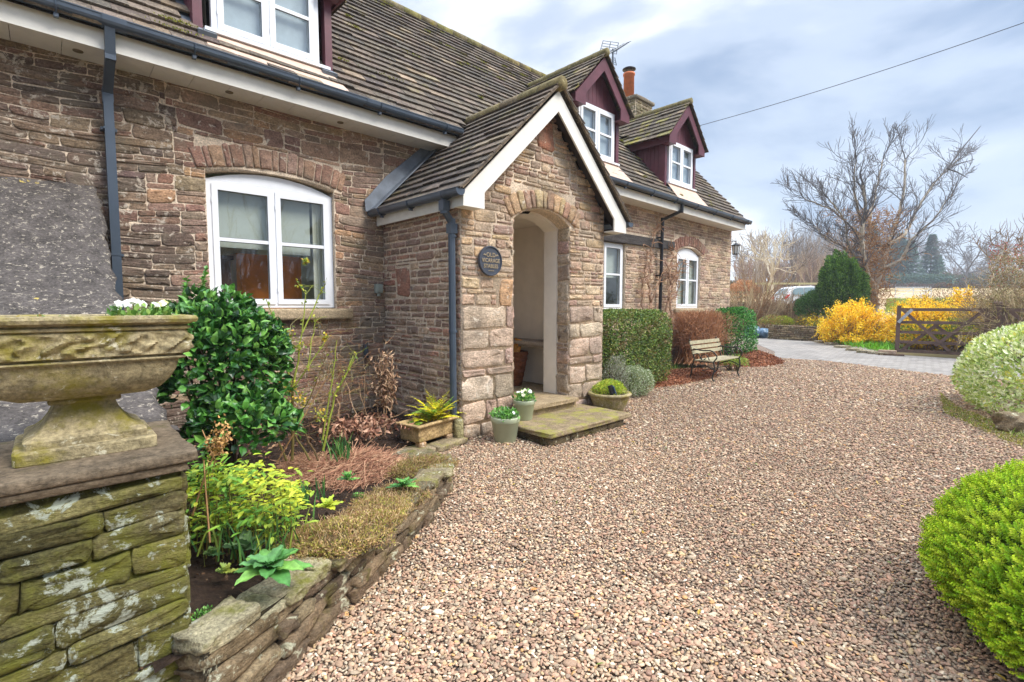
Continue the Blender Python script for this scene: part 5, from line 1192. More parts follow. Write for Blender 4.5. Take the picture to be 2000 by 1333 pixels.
for (x, y, lx, ly, a) in ((2.55, 4.08, .36, .26, .2), (2.92, 4.08, .44, .2, .25), (2.42, 4.32, .3, .24, .4), (2.33, 4.02, .26, .2, .1), (3.06, 4.28, .18, .25, .2), (2.55, 4.45, .35, .2, .1)): block(pv_, (x, y, .035+rng.uniform(0, .012)), (lx, ly, .055), pal([srgb(140, 130, 100), srgb(124, 116, 86)]), (rng.normal(0, .03), rng.normal(0, .03), a), e=.2, jit=.03, n=7)
tag(pv_.build('edging_slabs', stone_mat('edging_stone', var=(.6, 1.3), spots=srgb(176, 170, 130), spot_amt=.0, moss=srgb(140, 136, 50), moss_amt=.05, bs=.7), smooth=True), 'flat mossy paving stones laid beneath the carved trough', 'paving stones')
b_ = MB(); b_.lathe([(0, 0), (.05, 0), (.055, .02), (.05, .24), (0, .25)], (3.10, 4.12, .02), 14, srgb(150, 140, 100)); tag(b_.build('stone_roller', M['bedwall'], smooth=True), 'short upright stone drain collar at the foot of the porch downpipe', 'stone')
# fern fronds
def frond(mb, p, d, L, W, cols, droop=.5, n=18):
    d = Vector(d).normalized(); pts = []; q = Vector(p); dd = d.copy()
    for i in range(n+1): pts.append(q.copy()); dd = (dd+Vector((0, 0, -droop/n))).normalized(); q = q+dd*L/n
    mb.tube(pts, np.linspace(.003, .001, n+1), 4, cols[0], cap=False)
    for i in range(2, n+1):
        t_ = (pts[i]-pts[i-1]).normalized(); sd_ = t_.cross(Vector((0, 0, 1))).normalized(); w_ = W*math.sin(math.pi*min(1, (i/n)*.92+.08))**.7*(1.15-i/n)
        for s_ in (-1, 1):
            D = np.array([list(sd_*s_*.95+t_*.35+Vector((0, 0, rng.normal(0, .12))))]); c = np.array([cols[rng.integers(len(cols))]])*rng.uniform(.85, 1.15)
            leaves(mb, [list(pts[i])], D, np.array([[0, 0, 1.]]), w_, L/n*1.15, c, 1, curl=.1)
fe = MB(); YG = [srgb(240, 220, 40), srgb(228, 210, 44), srgb(206, 206, 50), srgb(246, 226, 80), srgb(176, 190, 50)]
for k in range(34):
    a = rng.uniform(0, 6.28); frond(fe, (2.88+rng.normal(0, .06), 4.27+rng.normal(0, .03), .26), (math.cos(a), math.sin(a)*.7-.1, rng.uniform(.6, 1.9)), rng.uniform(.24, .42), rng.uniform(.085, .12), YG if rng.random() < .8 else [srgb(130, 170, 60), srgb(150, 180, 60)], droop=rng.uniform(.5, 1.3))
for k in range(7): a = rng.uniform(2.4, 4); frond(fe, (2.72, 4.24, .27), (math.cos(a), math.sin(a), .35), rng.uniform(.14, .26), .05, [srgb(120, 160, 60), srgb(150, 176, 70)], droop=.8)
tag(fe.build('fern', M['leaf']), 'bright yellow fern arching out of the carved stone trough', 'fern')

# ================================================================== BED PLANTS
def bh(x, y): return float(bed_h(np.array(x), np.array(y)))
# camellia-like glossy shrub
sh = empty('glossy_evergreen_shrub', (.85, 3.2, .2), 'large glossy dark green leafy shrub beside the urn and pillar', 'shrub')
mb = MB(); DG = [srgb(64, 116, 46), srgb(44, 88, 36), srgb(84, 136, 54), srgb(34, 66, 30), srgb(112, 158, 70)]; LG = [srgb(120, 170, 70), srgb(96, 150, 62)]
cS = at(437, 745, 3.35)
dome(mb, at(425, 740, 3.35), (.41, .42, .55), 2700, .068, .038, DG, 1, up=.15, shell=.35, bump_=.14, cols2=DG+LG[1:], jitter=.6, curl=.3, seed=3)
dome(mb, at(480, 700, 3.45), (.26, .28, .36), 950, .065, .036, DG, 1, up=.2, shell=.4, bump_=.12, jitter=.6, curl=.3, seed=4)
dome(mb, at(475, 840, 3.15), (.30, .30, .26), 1000, .07, .04, DG, 1, up=.2, shell=.4, bump_=.12, jitter=.6, curl=.3, seed=9)
dome(mb, at(350, 640, 3.5), (.2, .26, .14), 330, .065, .04, DG+LG, 1, up=.4, shell=.5, bump_=.12, jitter=.6, curl=.3, seed=5)
stm = MB()
for (px, py, d) in ((402, 525, 3.4), (395, 545, 3.5), (365, 545, 3.5), (362, 560, 3.4), (420, 590, 3.3), (330, 610, 3.6), (470, 605, 3.4), (300, 600, 3.6), (500, 640, 3.4), (445, 600, 3.3), (380, 600, 3.3)):
    tip = at(px, py, d); base = tip+Vector((rng.normal(0, .03), rng.normal(0, .03), -.30)); stm.tube([base, base.lerp(tip, .5)+Vector((rng.normal(0, .01), 0, 0)), tip], [.005, .004, .002], 5, srgb(90, 110, 50))
    n = 34; f_ = np.linspace(0, 1, n)**.8; P_ = np.array([list(base.lerp(tip, q)) for q in f_]); D = rdir(n); D[:, 2] = abs(D[:, 2])*.4+.5*f_
    leaves(mb, P_, D, rdir(n)*.4+[0, 0, 1], .055*rng.uniform(.7, 1.1, n)*(1.15-.5*f_), .028, colmix(LG+DG[2:5:2], n, .15), 1, curl=.3)
for _ in range(14):
    b_ = Vector((cS.x+rng.normal(0, .08), cS.y+rng.normal(0, .08), .2)); t_ = cS+Vector(rng.normal(0, .2, 3)); stm.tube([b_, b_.lerp(t_, .5)+Vector(rng.normal(0, .03, 3)), t_], [.014, .01, .005], 5, srgb(70, 56, 40))
mb.build('foliage', M['gloss'], sh); stm.build('stems', M['twig'], sh)
# rose with bare green stems
ro_ = empty('rose_bush', (1.6, 3.9, .2), 'sparse rose bush with tall thin green stems in front of the near window', 'rose bush')
rm_ = MB(); rl = MB(); base = at(600, 885, 4.0); base.z = .22; GS = srgb(140, 148, 58); GB = srgb(104, 92, 50)
def path(pp, r0, r1, col, n=5):
    pts = [at(*q) for q in pp]; out = []
    for a, b in zip(pts, pts[1:]):
        for f_ in np.linspace(0, 1, n)[:-1]: out.append(a.lerp(b, f_)+Vector(rng.normal(0, .003, 3)))
    out.append(pts[-1]); rm_.tube(out, np.linspace(r0, r1, len(out)), 6, col); return out
D0 = 3.9
stems = [([(572, 900, D0), (572, 760, D0), (556, 700, D0), (552, 670, D0)], .012, .005, GB), ([(572, 760, D0), (590, 650, D0+.05), (597, 575, D0+.1)], .008, .003, GS), ([(590, 650, D0), (625, 575, D0+.1), (636, 555, D0+.1)], .006, .003, GS),
 ([(597, 575, D0+.1), (580, 550, D0+.1)], .004, .002, GS), ([(572, 760, D0), (540, 640, D0-.05), (520, 585, D0-.1)], .006, .003, GS), ([(572, 760, D0), (600, 720, D0), (637, 665, D0+.1)], .007, .003, GS), ([(600, 720, D0), (612, 650, D0+.1), (617, 620, D0+.1)], .005, .002, GS),
 ([(630, 880, D0+.1), (655, 770, D0+.15), (697, 690, D0+.2)], .010, .004, GS), ([(655, 770, D0+.15), (672, 740, D0+.15), (690, 695, D0+.2)], .007, .004, GS), ([(630, 860, D0+.1), (650, 740, D0+.2), (658, 665, D0+.2)], .007, .003, GS),
 ([(560, 900, D0-.1), (530, 830, D0-.1), (512, 790, D0-.1)], .009, .005, GB), ([(605, 900, D0-.2), (560, 820, D0-.1), (545, 760, D0)], .008, .004, GB), ([(572, 820, D0), (600, 790, D0), (640, 690, D0)], .005, .002, GB), ([(620, 900, D0-.3), (590, 830, D0-.2), (560, 780, D0)], .008, .004, srgb(90, 70, 44)),
 ([(560, 720, D0), (520, 700, D0+.05), (500, 640, D0+.1)], .004, .002, GB)]
for pp, r0, r1, c in stems:
    o = path(pp, r0, r1, c)
    n = 26; idx_ = rng.integers(len(o)//3, len(o), n); P_ = np.array([list(o[i]) for i in idx_])+rng.normal(0, .012, (n, 3)); D = rdir(n)+[0, 0, .3]; leaves(rl, P_[:9], D[:9], rdir(9)+[0, 0, .8], .026, .016, colmix([srgb(190, 180, 60), srgb(150, 160, 60), srgb(120, 150, 60)], 9), 1)
    for _ in range(3):
        q = o[rng.integers(len(o)//2, len(o))]; pts, _d = twig(q, (rng.normal(), rng.normal(), .6), rng.uniform(.05, .2), 3, .2); rm_.tube(pts, [.002, .0016, .0013, .001], 4, c)
for (px, py, s_) in ((545, 660, .06), (565, 655, .05), (540, 765, .07), (575, 775, .08), (590, 785, .07), (560, 760, .05), (625, 810, .05), (635, 660, .025), (597, 512, .02), (583, 680, .05)):
    n = 60; c = at(px, py, D0); leaves(rl, np.array(list(c))+rng.normal(0, s_*.5, (n, 3)), rdir(n)+[0, 0, .2], rdir(n)*.5+[0, 0, 1], .024, .016, colmix([srgb(200, 190, 66), srgb(160, 170, 60), srgb(128, 150, 60), srgb(214, 170, 60)], n), 1)
rm_.build('stems', M['twig'], ro_); rl.build('leaves', M['leaf'], ro_)
# fine brown dry stems along the wall
def drytwigs(name, c, rad, n, L, cols, r=.0014, label='', cat='dead plant', up=.5, droop=0., spread=1.):
    mb = MB()
    for _ in range(n):
        p = Vector(c)+Vector(rng.normal(0, 1, 3)*np.array(rad)*.5); p.z = max(p.z, c[2]*.0+bh(p.x, p.y) if p.x < 3.1 and p.y > 2 else .02)
        pts, _ = twig(p, (rng.normal()*spread, rng.normal()*spread, up), L*rng.uniform(.5, 1.3), 5, .25, -droop); mb.tube(pts, np.linspace(r*1.4, r*.5, 6), 3, cols[rng.integers(len(cols))], cap=False)
    return tag(mb.build(name, M['twig']), label, cat)
c = at(650, 760, 4.9); drytwigs('dry_stem_plant', (c.x, c.y, c.z), (.5, .25, .5), 420, .3, [srgb(150, 108, 76), srgb(170, 132, 92), srgb(128, 88, 62), srgb(150, 140, 90)], .0016, 'tangle of thin dry brown stems against the wall under the near window', up=.5)
sk_ = MB()
for pp in ([(675, 745, 4.7), (700, 830, 4.6), (742, 830, 4.5), (800, 800, 4.4)], [(745, 700, 4.75), (750, 780, 4.75), (752, 850, 4.7)], [(660, 780, 4.7), (662, 840, 4.6), (690, 870, 4.5)], [(712, 730, 4.75), (712, 840, 4.7)], [(700, 750, 4.7), (715, 810, 4.7), (780, 825, 4.5)], [(730, 735, 4.8), (745, 850, 4.7)], [(735, 850, 4.5), (690, 900, 4.3), (686, 935, 4.2)]):
    pts = [at(*q) for q in pp]; o = []
    for a, b in zip(pts, pts[1:]):
        for f_ in np.linspace(0, 1, 6)[:-1]: o.append(a.lerp(b, f_)+Vector(rng.normal(0, .006, 3)))
    o.append(pts[-1]); sk_.tube(o, .0035, 5, srgb(176, 142, 108))
n = 420; c = at(752, 745, 4.72); P_ = np.array(list(c))+rng.normal(0, 1, (n, 3))*[.05, .05, .13]; leaves(sk_, P_, rdir(n)*[.5, .5, 1]-[0, 0, .6], rdir(n), .06, .022, colmix([srgb(166, 134, 106), srgb(140, 108, 84), srgb(186, 156, 124), srgb(120, 92, 72)], n), 1, curl=.6)
n = 300; c = at(700, 835, 4.45); P_ = np.array(list(c))+rng.normal(0, 1, (n, 3))*[.16, .12, .03]; leaves(sk_, P_, rdir(n), rdir(n), .07, .035, colmix([srgb(166, 126, 100), srgb(140, 98, 76), srgb(186, 146, 120), srgb(116, 80, 64)], n), 1, curl=.6)
tag(sk_.build('withered_perennial', M['twig']), 'withered pale brown perennial slumped in the corner between wall and porch', 'dead plant')
# straw mound
def straw(name, c, rx, ry, h, n, cols, L, r, label, ang=None):
    mb = MB()
    for _ in range(n):
        a = rng.uniform(0, 6.28); q = math.sqrt(rng.random()); x = c[0]+rx*q*math.cos(a)*1.; y = c[1]+ry*q*math.sin(a); z = bh(x, y)+h*(1-q*q)*rng.uniform(.5, 1)+.01
        an = rng.normal(ang, .6) if ang is not None else rng.uniform(0, 6.28); d = Vector((math.cos(an), math.sin(an), rng.normal(0, .25))); l = L*rng.uniform(.4, 1.3); p = Vector((x, y, z))-d*l/2
        pts, _ = twig(p, d, l, 3, .12, -.02); mb.tube(pts, r, 3, cols[rng.integers(len(cols))], cap=False)
    return tag(mb.build(name, M['twig']), label, 'dead plant')
c = atz(690, 905, .22); straw('cut_back_clump', c, .42, .30, .09, 1900, [srgb(176, 132, 102), srgb(150, 106, 82), srgb(196, 156, 122), srgb(128, 86, 66), srgb(166, 118, 92)], .26, .0016, 'heap of flattened reddish brown dead stems in the middle of the bed', .5)
c = atz(600, 900, .22); straw('cut_back_clump', c, .2, .2, .06, 500, [srgb(150, 112, 86), srgb(120, 84, 62), srgb(176, 136, 106)], .22, .0016, 'smaller scatter of dead brown stems at the foot of the rose bush', .2)
# moss / thyme cushions
def cushion(px, py, z, rx, ry, h, n, label, cols, seed, L=.016):
    c = atz(px, py, z); mb = MB(); P_ = dome(mb, (c.x, c.y, z-.03), (rx, ry, h), n, L, .0045, cols, 0, up=.6, shell=.45, bump_=.3, zmin=z-.04, jitter=1.1, seed=seed, noise_s=6, cols2=[srgb(206, 172, 130), srgb(176, 138, 100), srgb(190, 150, 112), srgb(166, 166, 76)], colv=.35)
    n2 = n//4; D = rdir(n2); D[:, 2] = abs(D[:, 2])*.6+.15
    for k in range(n2//3):
        q = P_[rng.integers(len(P_))]; pts, _ = twig(q, D[k], .055, 3, .35); mb.tube(pts, .0011, 3, [srgb(206, 180, 136), srgb(176, 140, 100), srgb(150, 112, 80)][rng.integers(3)], cap=False)
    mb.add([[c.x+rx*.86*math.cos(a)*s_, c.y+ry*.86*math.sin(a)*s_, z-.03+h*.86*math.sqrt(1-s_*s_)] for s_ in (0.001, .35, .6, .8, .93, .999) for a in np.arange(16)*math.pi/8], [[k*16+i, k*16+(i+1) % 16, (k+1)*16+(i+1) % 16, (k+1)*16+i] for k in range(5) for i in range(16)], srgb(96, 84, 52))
    return tag(mb.build('thyme_cushion', M['matte']), label, 'ground cover plant', 'brownish thyme cushions along the garden wall')
BR = [srgb(214, 184, 130), srgb(186, 156, 106), srgb(184, 178, 84), srgb(160, 162, 70), srgb(226, 200, 146), srgb(156, 140, 76)]
cushion(680, 1038, .32, .27, .19, .09, 11000, 'largest brown green thyme cushion, spilling over the wall behind the broad leaf rosette', BR, 1)
cushion(738, 992, .285, .19, .17, .07, 6000, 'brown thyme cushion in the middle of the wall edge, between the other two', BR, 2)
cushion(610, 1062, .31, .15, .14, .07, 5000, 'green tinged thyme cushion nearest the foxglove rosette on its left', BR[2:4]+BR[:2], 6)
cushion(828, 912, .18, .28, .22, .08, 10000, 'thyme cushion at the far end of the curved wall near the trough', [srgb(160, 150, 78), srgb(140, 140, 66), srgb(176, 156, 96), srgb(150, 120, 84)], 3)
cushion(775, 968, .24, .22, .18, .07, 6000, 'pale straw coloured thyme patch draping beside the small rosette', [srgb(186, 164, 120), srgb(166, 142, 96), srgb(150, 140, 76)], 4)
# rosettes with broad leaves
def rosette(px, py, z, n, L, W, cols, label, name='foxglove_rosette', cat='plant', up=.5, lay=3):
    c = atz(px, py, z); mb = MB()
    for k in range(n):
        a = k*2.4+rng.normal(0, .2); f = k/n; el = .1+1.0*f**1.3*up*1.5; d = Vector((math.cos(a), math.sin(a), el)).normalized(); l = L*(1.05-.62*f)*rng.uniform(.85, 1.1); w_ = W*(1-.35*f); ctr = Vector((c.x, c.y, z))+Vector((0, 0, .02+.035*f))
        s_ = d.cross(Vector((0, 0, 1))).normalized(); ns = 9; V = []; dd = d.copy(); q = ctr.copy(); base_c = np.array(cols[rng.integers(len(cols))])*rng.uniform(.85, 1.15)
        C = []
        for i in range(ns+1):
            t_ = i/ns; ww = w_*.5*(math.sin(math.pi*min(1, t_**.8))**.75)*(1 if t_ < .97 else .3)+.006*(t_ < .25); nz = dd.cross(s_)*-1
            for sgn, fr_ in ((-1, 1), (-.5, .5), (0, 0), (.5, .5), (1, 1)): 
                V.append(list(q+s_*ww*sgn+Vector((0, 0, 1))*(abs(sgn)*ww*.35+.004*math.sin(i*2.1+sgn*3)*abs(sgn)))); C.append(base_c*(1.25 if sgn == 0 else 1))
            dd = (dd+Vector((0, 0, -1.2*L/ns*1.6))).normalized(); q = q+dd*l/ns
        F = [[i*5+j, i*5+j+1, (i+1)*5+j+1, (i+1)*5+j] for i in range(ns) for j in range(4)]
        mb.add(V, F, np.array(C))
    return tag(mb.build(name, M['leaf'], smooth=True), label, cat)
FG = [srgb(104, 158, 74), srgb(84, 138, 70), srgb(128, 176, 84), srgb(96, 146, 84)]
rosette(528, 1125, .37, 17, .165, .075, FG, 'large broad leaved bright green rosette on the wall beside the big cap stone')
rosette(790, 958, .27, 11, .11, .045, FG, 'small bright green rosette between the thyme cushions')
rosette(480, 1085, .33, 9, .12, .055, [srgb(110, 140, 90), srgb(92, 124, 84)], 'grey green upright leaved rosette behind the large rosette', up=1.1)
rosette(415, 1095, .30, 8, .05, .03, [srgb(96, 140, 90), srgb(120, 150, 84)], 'tiny pale rosette on bare soil beside the pillar', name='seedling')
rosette(440, 1130, .30, 7, .05, .03, [srgb(130, 150, 70), srgb(150, 160, 70)], 'small yellowish seedling on soil left of the large rosette', name='seedling')
rosette(640, 1000, .31, 9, .11, .045, [srgb(190, 196, 60), srgb(170, 186, 60)], 'flat lime yellow rosette behind the thyme', name='lime_rosette')
rosette(680, 945, .28, 10, .09, .035, FG, 'small mid green rosette among the brown dead stems', up=.9)
rosette(570, 870+100, .28, 10, .12, .05, [srgb(206, 200, 60), srgb(190, 190, 60)], 'yellow green leaf cluster right of the corydalis', name='hellebore', up=.7)
# dicentra / corydalis mass beside pillar
cy = empty('corydalis_clump', (.75, 2.4, .3), 'yellow green ferny leaved clump between the pillar and the dark shrub', 'plant')
mb = MB(); ss_ = MB()
for k in range(64):
    px = rng.uniform(362, 570); py = 885+abs(rng.normal(0, 70))+(px-360)*.22+30*rng.random(); d = rng.uniform(2.25, 2.8); c = at(px, py, d)
    b_ = Vector((c.x+rng.normal(0, .04), c.y+rng.normal(0, .04), .27)); ss_.tube([b_, b_.lerp(c, .6)+Vector(rng.normal(0, .015, 3)), c], [.003, .0025, .0015], 4, srgb(130, 120, 60))
    n = 30; P_ = np.array(list(c))+rng.normal(0, 1, (n, 3))*[.055, .055, .03]; D = rdir(n); D[:, 2] = D[:, 2]*.3; yel = (px > 470 and py < 1010) or rng.random() < .3
    leaves(mb, P_, D, rdir(n)*.35+[0, 0, 1], .050*rng.uniform(.6, 1.3, n), .021, colmix([srgb(176, 190, 56), srgb(196, 200, 60), srgb(150, 176, 56)] if yel else [srgb(112, 158, 56), srgb(92, 140, 52), srgb(136, 172, 60), srgb(150, 170, 60)], n), 1)
mb.build('foliage', M['leaf'], cy); ss_.build('stems', M['twig'], cy)
# tall seed-head stems
sd_ = MB()
for pp in ([(375, 1010, 2.3), (400, 930, 2.3), (438, 845, 2.3)], [(400, 1000, 2.4), (420, 900, 2.4), (395, 840, 2.4)], [(540, 905, 3.2), (590, 820, 3.2), (640, 735, 3.2)], [(410, 1060, 2.2), (402, 960, 2.2), (398, 900, 2.2)]):
    pts = [at(*q) for q in pp]; sd_.tube(pts, [.005, .004, .0025], 5, srgb(170, 130, 90))
for (px, py, d) in ((436, 850, 2.3), (420, 880, 2.35), (425, 865, 2.3)):
    n = 110; P_ = np.array(list(at(px, py, d)))+rng.normal(0, 1, (n, 3))*[.02, .02, .03]; leaves(sd_, P_, rdir(n), rdir(n), .018, .012, colmix([srgb(190, 146, 90), srgb(206, 166, 108), srgb(150, 110, 70)], n), 0)
tag(sd_.build('seed_head_stems', M['twig']), 'tan dead stalks with a fluffy seed head rising above the corydalis', 'dead plant')
# daffodil leaves
def blades(name, c, n, h, w_, cols, label, cat='plant', rad=.05, lean=.25, z0=None, group=None):
    mb = MB()
    for _ in range(n):
        p = Vector((c[0]+rng.normal(0, rad), c[1]+rng.normal(0, rad), c[2])); d = Vector((rng.normal(0, lean), rng.normal(0, lean), 1)); q = p; l = h*rng.uniform(.6, 1.15); pts = [q.copy()]
        d.normalize()
        for i in range(5): d = (d+Vector((d.x*.18, d.y*.18, -.05))).normalized(); q = q+d*l/5; pts.append(q.copy())
        s_ = Vector((rng.normal(), rng.normal(), 0)).normalized(); V = []
        for i, q in enumerate(pts): ww = w_*.5*(1-(i/5)**3*.9); V += [list(q-s_*ww), list(q+s_*ww)]
        mb.add(V, [[2*i, 2*i+1, 2*i+3, 2*i+2] for i in range(5)], np.array(cols[rng.integers(len(cols))])*rng.uniform(.85, 1.15))
    return tag(mb.build(name, M['leaf'], smooth=True), label, cat, group)
DF = [srgb(84, 132, 66), srgb(70, 116, 62), srgb(104, 148, 74)]
c = atz(668, 895, .26); blades('daffodil_shoots', c, 46, .19, .011, DF, 'tuft of dark green daffodil leaves left of the trough', rad=.045, lean=.12)
c = atz(590, 985, .30); blades('daffodil_shoots', c, 40, .15, .011, DF, 'tuft of daffodil leaves beside the dead stems', rad=.05, lean=.14)
c = atz(515, 1075, .32); blades('daffodil_shoots', c, 70, .19, .009, DF+[srgb(150, 170, 70)], 'blue green daffodil leaves under the corydalis', rad=.11, lean=.14)
for px, py, s_ in ((400, 1200, .05), (440, 1190, .05), (625, 870, .07), (700, 935, .05), (760, 895, .05), (720, 880, .04)):
    c = atz(px, py, .28); mb = MB(); dome(mb, (c.x, c.y, bh(c.x, c.y)), (s_, s_, s_*.5), 160, .012, .007, GRN, 0, zmin=.0, jitter=.9, shell=.8); tag(mb.build('weed_tuft', M['leaf']), kind='stuff')
# ================================================================== HEDGES AND SHRUBS ALONG THE FRONT
def shrub(name, c, rad, n, L, W, cols, label, cat='shrub', core=None, mat='leaf', group=None, **kw):
    root = empty(name, (c[0], c[1], c[2]-rad[2]*.3), label, cat, group); mb = MB(); dome(mb, c, rad, n, L, W, cols, **kw); mb.build('foliage', M[mat], root)
    k = MB(); 
    for _ in range(14):
        a = rng.uniform(0, 6.28); b_ = Vector((c[0]+rad[0]*.25*math.cos(a), c[1]+rad[1]*.25*math.sin(a), max(c[2]-rad[2], 0)-.0)); t_ = Vector((c[0]+rad[0]*.7*math.cos(a), c[1]+rad[1]*.7*math.sin(a), c[2]+rad[2]*rng.uniform(-.2, .6))); k.tube([b_, b_.lerp(t_, .5)+Vector(rng.normal(0, .04, 3)), t_], [.018, .012, .005], 5, srgb(92, 76, 58))
    k.build('stems', M['twig'], root); return root
HG = [srgb(108, 136, 56), srgb(88, 116, 48), srgb(132, 152, 66), srgb(150, 156, 76), srgb(70, 96, 44)]
shrub('clipped_box_hedge', (7.38, 5.05, .69), (1.02, .50, .67), 36000, .040, .026, HG, 'clipped square green hedge right of the porch, in front of the narrow window', 'hedge', box=True, low=-1, flat=7., shell=.22, bump_=.03, up=.2, jitter=.9, cols2=[srgb(120, 122, 60), srgb(140, 120, 70), srgb(90, 108, 50)], seed=11, noise_s=6)
SP = MB(); base = Vector((10.95, 5.35, .15))
for _ in range(1500):
    a = rng.uniform(0, 6.28); b_ = base+Vector((rng.normal(0, .28), rng.normal(0, .16), 0)); t_ = base+Vector((.92*math.cos(a)*rng.random()**.5, .42*math.sin(a)*rng.random()**.5, rng.uniform(.8, 1.2))); m_ = b_.lerp(t_, .5)+Vector(rng.normal(0, .06, 3)); SP.tube([b_, m_, t_], [.006, .0045, .003], 3, [srgb(176, 124, 88), srgb(146, 102, 76), srgb(196, 146, 106), srgb(156, 116, 84)][rng.integers(4)], cap=False)
for _ in range(2600):
    b_ = base+Vector((rng.uniform(-.9, .9), rng.uniform(-.38, .38), rng.uniform(.35, 1.05))); pts, _d = twig(b_, (rng.normal(), rng.normal(), .8), .22, 3, .3); SP.tube(pts, .0026, 3, [srgb(176, 124, 88), srgb(146, 102, 76), srgb(190, 138, 100), srgb(160, 124, 96)][rng.integers(4)], cap=False)
tag(SP.build('twiggy_spirea_hedge', M['twig']), 'rusty brown leafless twiggy hedge behind the bench', 'hedge')
shrub('rounded_green_hedge', (12.75, 5.35, .70), (.66, .46, .68), 9000, .05, .03, [srgb(84, 150, 62), srgb(64, 124, 52), srgb(112, 176, 80), srgb(50, 96, 46)], 'rounded bright green evergreen hedge at the far corner of the cottage', 'hedge', flat=3.5, box=True, shell=.25, bump_=.07, kind=0, up=.3, seed=12, low=-.9)
shrub('grey_leaved_shrub', (6.80, 4.40, .22), (.36, .30, .26), 6500, .026, .012, [srgb(176, 184, 146), srgb(146, 160, 110), srgb(206, 210, 182), srgb(120, 140, 84)], 'small grey green mound with pale tips right of the stone bowl', 'shrub', shell=.4, seed=13, zmin=.02, jitter=.9, low=-.8)
shrub('grey_leaved_shrub', (6.35, 4.42, .36), (.22, .20, .32), 3200, .026, .010, [srgb(160, 160, 140), srgb(130, 134, 104), srgb(176, 176, 156)], 'taller wispy grey shrub between the box hedge and the bowl', 'shrub', shell=.7, seed=14, zmin=.02, jitter=.9, low=-.9)
c = Vector((5.85, 4.45, .02)); blades('grass_tuft', c, 260, .36, .009, [srgb(126, 150, 50), srgb(150, 166, 60), srgb(100, 130, 44)], 'tuft of fresh green grass at the foot of the box hedge by the bowl', rad=.12, lean=.3)
shrub('golden_shrub', (7.1, 4.65, .26), (.22, .2, .2), 900, .035, .014, [srgb(206, 186, 60), srgb(176, 166, 60), srgb(130, 140, 60)], 'small yellow variegated shrub behind the grey mound', 'shrub', shell=.8, seed=15, zmin=.02)
blades('grass_tuft', (9.7, 5.45, .05), 220, .16, .006, [srgb(90, 140, 50), srgb(120, 160, 60)], 'low green grass at the wall foot behind the bench', rad=.3, lean=.3)
# bark mulch mounds
def mound(name, cx, cy, rx, ry, h, n, cols, label, L=.05):
    mb = MB(); k_ = 20
    mb.add([[cx+rx*s_*math.cos(a), cy+ry*s_*math.sin(a), h*(1-s_**2)**1.2+.004] for s_ in np.linspace(.001, 1, 8) for a in np.arange(k_)*2*math.pi/k_], [[k*k_+i, k*k_+(i+1) % k_, (k+1)*k_+(i+1) % k_, (k+1)*k_+i] for k in range(7) for i in range(k_)], cols[0])
    a = rng.uniform(0, 6.28, n); q = np.sqrt(rng.random(n)); P_ = np.stack([cx+rx*q*np.cos(a), cy+ry*q*np.sin(a), h*(1-q**2)**1.2+.012], 1); D = rdir(n); D[:, 2] *= .4
    leaves(mb, P_, D, rdir(n)*.5+[0, 0, 1], L*rng.uniform(.5, 1.4, n), L*.35, colmix(cols, n, .25), 0, curl=.3); return tag(mb.build(name, M['twig']), label, 'mulch heap')
MU = [srgb(150, 96, 66), srgb(128, 80, 58), srgb(172, 116, 84), srgb(110, 72, 54), srgb(186, 140, 108)]
mound('bark_mulch_heap', 8.9, 4.95, 2.0, .62, .13, 9000, MU, 'reddish brown bark mulch spread beneath and behind the bench')
mound('bark_mulch_heap', 12.9, 5.0, 1.35, .72, .30, 7000, MU, 'tall rusty mound of bark mulch at the paving edge', .06)
shrub('low_green_plant', (10.95, 4.55, .18), (.35, .28, .17), 1200, .035, .02, [srgb(150, 170, 70), srgb(176, 190, 90), srgb(120, 150, 60)], 'small lime green plant beside the right end of the bench', 'plant', shell=.8, seed=17, zmin=.02)
# climber stems on the wall
def climber(name, x0, spec, label):
    mb = MB()
    for pts, r in spec:
        o = []
        for a, b in zip(pts, pts[1:]):
            for f_ in np.linspace(0, 1, 7)[:-1]: o.append(Vector((a[0]+(b[0]-a[0])*f_+rng.normal(0, .03), 5.66+rng.normal(0, .012)-r, a[1]+(b[1]-a[1])*f_+rng.normal(0, .01))))
        o.append(Vector((pts[-1][0], 5.69, pts[-1][1]))); mb.tube(o, np.linspace(r, r*.4, len(o)), 6, [srgb(176, 146, 120), srgb(156, 126, 104)][rng.integers(2)])
        for _ in range(int(14+r*500)):
            q = o[rng.integers(len(o)//3, len(o))]; tw, _d = twig(q, (rng.normal(), -.15, rng.normal(.3, .8)), rng.uniform(.1, .35), 4, .35); mb.tube(tw, np.linspace(.009, .004, 5), 4, srgb(176, 140, 112), cap=False)
    return tag(mb.build(name, M['twig']), label, 'climbing plant', 'bare climbers on the far part of the cottage')
climber('bare_climber', 9, [([(9.25, .05), (9.2, .8), (9.3, 1.5), (9.15, 2.0), (9.35, 2.6)], .035), ([(9.1, .9), (8.95, 1.6), (9.1, 2.2), (9.05, 2.7)], .022), ([(9.3, 1.4), (9.6, 1.9), (9.8, 2.2), (10.1, 2.1)], .018), ([(9.2, 1.9), (9.4, 2.9), (9.55, 3.2)], .012)], 'bare twisting climber left of the black downpipe, behind the box hedge')
climber('bare_climber', 10, [([(9.78, .05), (10.0, .6), (9.9, 1.2), (10.05, 1.9), (9.95, 2.4)], .04), ([(9.85, .5), (10.15, 1.0), (10.1, 1.7), (10.3, 2.2)], .026), ([(10.0, 1.8), (10.25, 2.05), (10.5, 2.2), (10.75, 2.5)], .016), ([(9.95, 1.9), (10.2, 2.5), (10.15, 2.7)], .014), ([(10.0, 1.5), (10.4, 1.7), (10.42, 2.5)], .016)], 'bare climber between the black downpipe and the arched far window')
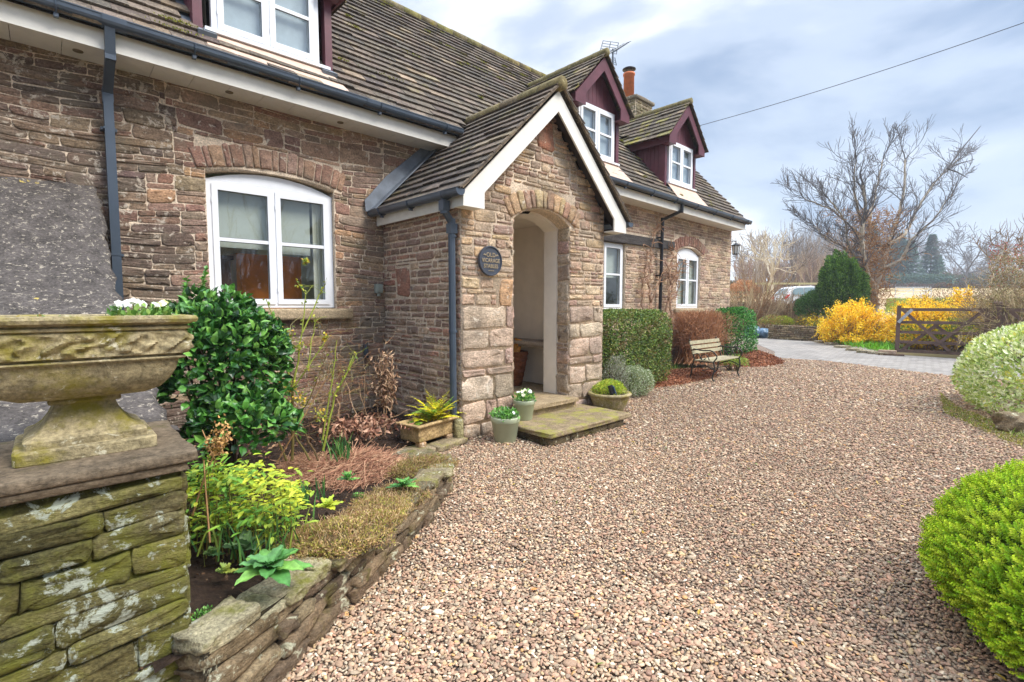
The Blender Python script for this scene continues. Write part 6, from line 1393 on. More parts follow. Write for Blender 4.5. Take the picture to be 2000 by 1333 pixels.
# bench
be = empty('garden_bench', (9.6, 4.4, 0), 'small weathered garden bench with wooden slats and curly iron ends', 'bench')
BX0, BX1, BY = 9.02, 10.16, 4.22
for k, (y, z) in enumerate(((4.50, .52), (4.53, .61), (4.56, .70))):
    q_ = MB(); q_.box((BX0-.06, y, z), (BX1+.06, y+.022, z+.068), rot=(R(-12), 0, 0)); q_.build('back_slat', M['bench'], be)
for k in range(5):
    q_ = MB(); y = 4.12+k*.075; q_.box((BX0-.05, y, .405-.004*abs(k-2)), (BX1+.05, y+.058, .425-.004*abs(k-2))); q_.build('seat_slat', M['bench'], be)
for x in (BX0, BX1):
    q_ = MB()
    def cv(pp, r=.014, n=8):
        pts = [Vector((x, a, b)) for a, b in pp]; o = []
        for i in range(len(pts)-1):
            p0 = pts[max(i-1, 0)]; p1, p2 = pts[i], pts[i+1]; p3 = pts[min(i+2, len(pts)-1)]
            for t_ in np.linspace(0, 1, n)[:-1]: o.append(.5*((2*p1)+(p2-p0)*t_+(2*p0-5*p1+4*p2-p3)*t_*t_+(3*p1-p0-3*p2+p3)*t_**3))
        o.append(pts[-1]); q_.tube(o, r, 7)
    cv([(4.08, 0), (4.14, .10), (4.10, .25), (4.12, .39)]); cv([(4.66, 0), (4.56, .12), (4.54, .3), (4.50, .42), (4.55, .60), (4.61, .80)]); cv([(4.12, .39), (4.3, .385), (4.5, .40)], .012)
    cv([(4.12, .40), (4.06, .50), (4.16, .60), (4.34, .60), (4.52, .62)], .013); cv([(4.2, .42), (4.26, .52), (4.36, .50), (4.34, .42), (4.27, .45)], .009); cv([(4.12, .25), (4.3, .32), (4.52, .25)], .01); cv([(4.36, .42), (4.42, .53), (4.49, .52)], .009)
    q_.build('iron_end', M['iron'], be, smooth=True)
q_ = MB(); q_.tube([(BX0, 4.33, .22), (BX1, 4.33, .22)], .009, 6); q_.build('stretcher', M['iron'], be)
# ================================================================== RIGHT SIDE
EU = [srgb(226, 230, 176), srgb(206, 216, 140), srgb(240, 240, 206), srgb(170, 190, 96), srgb(140, 166, 84)]
ex, ey = 10.05, -1.1
shrub('variegated_euonymus', (9.75, -.95, .50), (1.76, 1.76, .90), 30000, .055, .036, EU, 'big rounded cream and green variegated shrub at the right edge of the gravel', 'shrub', kind=0, shell=.12, bump_=.05, up=.5, jitter=.8, seed=21, zmin=.06, low=-.7, cols2=[srgb(214, 224, 140), srgb(180, 200, 100), srgb(228, 234, 180), srgb(226, 220, 110)])
shrub('golden_hebe', (3.28, -.98, .28), (1.18, 1.30, .66), 1000, .02, .01, [srgb(140, 180, 50)], 'low dome of vivid lime green foliage at the bottom right of the gravel', 'shrub', zmin=.03)
# its real foliage: short upright sprigs, each a whorl of narrow leaves
hb = bpy.data.objects['golden_hebe'].children[0]; me_old = hb.data
mb = MB(); n = 25000; D = rdir(n); D[:, 2] = np.abs(D[:, 2])*1.0-.22; D /= np.linalg.norm(D, axis=1)[:, None]
rad = np.array([1.24, 1.36, .62]); cc_ = np.array([3.28, -.98, .28]); q = 1+.03*vnoise(D, 6., 31)+.018*vnoise(D, 17., 32)-.05*rng.random(n)
P_ = cc_+D*rad*q[:, None]; ok = (P_[:, 2] > .03) & (P_[:, 0]*math.sin(th)-P_[:, 1]*math.cos(th) < (P_[:, 0]*math.cos(th)+P_[:, 1]*math.sin(th))*2.2+.8); P_, D, q = P_[ok], D[ok], q[ok]; n = len(P_)
nd = D/rad; nd /= np.linalg.norm(nd, axis=1)[:, None]; ax = nd*1.0+[0, 0, .35]+rdir(n)*.35; ax /= np.linalg.norm(ax, axis=1)[:, None]
base_c = colmix([srgb(164, 196, 40), srgb(182, 206, 48), srgb(142, 182, 38), srgb(198, 212, 62)], n, .14)
t1 = np.cross(ax, rdir(n)); t1 /= np.linalg.norm(t1, axis=1)[:, None]; t2 = np.cross(ax, t1)
for lv in range(4):
    for k in range(5):
        a = k*1.2566+lv*.6+rng.uniform(-.2, .2, n); dd = t1*np.cos(a)[:, None]+t2*np.sin(a)[:, None]; up_ = .35+.35*lv
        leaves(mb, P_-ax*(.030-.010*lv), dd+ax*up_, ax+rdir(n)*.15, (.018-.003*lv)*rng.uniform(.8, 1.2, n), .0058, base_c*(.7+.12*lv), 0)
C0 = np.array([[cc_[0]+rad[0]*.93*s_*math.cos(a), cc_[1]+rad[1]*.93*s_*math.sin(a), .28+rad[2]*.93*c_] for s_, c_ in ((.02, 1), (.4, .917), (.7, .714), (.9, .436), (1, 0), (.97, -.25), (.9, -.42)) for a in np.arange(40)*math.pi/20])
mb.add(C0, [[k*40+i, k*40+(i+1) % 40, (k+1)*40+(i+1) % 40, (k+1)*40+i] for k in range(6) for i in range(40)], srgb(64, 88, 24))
tmp = mb.build('foliage_tmp', M['matte']); hb.data = tmp.data; bpy.data.objects.remove(tmp); hb.matrix_parent_inverse = Matrix.Translation(-world_loc(hb.parent))
# kerb rock and mossy strip
q_ = MB(); block(q_, (8.25, -.12, .09), (1.1, .30, .22), srgb(140, 122, 96), (R(6), R(4), R(-38)), e=.3, jit=.06, n=9)
tag(q_.build('edging_boulder', M['bedwall'], smooth=True), 'long flat sandstone boulder under the variegated shrub', 'boulder')
def carpet(name, poly, n, L, W, cols, up=.8):
    mb = MB(); xs_ = [p[0] for p in poly]; ys_ = [p[1] for p in poly]; X = rng.uniform(min(xs_), max(xs_), n); Y = rng.uniform(min(ys_), max(ys_), n); ok = inpoly(X, Y, poly); X, Y = X[ok], Y[ok]; k = len(X)
    D = rdir(k); D[:, 2] = abs(D[:, 2])+up; leaves(mb, np.stack([X, Y, hgt(X, Y)+.008+.03*rng.random(k)], 1), D, rdir(k), L*rng.uniform(.5, 1.4, k), W, colmix(cols, k), 0); return tag(mb.build(name, M['leaf']), kind='stuff')
pg = [tuple(atz(*q, 0))[:2] for q in ((1835, 770), (1870, 800), (1940, 825), (2000, 850), (2010, 885), (1950, 860), (1890, 832), (1845, 812))]
carpet('moss_strip', pg, 16000, .03, .009, [srgb(150, 150, 50), srgb(120, 142, 54), srgb(166, 156, 66), srgb(140, 120, 74)], .2)
blades('grass_tuft', tuple(atz(1995, 855, .01)), 40, .10, .012, [srgb(130, 160, 60), srgb(206, 206, 150)], 'small pale green sprig by the boulder at the right edge', rad=.05, lean=.4)
# gates: five bar
def gate(name, pL, pR, zs_, label, brace=True, group='dark wooden five bar gates'):
    root = empty(name, (pL[0], pL[1], 0), label, 'gate', group); pL = Vector(pL); pR = Vector(pR); d = (pR-pL).normalized(); nrm = d.cross(Vector((0, 0, 1)))
    for z in zs_:
        q_ = MB(); q_.beam(pL+Vector((0, 0, z)), pR+Vector((0, 0, z)), .04, .085); q_.build('bar', M['gatewood'], root)
    for p, h_, w_ in ((pL, zs_[0]+.12, .10), (pR, zs_[0]+.05, .10)):
        q_ = MB(); q_.beam(p+Vector((0, 0, .08)), p+Vector((0, 0, h_)), w_, .07, up=tuple(nrm)); q_.build('stile', M['gatewood'], root)
    if brace:
        a = nrm*-.035; q_ = MB(); q_.beam(pL+d*.08+a+Vector((0, 0, .1)), pL.lerp(pR, .5)+a+Vector((0, 0, .98)), .02, .085); q_.beam(pR-d*.08+a+Vector((0, 0, .1)), pL.lerp(pR, .42)+a*1.8+Vector((0, 0, .9)), .02, .08, up=(0, 0, 1)); q_.beam(pL+d*.05-a+Vector((0, 0, 1.36)), pL.lerp(pR, .62)-a+Vector((0, 0, .15)), .02, .08); q_.beam(pR-d*.1-a*1.9+Vector((0, 0, 1.3)), pL.lerp(pR, .45)-a*1.9+Vector((0, 0, .3)), .02, .08); q_.build('brace', M['gatewood'], root)
    return root, d, nrm
gl, gr = Vector((18.35, 2.86, 0)), Vector((18.6, .98, 0)); GZ = (1.33, .96, .67, .38, .11)
g1_, d_, n_ = gate('five_bar_gate', gl, gr, GZ, 'dark brown five bar gate in front of the yellow bush, with a pale metal latch')
q_ = MB(); q_.beam(gl+n_*.09+Vector((0, 0, .95)), gl+n_*.09+d_*.3+Vector((0, 0, 1.34)), .02, .08); q_.build('latch', plain('galvanised', srgb(176, 182, 190), .4, metal=.5), g1_)
pp_ = empty('gate_post', (18.62, .80, 0), 'thick dark wooden gate post between the two gates', 'post'); q_ = MB(); q_.beam((18.5, .80, 0), (18.5, .80, 1.52), .2, .2, up=(0, 1, 0)); q_.build('shaft', M['gatewood'], pp_); q_ = MB(); q_.add([[18.39, .69, 1.52], [18.61, .69, 1.52], [18.61, .91, 1.52], [18.39, .91, 1.52], [18.5, .8, 1.58]], [[0, 1, 4], [1, 2, 4], [2, 3, 4], [3, 0, 4]]); q_.build('post_top', M['gatewood'], pp_)
gate('five_bar_gate', Vector((18.5, .64, 0)), Vector((18.35, -1.2, 0)), GZ, 'second dark gate, half hidden behind the bare hedge right of the post')
q_ = MB(); block(q_, (17.85, 3.0, .10), (.20, .42, .10), srgb(176, 150, 128), (0, 0, R(5)), e=.1, jit=.01); block(q_, (17.8, 2.9, .03), (.26, .6, .06), srgb(104, 84, 68), (0, 0, R(8)), e=.1, jit=.01); tag(q_.build('wooden_block', stone_mat('block_wood', var=(.7, 1.2), bs=.3)), 'pale timber block lying at the foot of the gate', 'block')
# forsythia
FY_ = [srgb(255, 216, 20), srgb(250, 204, 16), srgb(255, 230, 70), srgb(238, 186, 20), srgb(252, 214, 40)]
def forsythia(c, rad, n, label, seed, L=.075, ns=260):
    root = empty('forsythia_bush', (c[0], c[1], 0), label, 'shrub', 'yellow flowering forsythia bushes'); st_ = MB(); fl = MB(); P_ = []
    for _ in range(ns):
        a = rng.uniform(0, 6.28); el = rng.uniform(.15, 1.4); b_ = Vector((c[0]+rng.normal(0, rad[0]*.18), c[1]+rng.normal(0, rad[1]*.18), c[2]-rad[2])); q_ = rng.uniform(.75, 1.12)
        t_ = Vector((c[0]+rad[0]*q_*math.cos(a)*math.cos(el), c[1]+rad[1]*q_*math.sin(a)*math.cos(el), c[2]-rad[2]+2*rad[2]*q_*math.sin(el)**.8)); m_ = b_.lerp(t_, .5)+Vector((0, 0, .12*rad[2]))+Vector(rng.normal(0, .06, 3)); pts = [b_, m_, t_]; st_.tube(pts, [.012, .008, .004], 4, srgb(140, 110, 66), cap=False)
        for f_ in rng.random(int(n/ns))**.6: 
            P_.append(list(m_.lerp(t_, f_) if rng.random() < .7 else b_.lerp(m_, max(f_, .4))))
    P_ = np.array(P_)+rng.normal(0, .05, (len(P_), 3)); P_[:, 2] = np.maximum(P_[:, 2], .05); k = len(P_); leaves(fl, P_, rdir(k), rdir(k), L, L*.6, colmix(FY_, k, .12), 0); st_.build('stems', M['twig'], root); fl.build('blossom', M['leaf'], root); return root
c = at(1668, 628, 18.2); forsythia((c.x, c.y, .72), (1.25, 1.25, .85), 17000, 'largest bright yellow forsythia bush, rounded, left of the gate below the bare tree', 41)
c = at(1815, 640, 16.6); forsythia((c.x, c.y, .75), (1.2, 1.6, .85), 12000, 'yellow forsythia directly behind the five bar gate', 42, ns=200)
c = at(1905, 645, 17.); forsythia((c.x, c.y, .75), (1.0, 1.2, .85), 4500, 'yellow forsythia tangled in the hedge behind the gate post', 43, ns=160)
c = at(1800, 588, 24); forsythia((c.x, c.y, 1.0), (2.2, 1.6, .85), 12000, 'farther pale yellow forsythia beyond the gate top', 44, L=.07, ns=160)
c = at(1880, 588, 18); forsythia((c.x, c.y, 1.0), (.9, .9, .95), 6000, 'tall yellow forsythia spray rising above the hinge side of the gate', 45, ns=120)
c = at(1845, 660, 16.1); shrub('periwinkle_undergrowth', (c.x, c.y, .45), (.9, 1.3, .55), 6200, .06, .035, [srgb(110, 146, 44), srgb(150, 166, 44), srgb(80, 106, 36), srgb(190, 186, 40)], 'green leafy undergrowth showing through the gate bars', 'plant', zmin=.02, shell=.9, seed=46)
c = at(1735, 660, 17.); blades('daffodil_clump', (c.x, c.y, .0), 240, .28, .014, [srgb(92, 156, 50), srgb(110, 170, 56)], 'bright green clump of leaves left of the gate stile', rad=.22, lean=.35)
c = at(1700, 650, 18.); dk = (c.x+.1, c.y-.3)
shrub('dry_twig_shrub', (dk[0], dk[1], .42), (.5, .5, .42), 2400, .04, .02, [srgb(140, 120, 80), srgb(116, 104, 62), srgb(150, 140, 90), srgb(128, 92, 60)], 'olive brown dying growth at the right foot of the main forsythia', 'shrub', shell=.9, seed=47, zmin=.02)
pg = [tuple(atz(*q, 0))[:2] for q in ((1597, 655), (1640, 655), (1740, 680), (1745, 692), (1700, 688), (1660, 680), (1620, 672), (1596, 664))]
carpet('grass_bank', pg, 5200, .24, .016, [srgb(120, 186, 40), srgb(104, 170, 36), srgb(140, 196, 50)])
q_ = MB()
for (px, py) in ((1605, 670), (1625, 674), (1645, 680), (1668, 686), (1690, 690), (1712, 692), (1730, 694)): c = atz(px, py, 0); block(q_, (c.x, c.y, .04), (.3, .45, .10), srgb(150, 136, 112), (0, 0, rng.uniform(0, 1)), e=.25, jit=.04)
tag(q_.build('kerb_stones', M['bedwall'], smooth=True), 'broken row of low stones edging the green bank beside the paving', 'kerb')
# low retaining wall and bags at the far end
lw = MB(); a = atz(1500, 662, 0); b = atz(1597, 668, 0); L_ = (b-a).length; dx = (b-a).normalized(); nn_ = Vector((0, 0, 1)).cross(dx)*-1
rubble(lw, (np.array(list(a)), np.array(list(dx)), UZ, np.array(list(dx.cross(Vector((0, 0, 1)))))), 0, L_, 0, .62, P=PAL_BED, h=(.07, .14), wd=(.2, .5), d=(.02, .05)); lw.beam(a-nn_*-.15*0+Vector((0, 0, .3))+dx.cross(Vector((0, 0, 1)))*-.16, b+Vector((0, 0, .3))+dx.cross(Vector((0, 0, 1)))*-.16, .3, .58, srgb(70, 60, 46))
tag(lw.build('low_garden_wall', M['bedwall'], smooth=True), 'low dry stone wall with plants on top at the far end of the paving', 'garden wall')
for k, (px, py, sz, rt_) in enumerate(((1470, 640, (.7, .6, .55), .3), (1492, 652, (.8, .55, .42), -.2), (1466, 652, (.5, .5, .4), .6))):
    q_ = MB(); c = at(px, py, 22.2); block(q_, (c.x, c.y, sz[2]/2), sz, srgb(96, 124, 146), (0, 0, rt_), e=.45, jit=.09, n=9); tag(q_.build('rubble_sack', plain('blue_plastic_sack%d' % k, srgb(92, 118, 140), .4, var=.3), smooth=True), ['blue grey plastic sack standing behind the green hedge', 'blue sack lying flat at the end of the low wall', 'small dark blue sack nearest the green hedge'][k], 'sack', 'blue plastic sacks')
for k, (px, py, rad, cols, lb) in enumerate(((1510, 645, (1.2, .6, .35), [srgb(150, 150, 60), srgb(176, 130, 80), srgb(120, 120, 56)], 'low olive and tan perennials above the sacks'), (1528, 640, (.45, .45, .3), [srgb(190, 196, 60), srgb(170, 180, 50)], 'lime green mound on top of the low dry stone wall'), (1575, 640, (.8, .5, .4), [srgb(130, 150, 60), srgb(160, 150, 70), srgb(170, 120, 80)], 'mixed green and russet growth at the right end of the low wall'))):
    c = at(px, py, 23.2); shrub('border_perennial', (c.x, c.y, .62), rad, 1500, .08, .035, cols, lb, 'plant', zmin=.3, shell=.7, seed=50+k, group='border plants on the far bank')
fl = MB(); c = at(1590, 640, 22.3); n = 260; P_ = np.array([c.x, c.y, .75])+rng.normal(0, 1, (n, 3))*[.3, .3, .12]; leaves(fl, P_, rdir(n), rdir(n), .07, .05, colmix(FY_, n), 0)
for _ in range(40): b_ = Vector((c.x+rng.normal(0, .2), c.y+rng.normal(0, .2), .1)); fl.tube([b_, b_+Vector((rng.normal(0, .1), rng.normal(0, .1), .65))], .006, 3, srgb(110, 140, 50), cap=False)
tag(fl.build('daffodils', M['leaf']), 'scattered yellow daffodils left of the main forsythia', 'flowers')
# garden boundary wall
def longwall(name, p, q, z0, z1, label, P=PAL_BED, h=(.07, .14), t_=.35):
    mb = MB(); p = Vector(p); q = Vector(q); d = (q-p).normalized(); nr = d.cross(Vector((0, 0, 1))); L_ = (q-p).length
    rubble(mb, (np.array([p.x, p.y, 0]), np.array(list(d)), UZ, np.array(list(nr))), 0, L_, z0, z1, P=P, h=h, wd=(.2, .5), d=(.02, .05)); mb.beam(p+Vector((0, 0, (z0+z1)/2))-nr*t_/2, q+Vector((0, 0, (z0+z1)/2))-nr*t_/2, t_-.02, z1-z0, srgb(78, 68, 52)); return tag(mb.build(name, M['bedwall'], smooth=True), label, 'garden wall')
a = at(1405, 600, 26.5); b = at(1665, 600, 27.); a.z = b.z = 0; longwall('boundary_wall', a, b, .2, 1.55, 'long dark dry stone boundary wall behind the far planting')
# bare shrubs before the wall
def bareshrub(name, c, n, H, spread, cols, label, r=.012, lev=2, kids=(2, 4), group=None, cat='shrub', mat='twig', up=.1):
    mb = MB(); grow.top = lev
    for _ in range(n):
        p = Vector(c)+Vector((rng.normal(0, spread*.2), rng.normal(0, spread*.2), 0)); grow(mb, p, (rng.normal(0, spread*.35), rng.normal(0, spread*.35), 1), H*rng.uniform(.4, .62), r*rng.uniform(.6, 1.1), lev, cols[rng.integers(len(cols))], kids=kids, spread=.4, up=up, n=4, minr=.009, sides=(4, 3, 3))
    return tag(mb.build(name, M[mat]), label, cat, group)
TW = [srgb(166, 140, 108), srgb(140, 114, 86), srgb(186, 164, 128), srgb(150, 116, 84)]
for k, (px, H, n_) in enumerate(((1440, 1.3, 26), (1478, 2.0, 30), (1510, 1.6, 26), (1545, 1.3, 24), (1570, 1.2, 20), (1600, 1.3, 14))):
    c = at(px, 640, 25.0+rng.uniform(-.4, .4)); c.z = .25; bareshrub('bare_shrub', c, n_, H*1.25, 1.5, TW, 'tangled leafless brown shrub before the boundary wall, %s' % ['first from the cottage', 'tall one second from the cottage', 'third from the cottage', 'fourth from the cottage', 'below the white car', 'beside the dark evergreen'][k], r=.034, group='bare shrubs before the boundary wall')
c = at(1452, 568, 28); shrub('copper_beech_hedge', (c.x, c.y, 1.9), (1.3, .8, .95), 2400, .09, .06, [srgb(196, 142, 96), srgb(176, 122, 78), srgb(206, 160, 116)], 'copper brown leafy hedge beyond the wall by the cottage corner', 'hedge', seed=60, zmin=.5)
# rail fence beyond
M['rail'] = stone_mat('rail_wood', base=srgb(176, 168, 128), var=(.8, 1.15), bs=.2)
fn = empty('rail_fence', (22, 14, 1), 'weathered wooden rail fence beyond the boundary wall near the cottage corner', 'fence')
a = at(1415, 582, 27.6); b = at(1480, 582, 27.9)
for z in (1.15, 1.45, 1.75): q_ = MB(); q_.beam((a.x, a.y, z+.45), (b.x, b.y, z+.45), .04, .12, srgb(176, 170, 130)); q_.build('rail', M['rail'], fn)
for f_ in (0, .5, 1): q_ = MB(); c = a.lerp(b, f_); q_.beam((c.x, c.y, .6), (c.x, c.y, 2.25), .1, .1, up=(1, 0, 0)); q_.build('post', M['rail'], fn)
lf = empty('field_rail_fence', (30, 15, 1), 'long pale rail fence along the field edge behind the white car', 'fence')
fr_ = [at(px, 553+.0*px, 38) for px in (1440, 1500, 1560, 1620, 1660)]
q_ = MB()
for a, b in zip(fr_, fr_[1:]): q_.beam((a.x, a.y, a.z-.05), (b.x, b.y, b.z-.05), .05, .14); 
q_.build('top_rail', M['rail'], lf)
for f_ in fr_: q_ = MB(); z0 = float(hgt(f_.x, f_.y)); q_.beam((f_.x, f_.y, z0), (f_.x, f_.y, f_.z), .12, .12, up=(1, 0, 0)); q_.build('post', M['rail'], lf)
# ---- yew
c = at(1643, 560, 22.5)
shrub('yew_tree', (c.x, c.y, 1.75), (.98, .98, 1.9), 20000, .13, .045, [srgb(92, 128, 50), srgb(72, 106, 42), srgb(112, 146, 58), srgb(56, 84, 36)], 'dark green rounded yew behind the main forsythia', 'tree', flat=2.4, shell=.4, bump_=.24, up=.5, seed=61, noise_s=3.2, mat='matte', kind=0, zmin=.3)
c = at(1607, 596, 23); shrub('dark_juniper', (c.x, c.y, 1.2), (1.1, 1.1, .95), 7000, .12, .04, [srgb(72, 108, 46), srgb(92, 126, 54), srgb(56, 84, 38)], 'lower dark evergreen spreading left of the yew beside the white car', 'shrub', shell=.4, bump_=.2, up=.4, seed=62, mat='matte', zmin=.3)
# ---- the big bare tree, multi-stemmed
bt = empty('bare_ash_tree', tuple(at(1700, 640, 24)), 'large multi stemmed leafless tree with brown creeper on its trunk above the forsythia', 'tree')
tb = MB(); tc = MB(); DT = 24.
BK = srgb(170, 158, 140); BKD = srgb(104, 100, 100)
def limb(pp, r0, r1, col=BK):
    pts = [at(a_, 600+(b_-600)*.93 if b_ < 600 else b_, c_) for a_, b_, c_ in pp]; o = []
    for i in range(len(pts)-1):
        p0 = pts[max(i-1, 0)]; p1, p2 = pts[i], pts[i+1]; p3 = pts[min(i+2, len(pts)-1)]
        for t_ in np.linspace(0, 1, 7)[:-1]: o.append(.5*((2*p1)+(p2-p0)*t_+(2*p0-5*p1+4*p2-p3)*t_*t_+(3*p1-p0-3*p2+p3)*t_**3)+Vector(rng.normal(0, .02, 3)))
    o.append(pts[-1]); rs = np.linspace(r0*.72, r1*.55, len(o)); tb.tube(o, rs, 8, col, cap=False); return o, rs
trunk_pts = [([(1710, 620, DT), (1705, 560, DT), (1690, 520, DT-.2), (1682, 450, DT-.5), (1690, 400, DT-.6), (1685, 345, DT-.8)], .26, .08),
 ([(1706, 570, DT), (1722, 520, DT+.2), (1735, 470, DT+.5), (1752, 420, DT+.8), (1765, 360, DT+1), (1768, 290, DT+1.1)], .2, .06),
 ([(1708, 580, DT), (1680, 560, DT), (1672, 500, DT), (1655, 460, DT-.2), (1650, 420, DT-.3), (1620, 375, DT-.5)], .14, .05),
 ([(1690, 520, DT), (1700, 470, DT+.6), (1700, 410, DT+1), (1712, 350, DT+1.2), (1725, 290, DT+1.3)], .13, .05),
 ([(1722, 520, DT), (1760, 500, DT-.3), (1780, 460, DT-.5), (1820, 420, DT-.8), (1860, 360, DT-1)], .12, .04),
 ([(1735, 470, DT), (1770, 440, DT+.5), (1800, 380, DT+1), (1840, 320, DT+1.3), (1875, 290, DT+1.4)], .11, .04),
 ([(1682, 450, DT), (1650, 420, DT+.3), (1625, 395, DT+.5), (1590, 380, DT+.8), (1568, 372, DT+1)], .08, .03),
 ([(1672, 500, DT), (1640, 470, DT+.3), (1612, 455, DT+.4), (1590, 430, DT+.6)], .07, .03),
 ([(1685, 430, DT), (1672, 380, DT-.5), (1668, 330, DT-.7), (1672, 290, DT-1)], .09, .035)]
grow.top = 3
for pp, r0, r1 in trunk_pts:
    o, rs = limb(pp, r0, r1)
    k0 = len(o)//4
    for i in range(k0, len(o), 1):
        ctr = at(1715, 520, DT); outd = (o[i]-ctr).normalized(); dd = (o[min(i+1, len(o)-1)]-o[i-1]).normalized()*.7+outd*.55+Vector(rng.normal(0, .5, 3)); grow(tb, o[i], dd, rng.uniform(.45, 1.0), max(rs[i]*.42, .016), 2, BKD, kids=(3, 5), spread=.42, shrink=.72, wig=.14, up=.07, n=5, minr=.007, sides=(5, 4, 3, 3))
    dd = (o[-1]-o[-3]).normalized(); grow(tb, o[-1], dd, .78, rs[-1]*.9, 3, BKD, kids=(3, 4), spread=.45, shrink=.72, wig=.12, up=.08, n=5, minr=.0085, sides=(5, 4, 3, 3))
for (px, py) in ((1915, 247), (1903, 312), (1890, 348)):   # the long shoots on the right
    a = at(1850, 330, DT-1); b = at(px, py, DT-1); tb.tube([a, a.lerp(b, .5)+Vector((0, 0, .05)), b], [.04, .028, .012], 5, BKD)
tb.build('trunk', leaf_mat('grey_bark', .9, 0, .15, .3, 12), bt)
for _ in range(1700):
    q = rng.random(); px = 1700+rng.normal(0, 18+22*q); py = 600-190*q; p = at(px, py, DT+rng.normal(0, .35)); pts, _d = twig(p, (rng.normal(), rng.normal(), rng.normal(.3, .9)), .5, 4, .35); tc.tube(pts, np.linspace(.014, .005, 5), 3, [srgb(160, 116, 76), srgb(136, 94, 62), srgb(186, 146, 100), srgb(150, 110, 60)][rng.integers(4)], cap=False)
tc.build('creeper', M['twig'], bt)
# ---- hedge on the right, bare with red haws
hd = empty('hawthorn_hedge', tuple(at(1960, 690, 14.5)), 'big bare brown hawthorn hedge with red haws at the right edge behind the variegated shrub', 'hedge')
hm = MB(); hb_ = MB(); hl_ = MB(); HC = [srgb(160, 140, 104), srgb(138, 118, 84), srgb(182, 162, 126), srgb(140, 130, 84)]
for _ in range(300):
    px = rng.uniform(1925, 2120); d = rng.uniform(13.0, 17.5); top = 470+max(0, (1960-px))*1.4; p = at(px, 600, d); p.z = rng.uniform(.1, 1.); grow.top = 2
    grow(hm, p, (rng.normal(0, .4), rng.normal(0, .4), .8), rng.uniform(.5, .9), .02, 2, HC[rng.integers(4)], kids=(3, 4), spread=.55, shrink=.72, wig=.25, up=0, n=4, minr=.0045, sides=(4, 3, 3))
for _ in range(3200):
    px = rng.uniform(1870, 2120); py = rng.uniform(490+max(0, 1950-px)*1.3, 680); d = rng.uniform(12.6, 17); p = at(px, py, d)
    if p.z < .2 or (px < 1930 and rng.random() < .7): continue
    pts, _d = twig(p, rdir(1)[0], .4, 3, .35); hm.tube(pts, .0045, 3, HC[rng.integers(4)], cap=False)
n = 9000; px = rng.uniform(1880, 2120, n); py = rng.uniform(0, 1, n)*(690-500)+500; ok = (py > 500+np.maximum(0, 1960-px)*1.3) & ((px > 1935) | (rng.random(n) < .25)); px, py = px[ok], py[ok]; n = len(px); P_ = np.array([list(at(a, b, c)) for a, b, c in zip(px, py, rng.uniform(12.8, 17, n))]); P_ = P_[P_[:, 2] > .15]; n = len(P_)
leaves(hl_, P_, rdir(n), rdir(n), .05, .03, colmix([srgb(112, 110, 60), srgb(90, 96, 50), srgb(140, 120, 76), srgb(128, 96, 60)], n), 0)
n = 900; px = rng.uniform(1930, 2100, n); py = 470+rng.gamma(2, 22, n); P_ = np.array([list(at(a, b, c)) for a, b, c in zip(px, py, rng.uniform(13, 16, n))]); leaves(hb_, P_, rdir(n), rdir(n), .035, .035, colmix([srgb(170, 50, 44), srgb(150, 60, 50), srgb(190, 80, 60)], n), 0)
for (px, py, tx, ty) in ((1995, 655, 1890, 605), (2010, 640, 1905, 560), (1990, 640, 1940, 540), (2000, 660, 1915, 640), (1985, 660, 1955, 600), (2020, 655, 1960, 510), (1975, 500, 1925, 462), (1975, 510, 1950, 448), (1985, 500, 2000, 440), (1995, 520, 1990, 455), (1960, 520, 1965, 470), (1955, 520, 1900, 470)):
    a = at(px, py, 13.2 if py > 530 else 15); b = at(tx, ty, 13.2 if py > 530 else 15); o = [a.lerp(b, f_)+Vector(rng.normal(0, .04, 3)) for f_ in np.linspace(0, 1, 7)]; hm.tube(o, np.linspace(.03 if py > 530 else .02, .007, 7), 5, srgb(166, 146, 122))
    for q in o[2:]:
        for _k in range(3): pts, _d = twig(q, (b-a).normalized()+Vector(rng.normal(0, .6, 3)), rng.uniform(.2, .6), 4, .25, .05); hm.tube(pts, np.linspace(.009, .004, 5), 3, srgb(140, 118, 96), cap=False)
hm.build('branches', M['twig'], hd); hl_.build('leaves', M['leaf'], hd); hb_.build('haws', M['leaf'], hd)
c = at(1860, 570, 19); shrub('bramble_thicket', (c.x, c.y, 1.4), (1.6, 1.2, .95), 2600, .06, .02, [srgb(136, 116, 84), srgb(120, 110, 66), srgb(150, 100, 90), srgb(110, 104, 62)], 'brownish bramble thicket between the gate and the field', 'shrub', shell=.9, seed=65, zmin=.3, mat='twig')
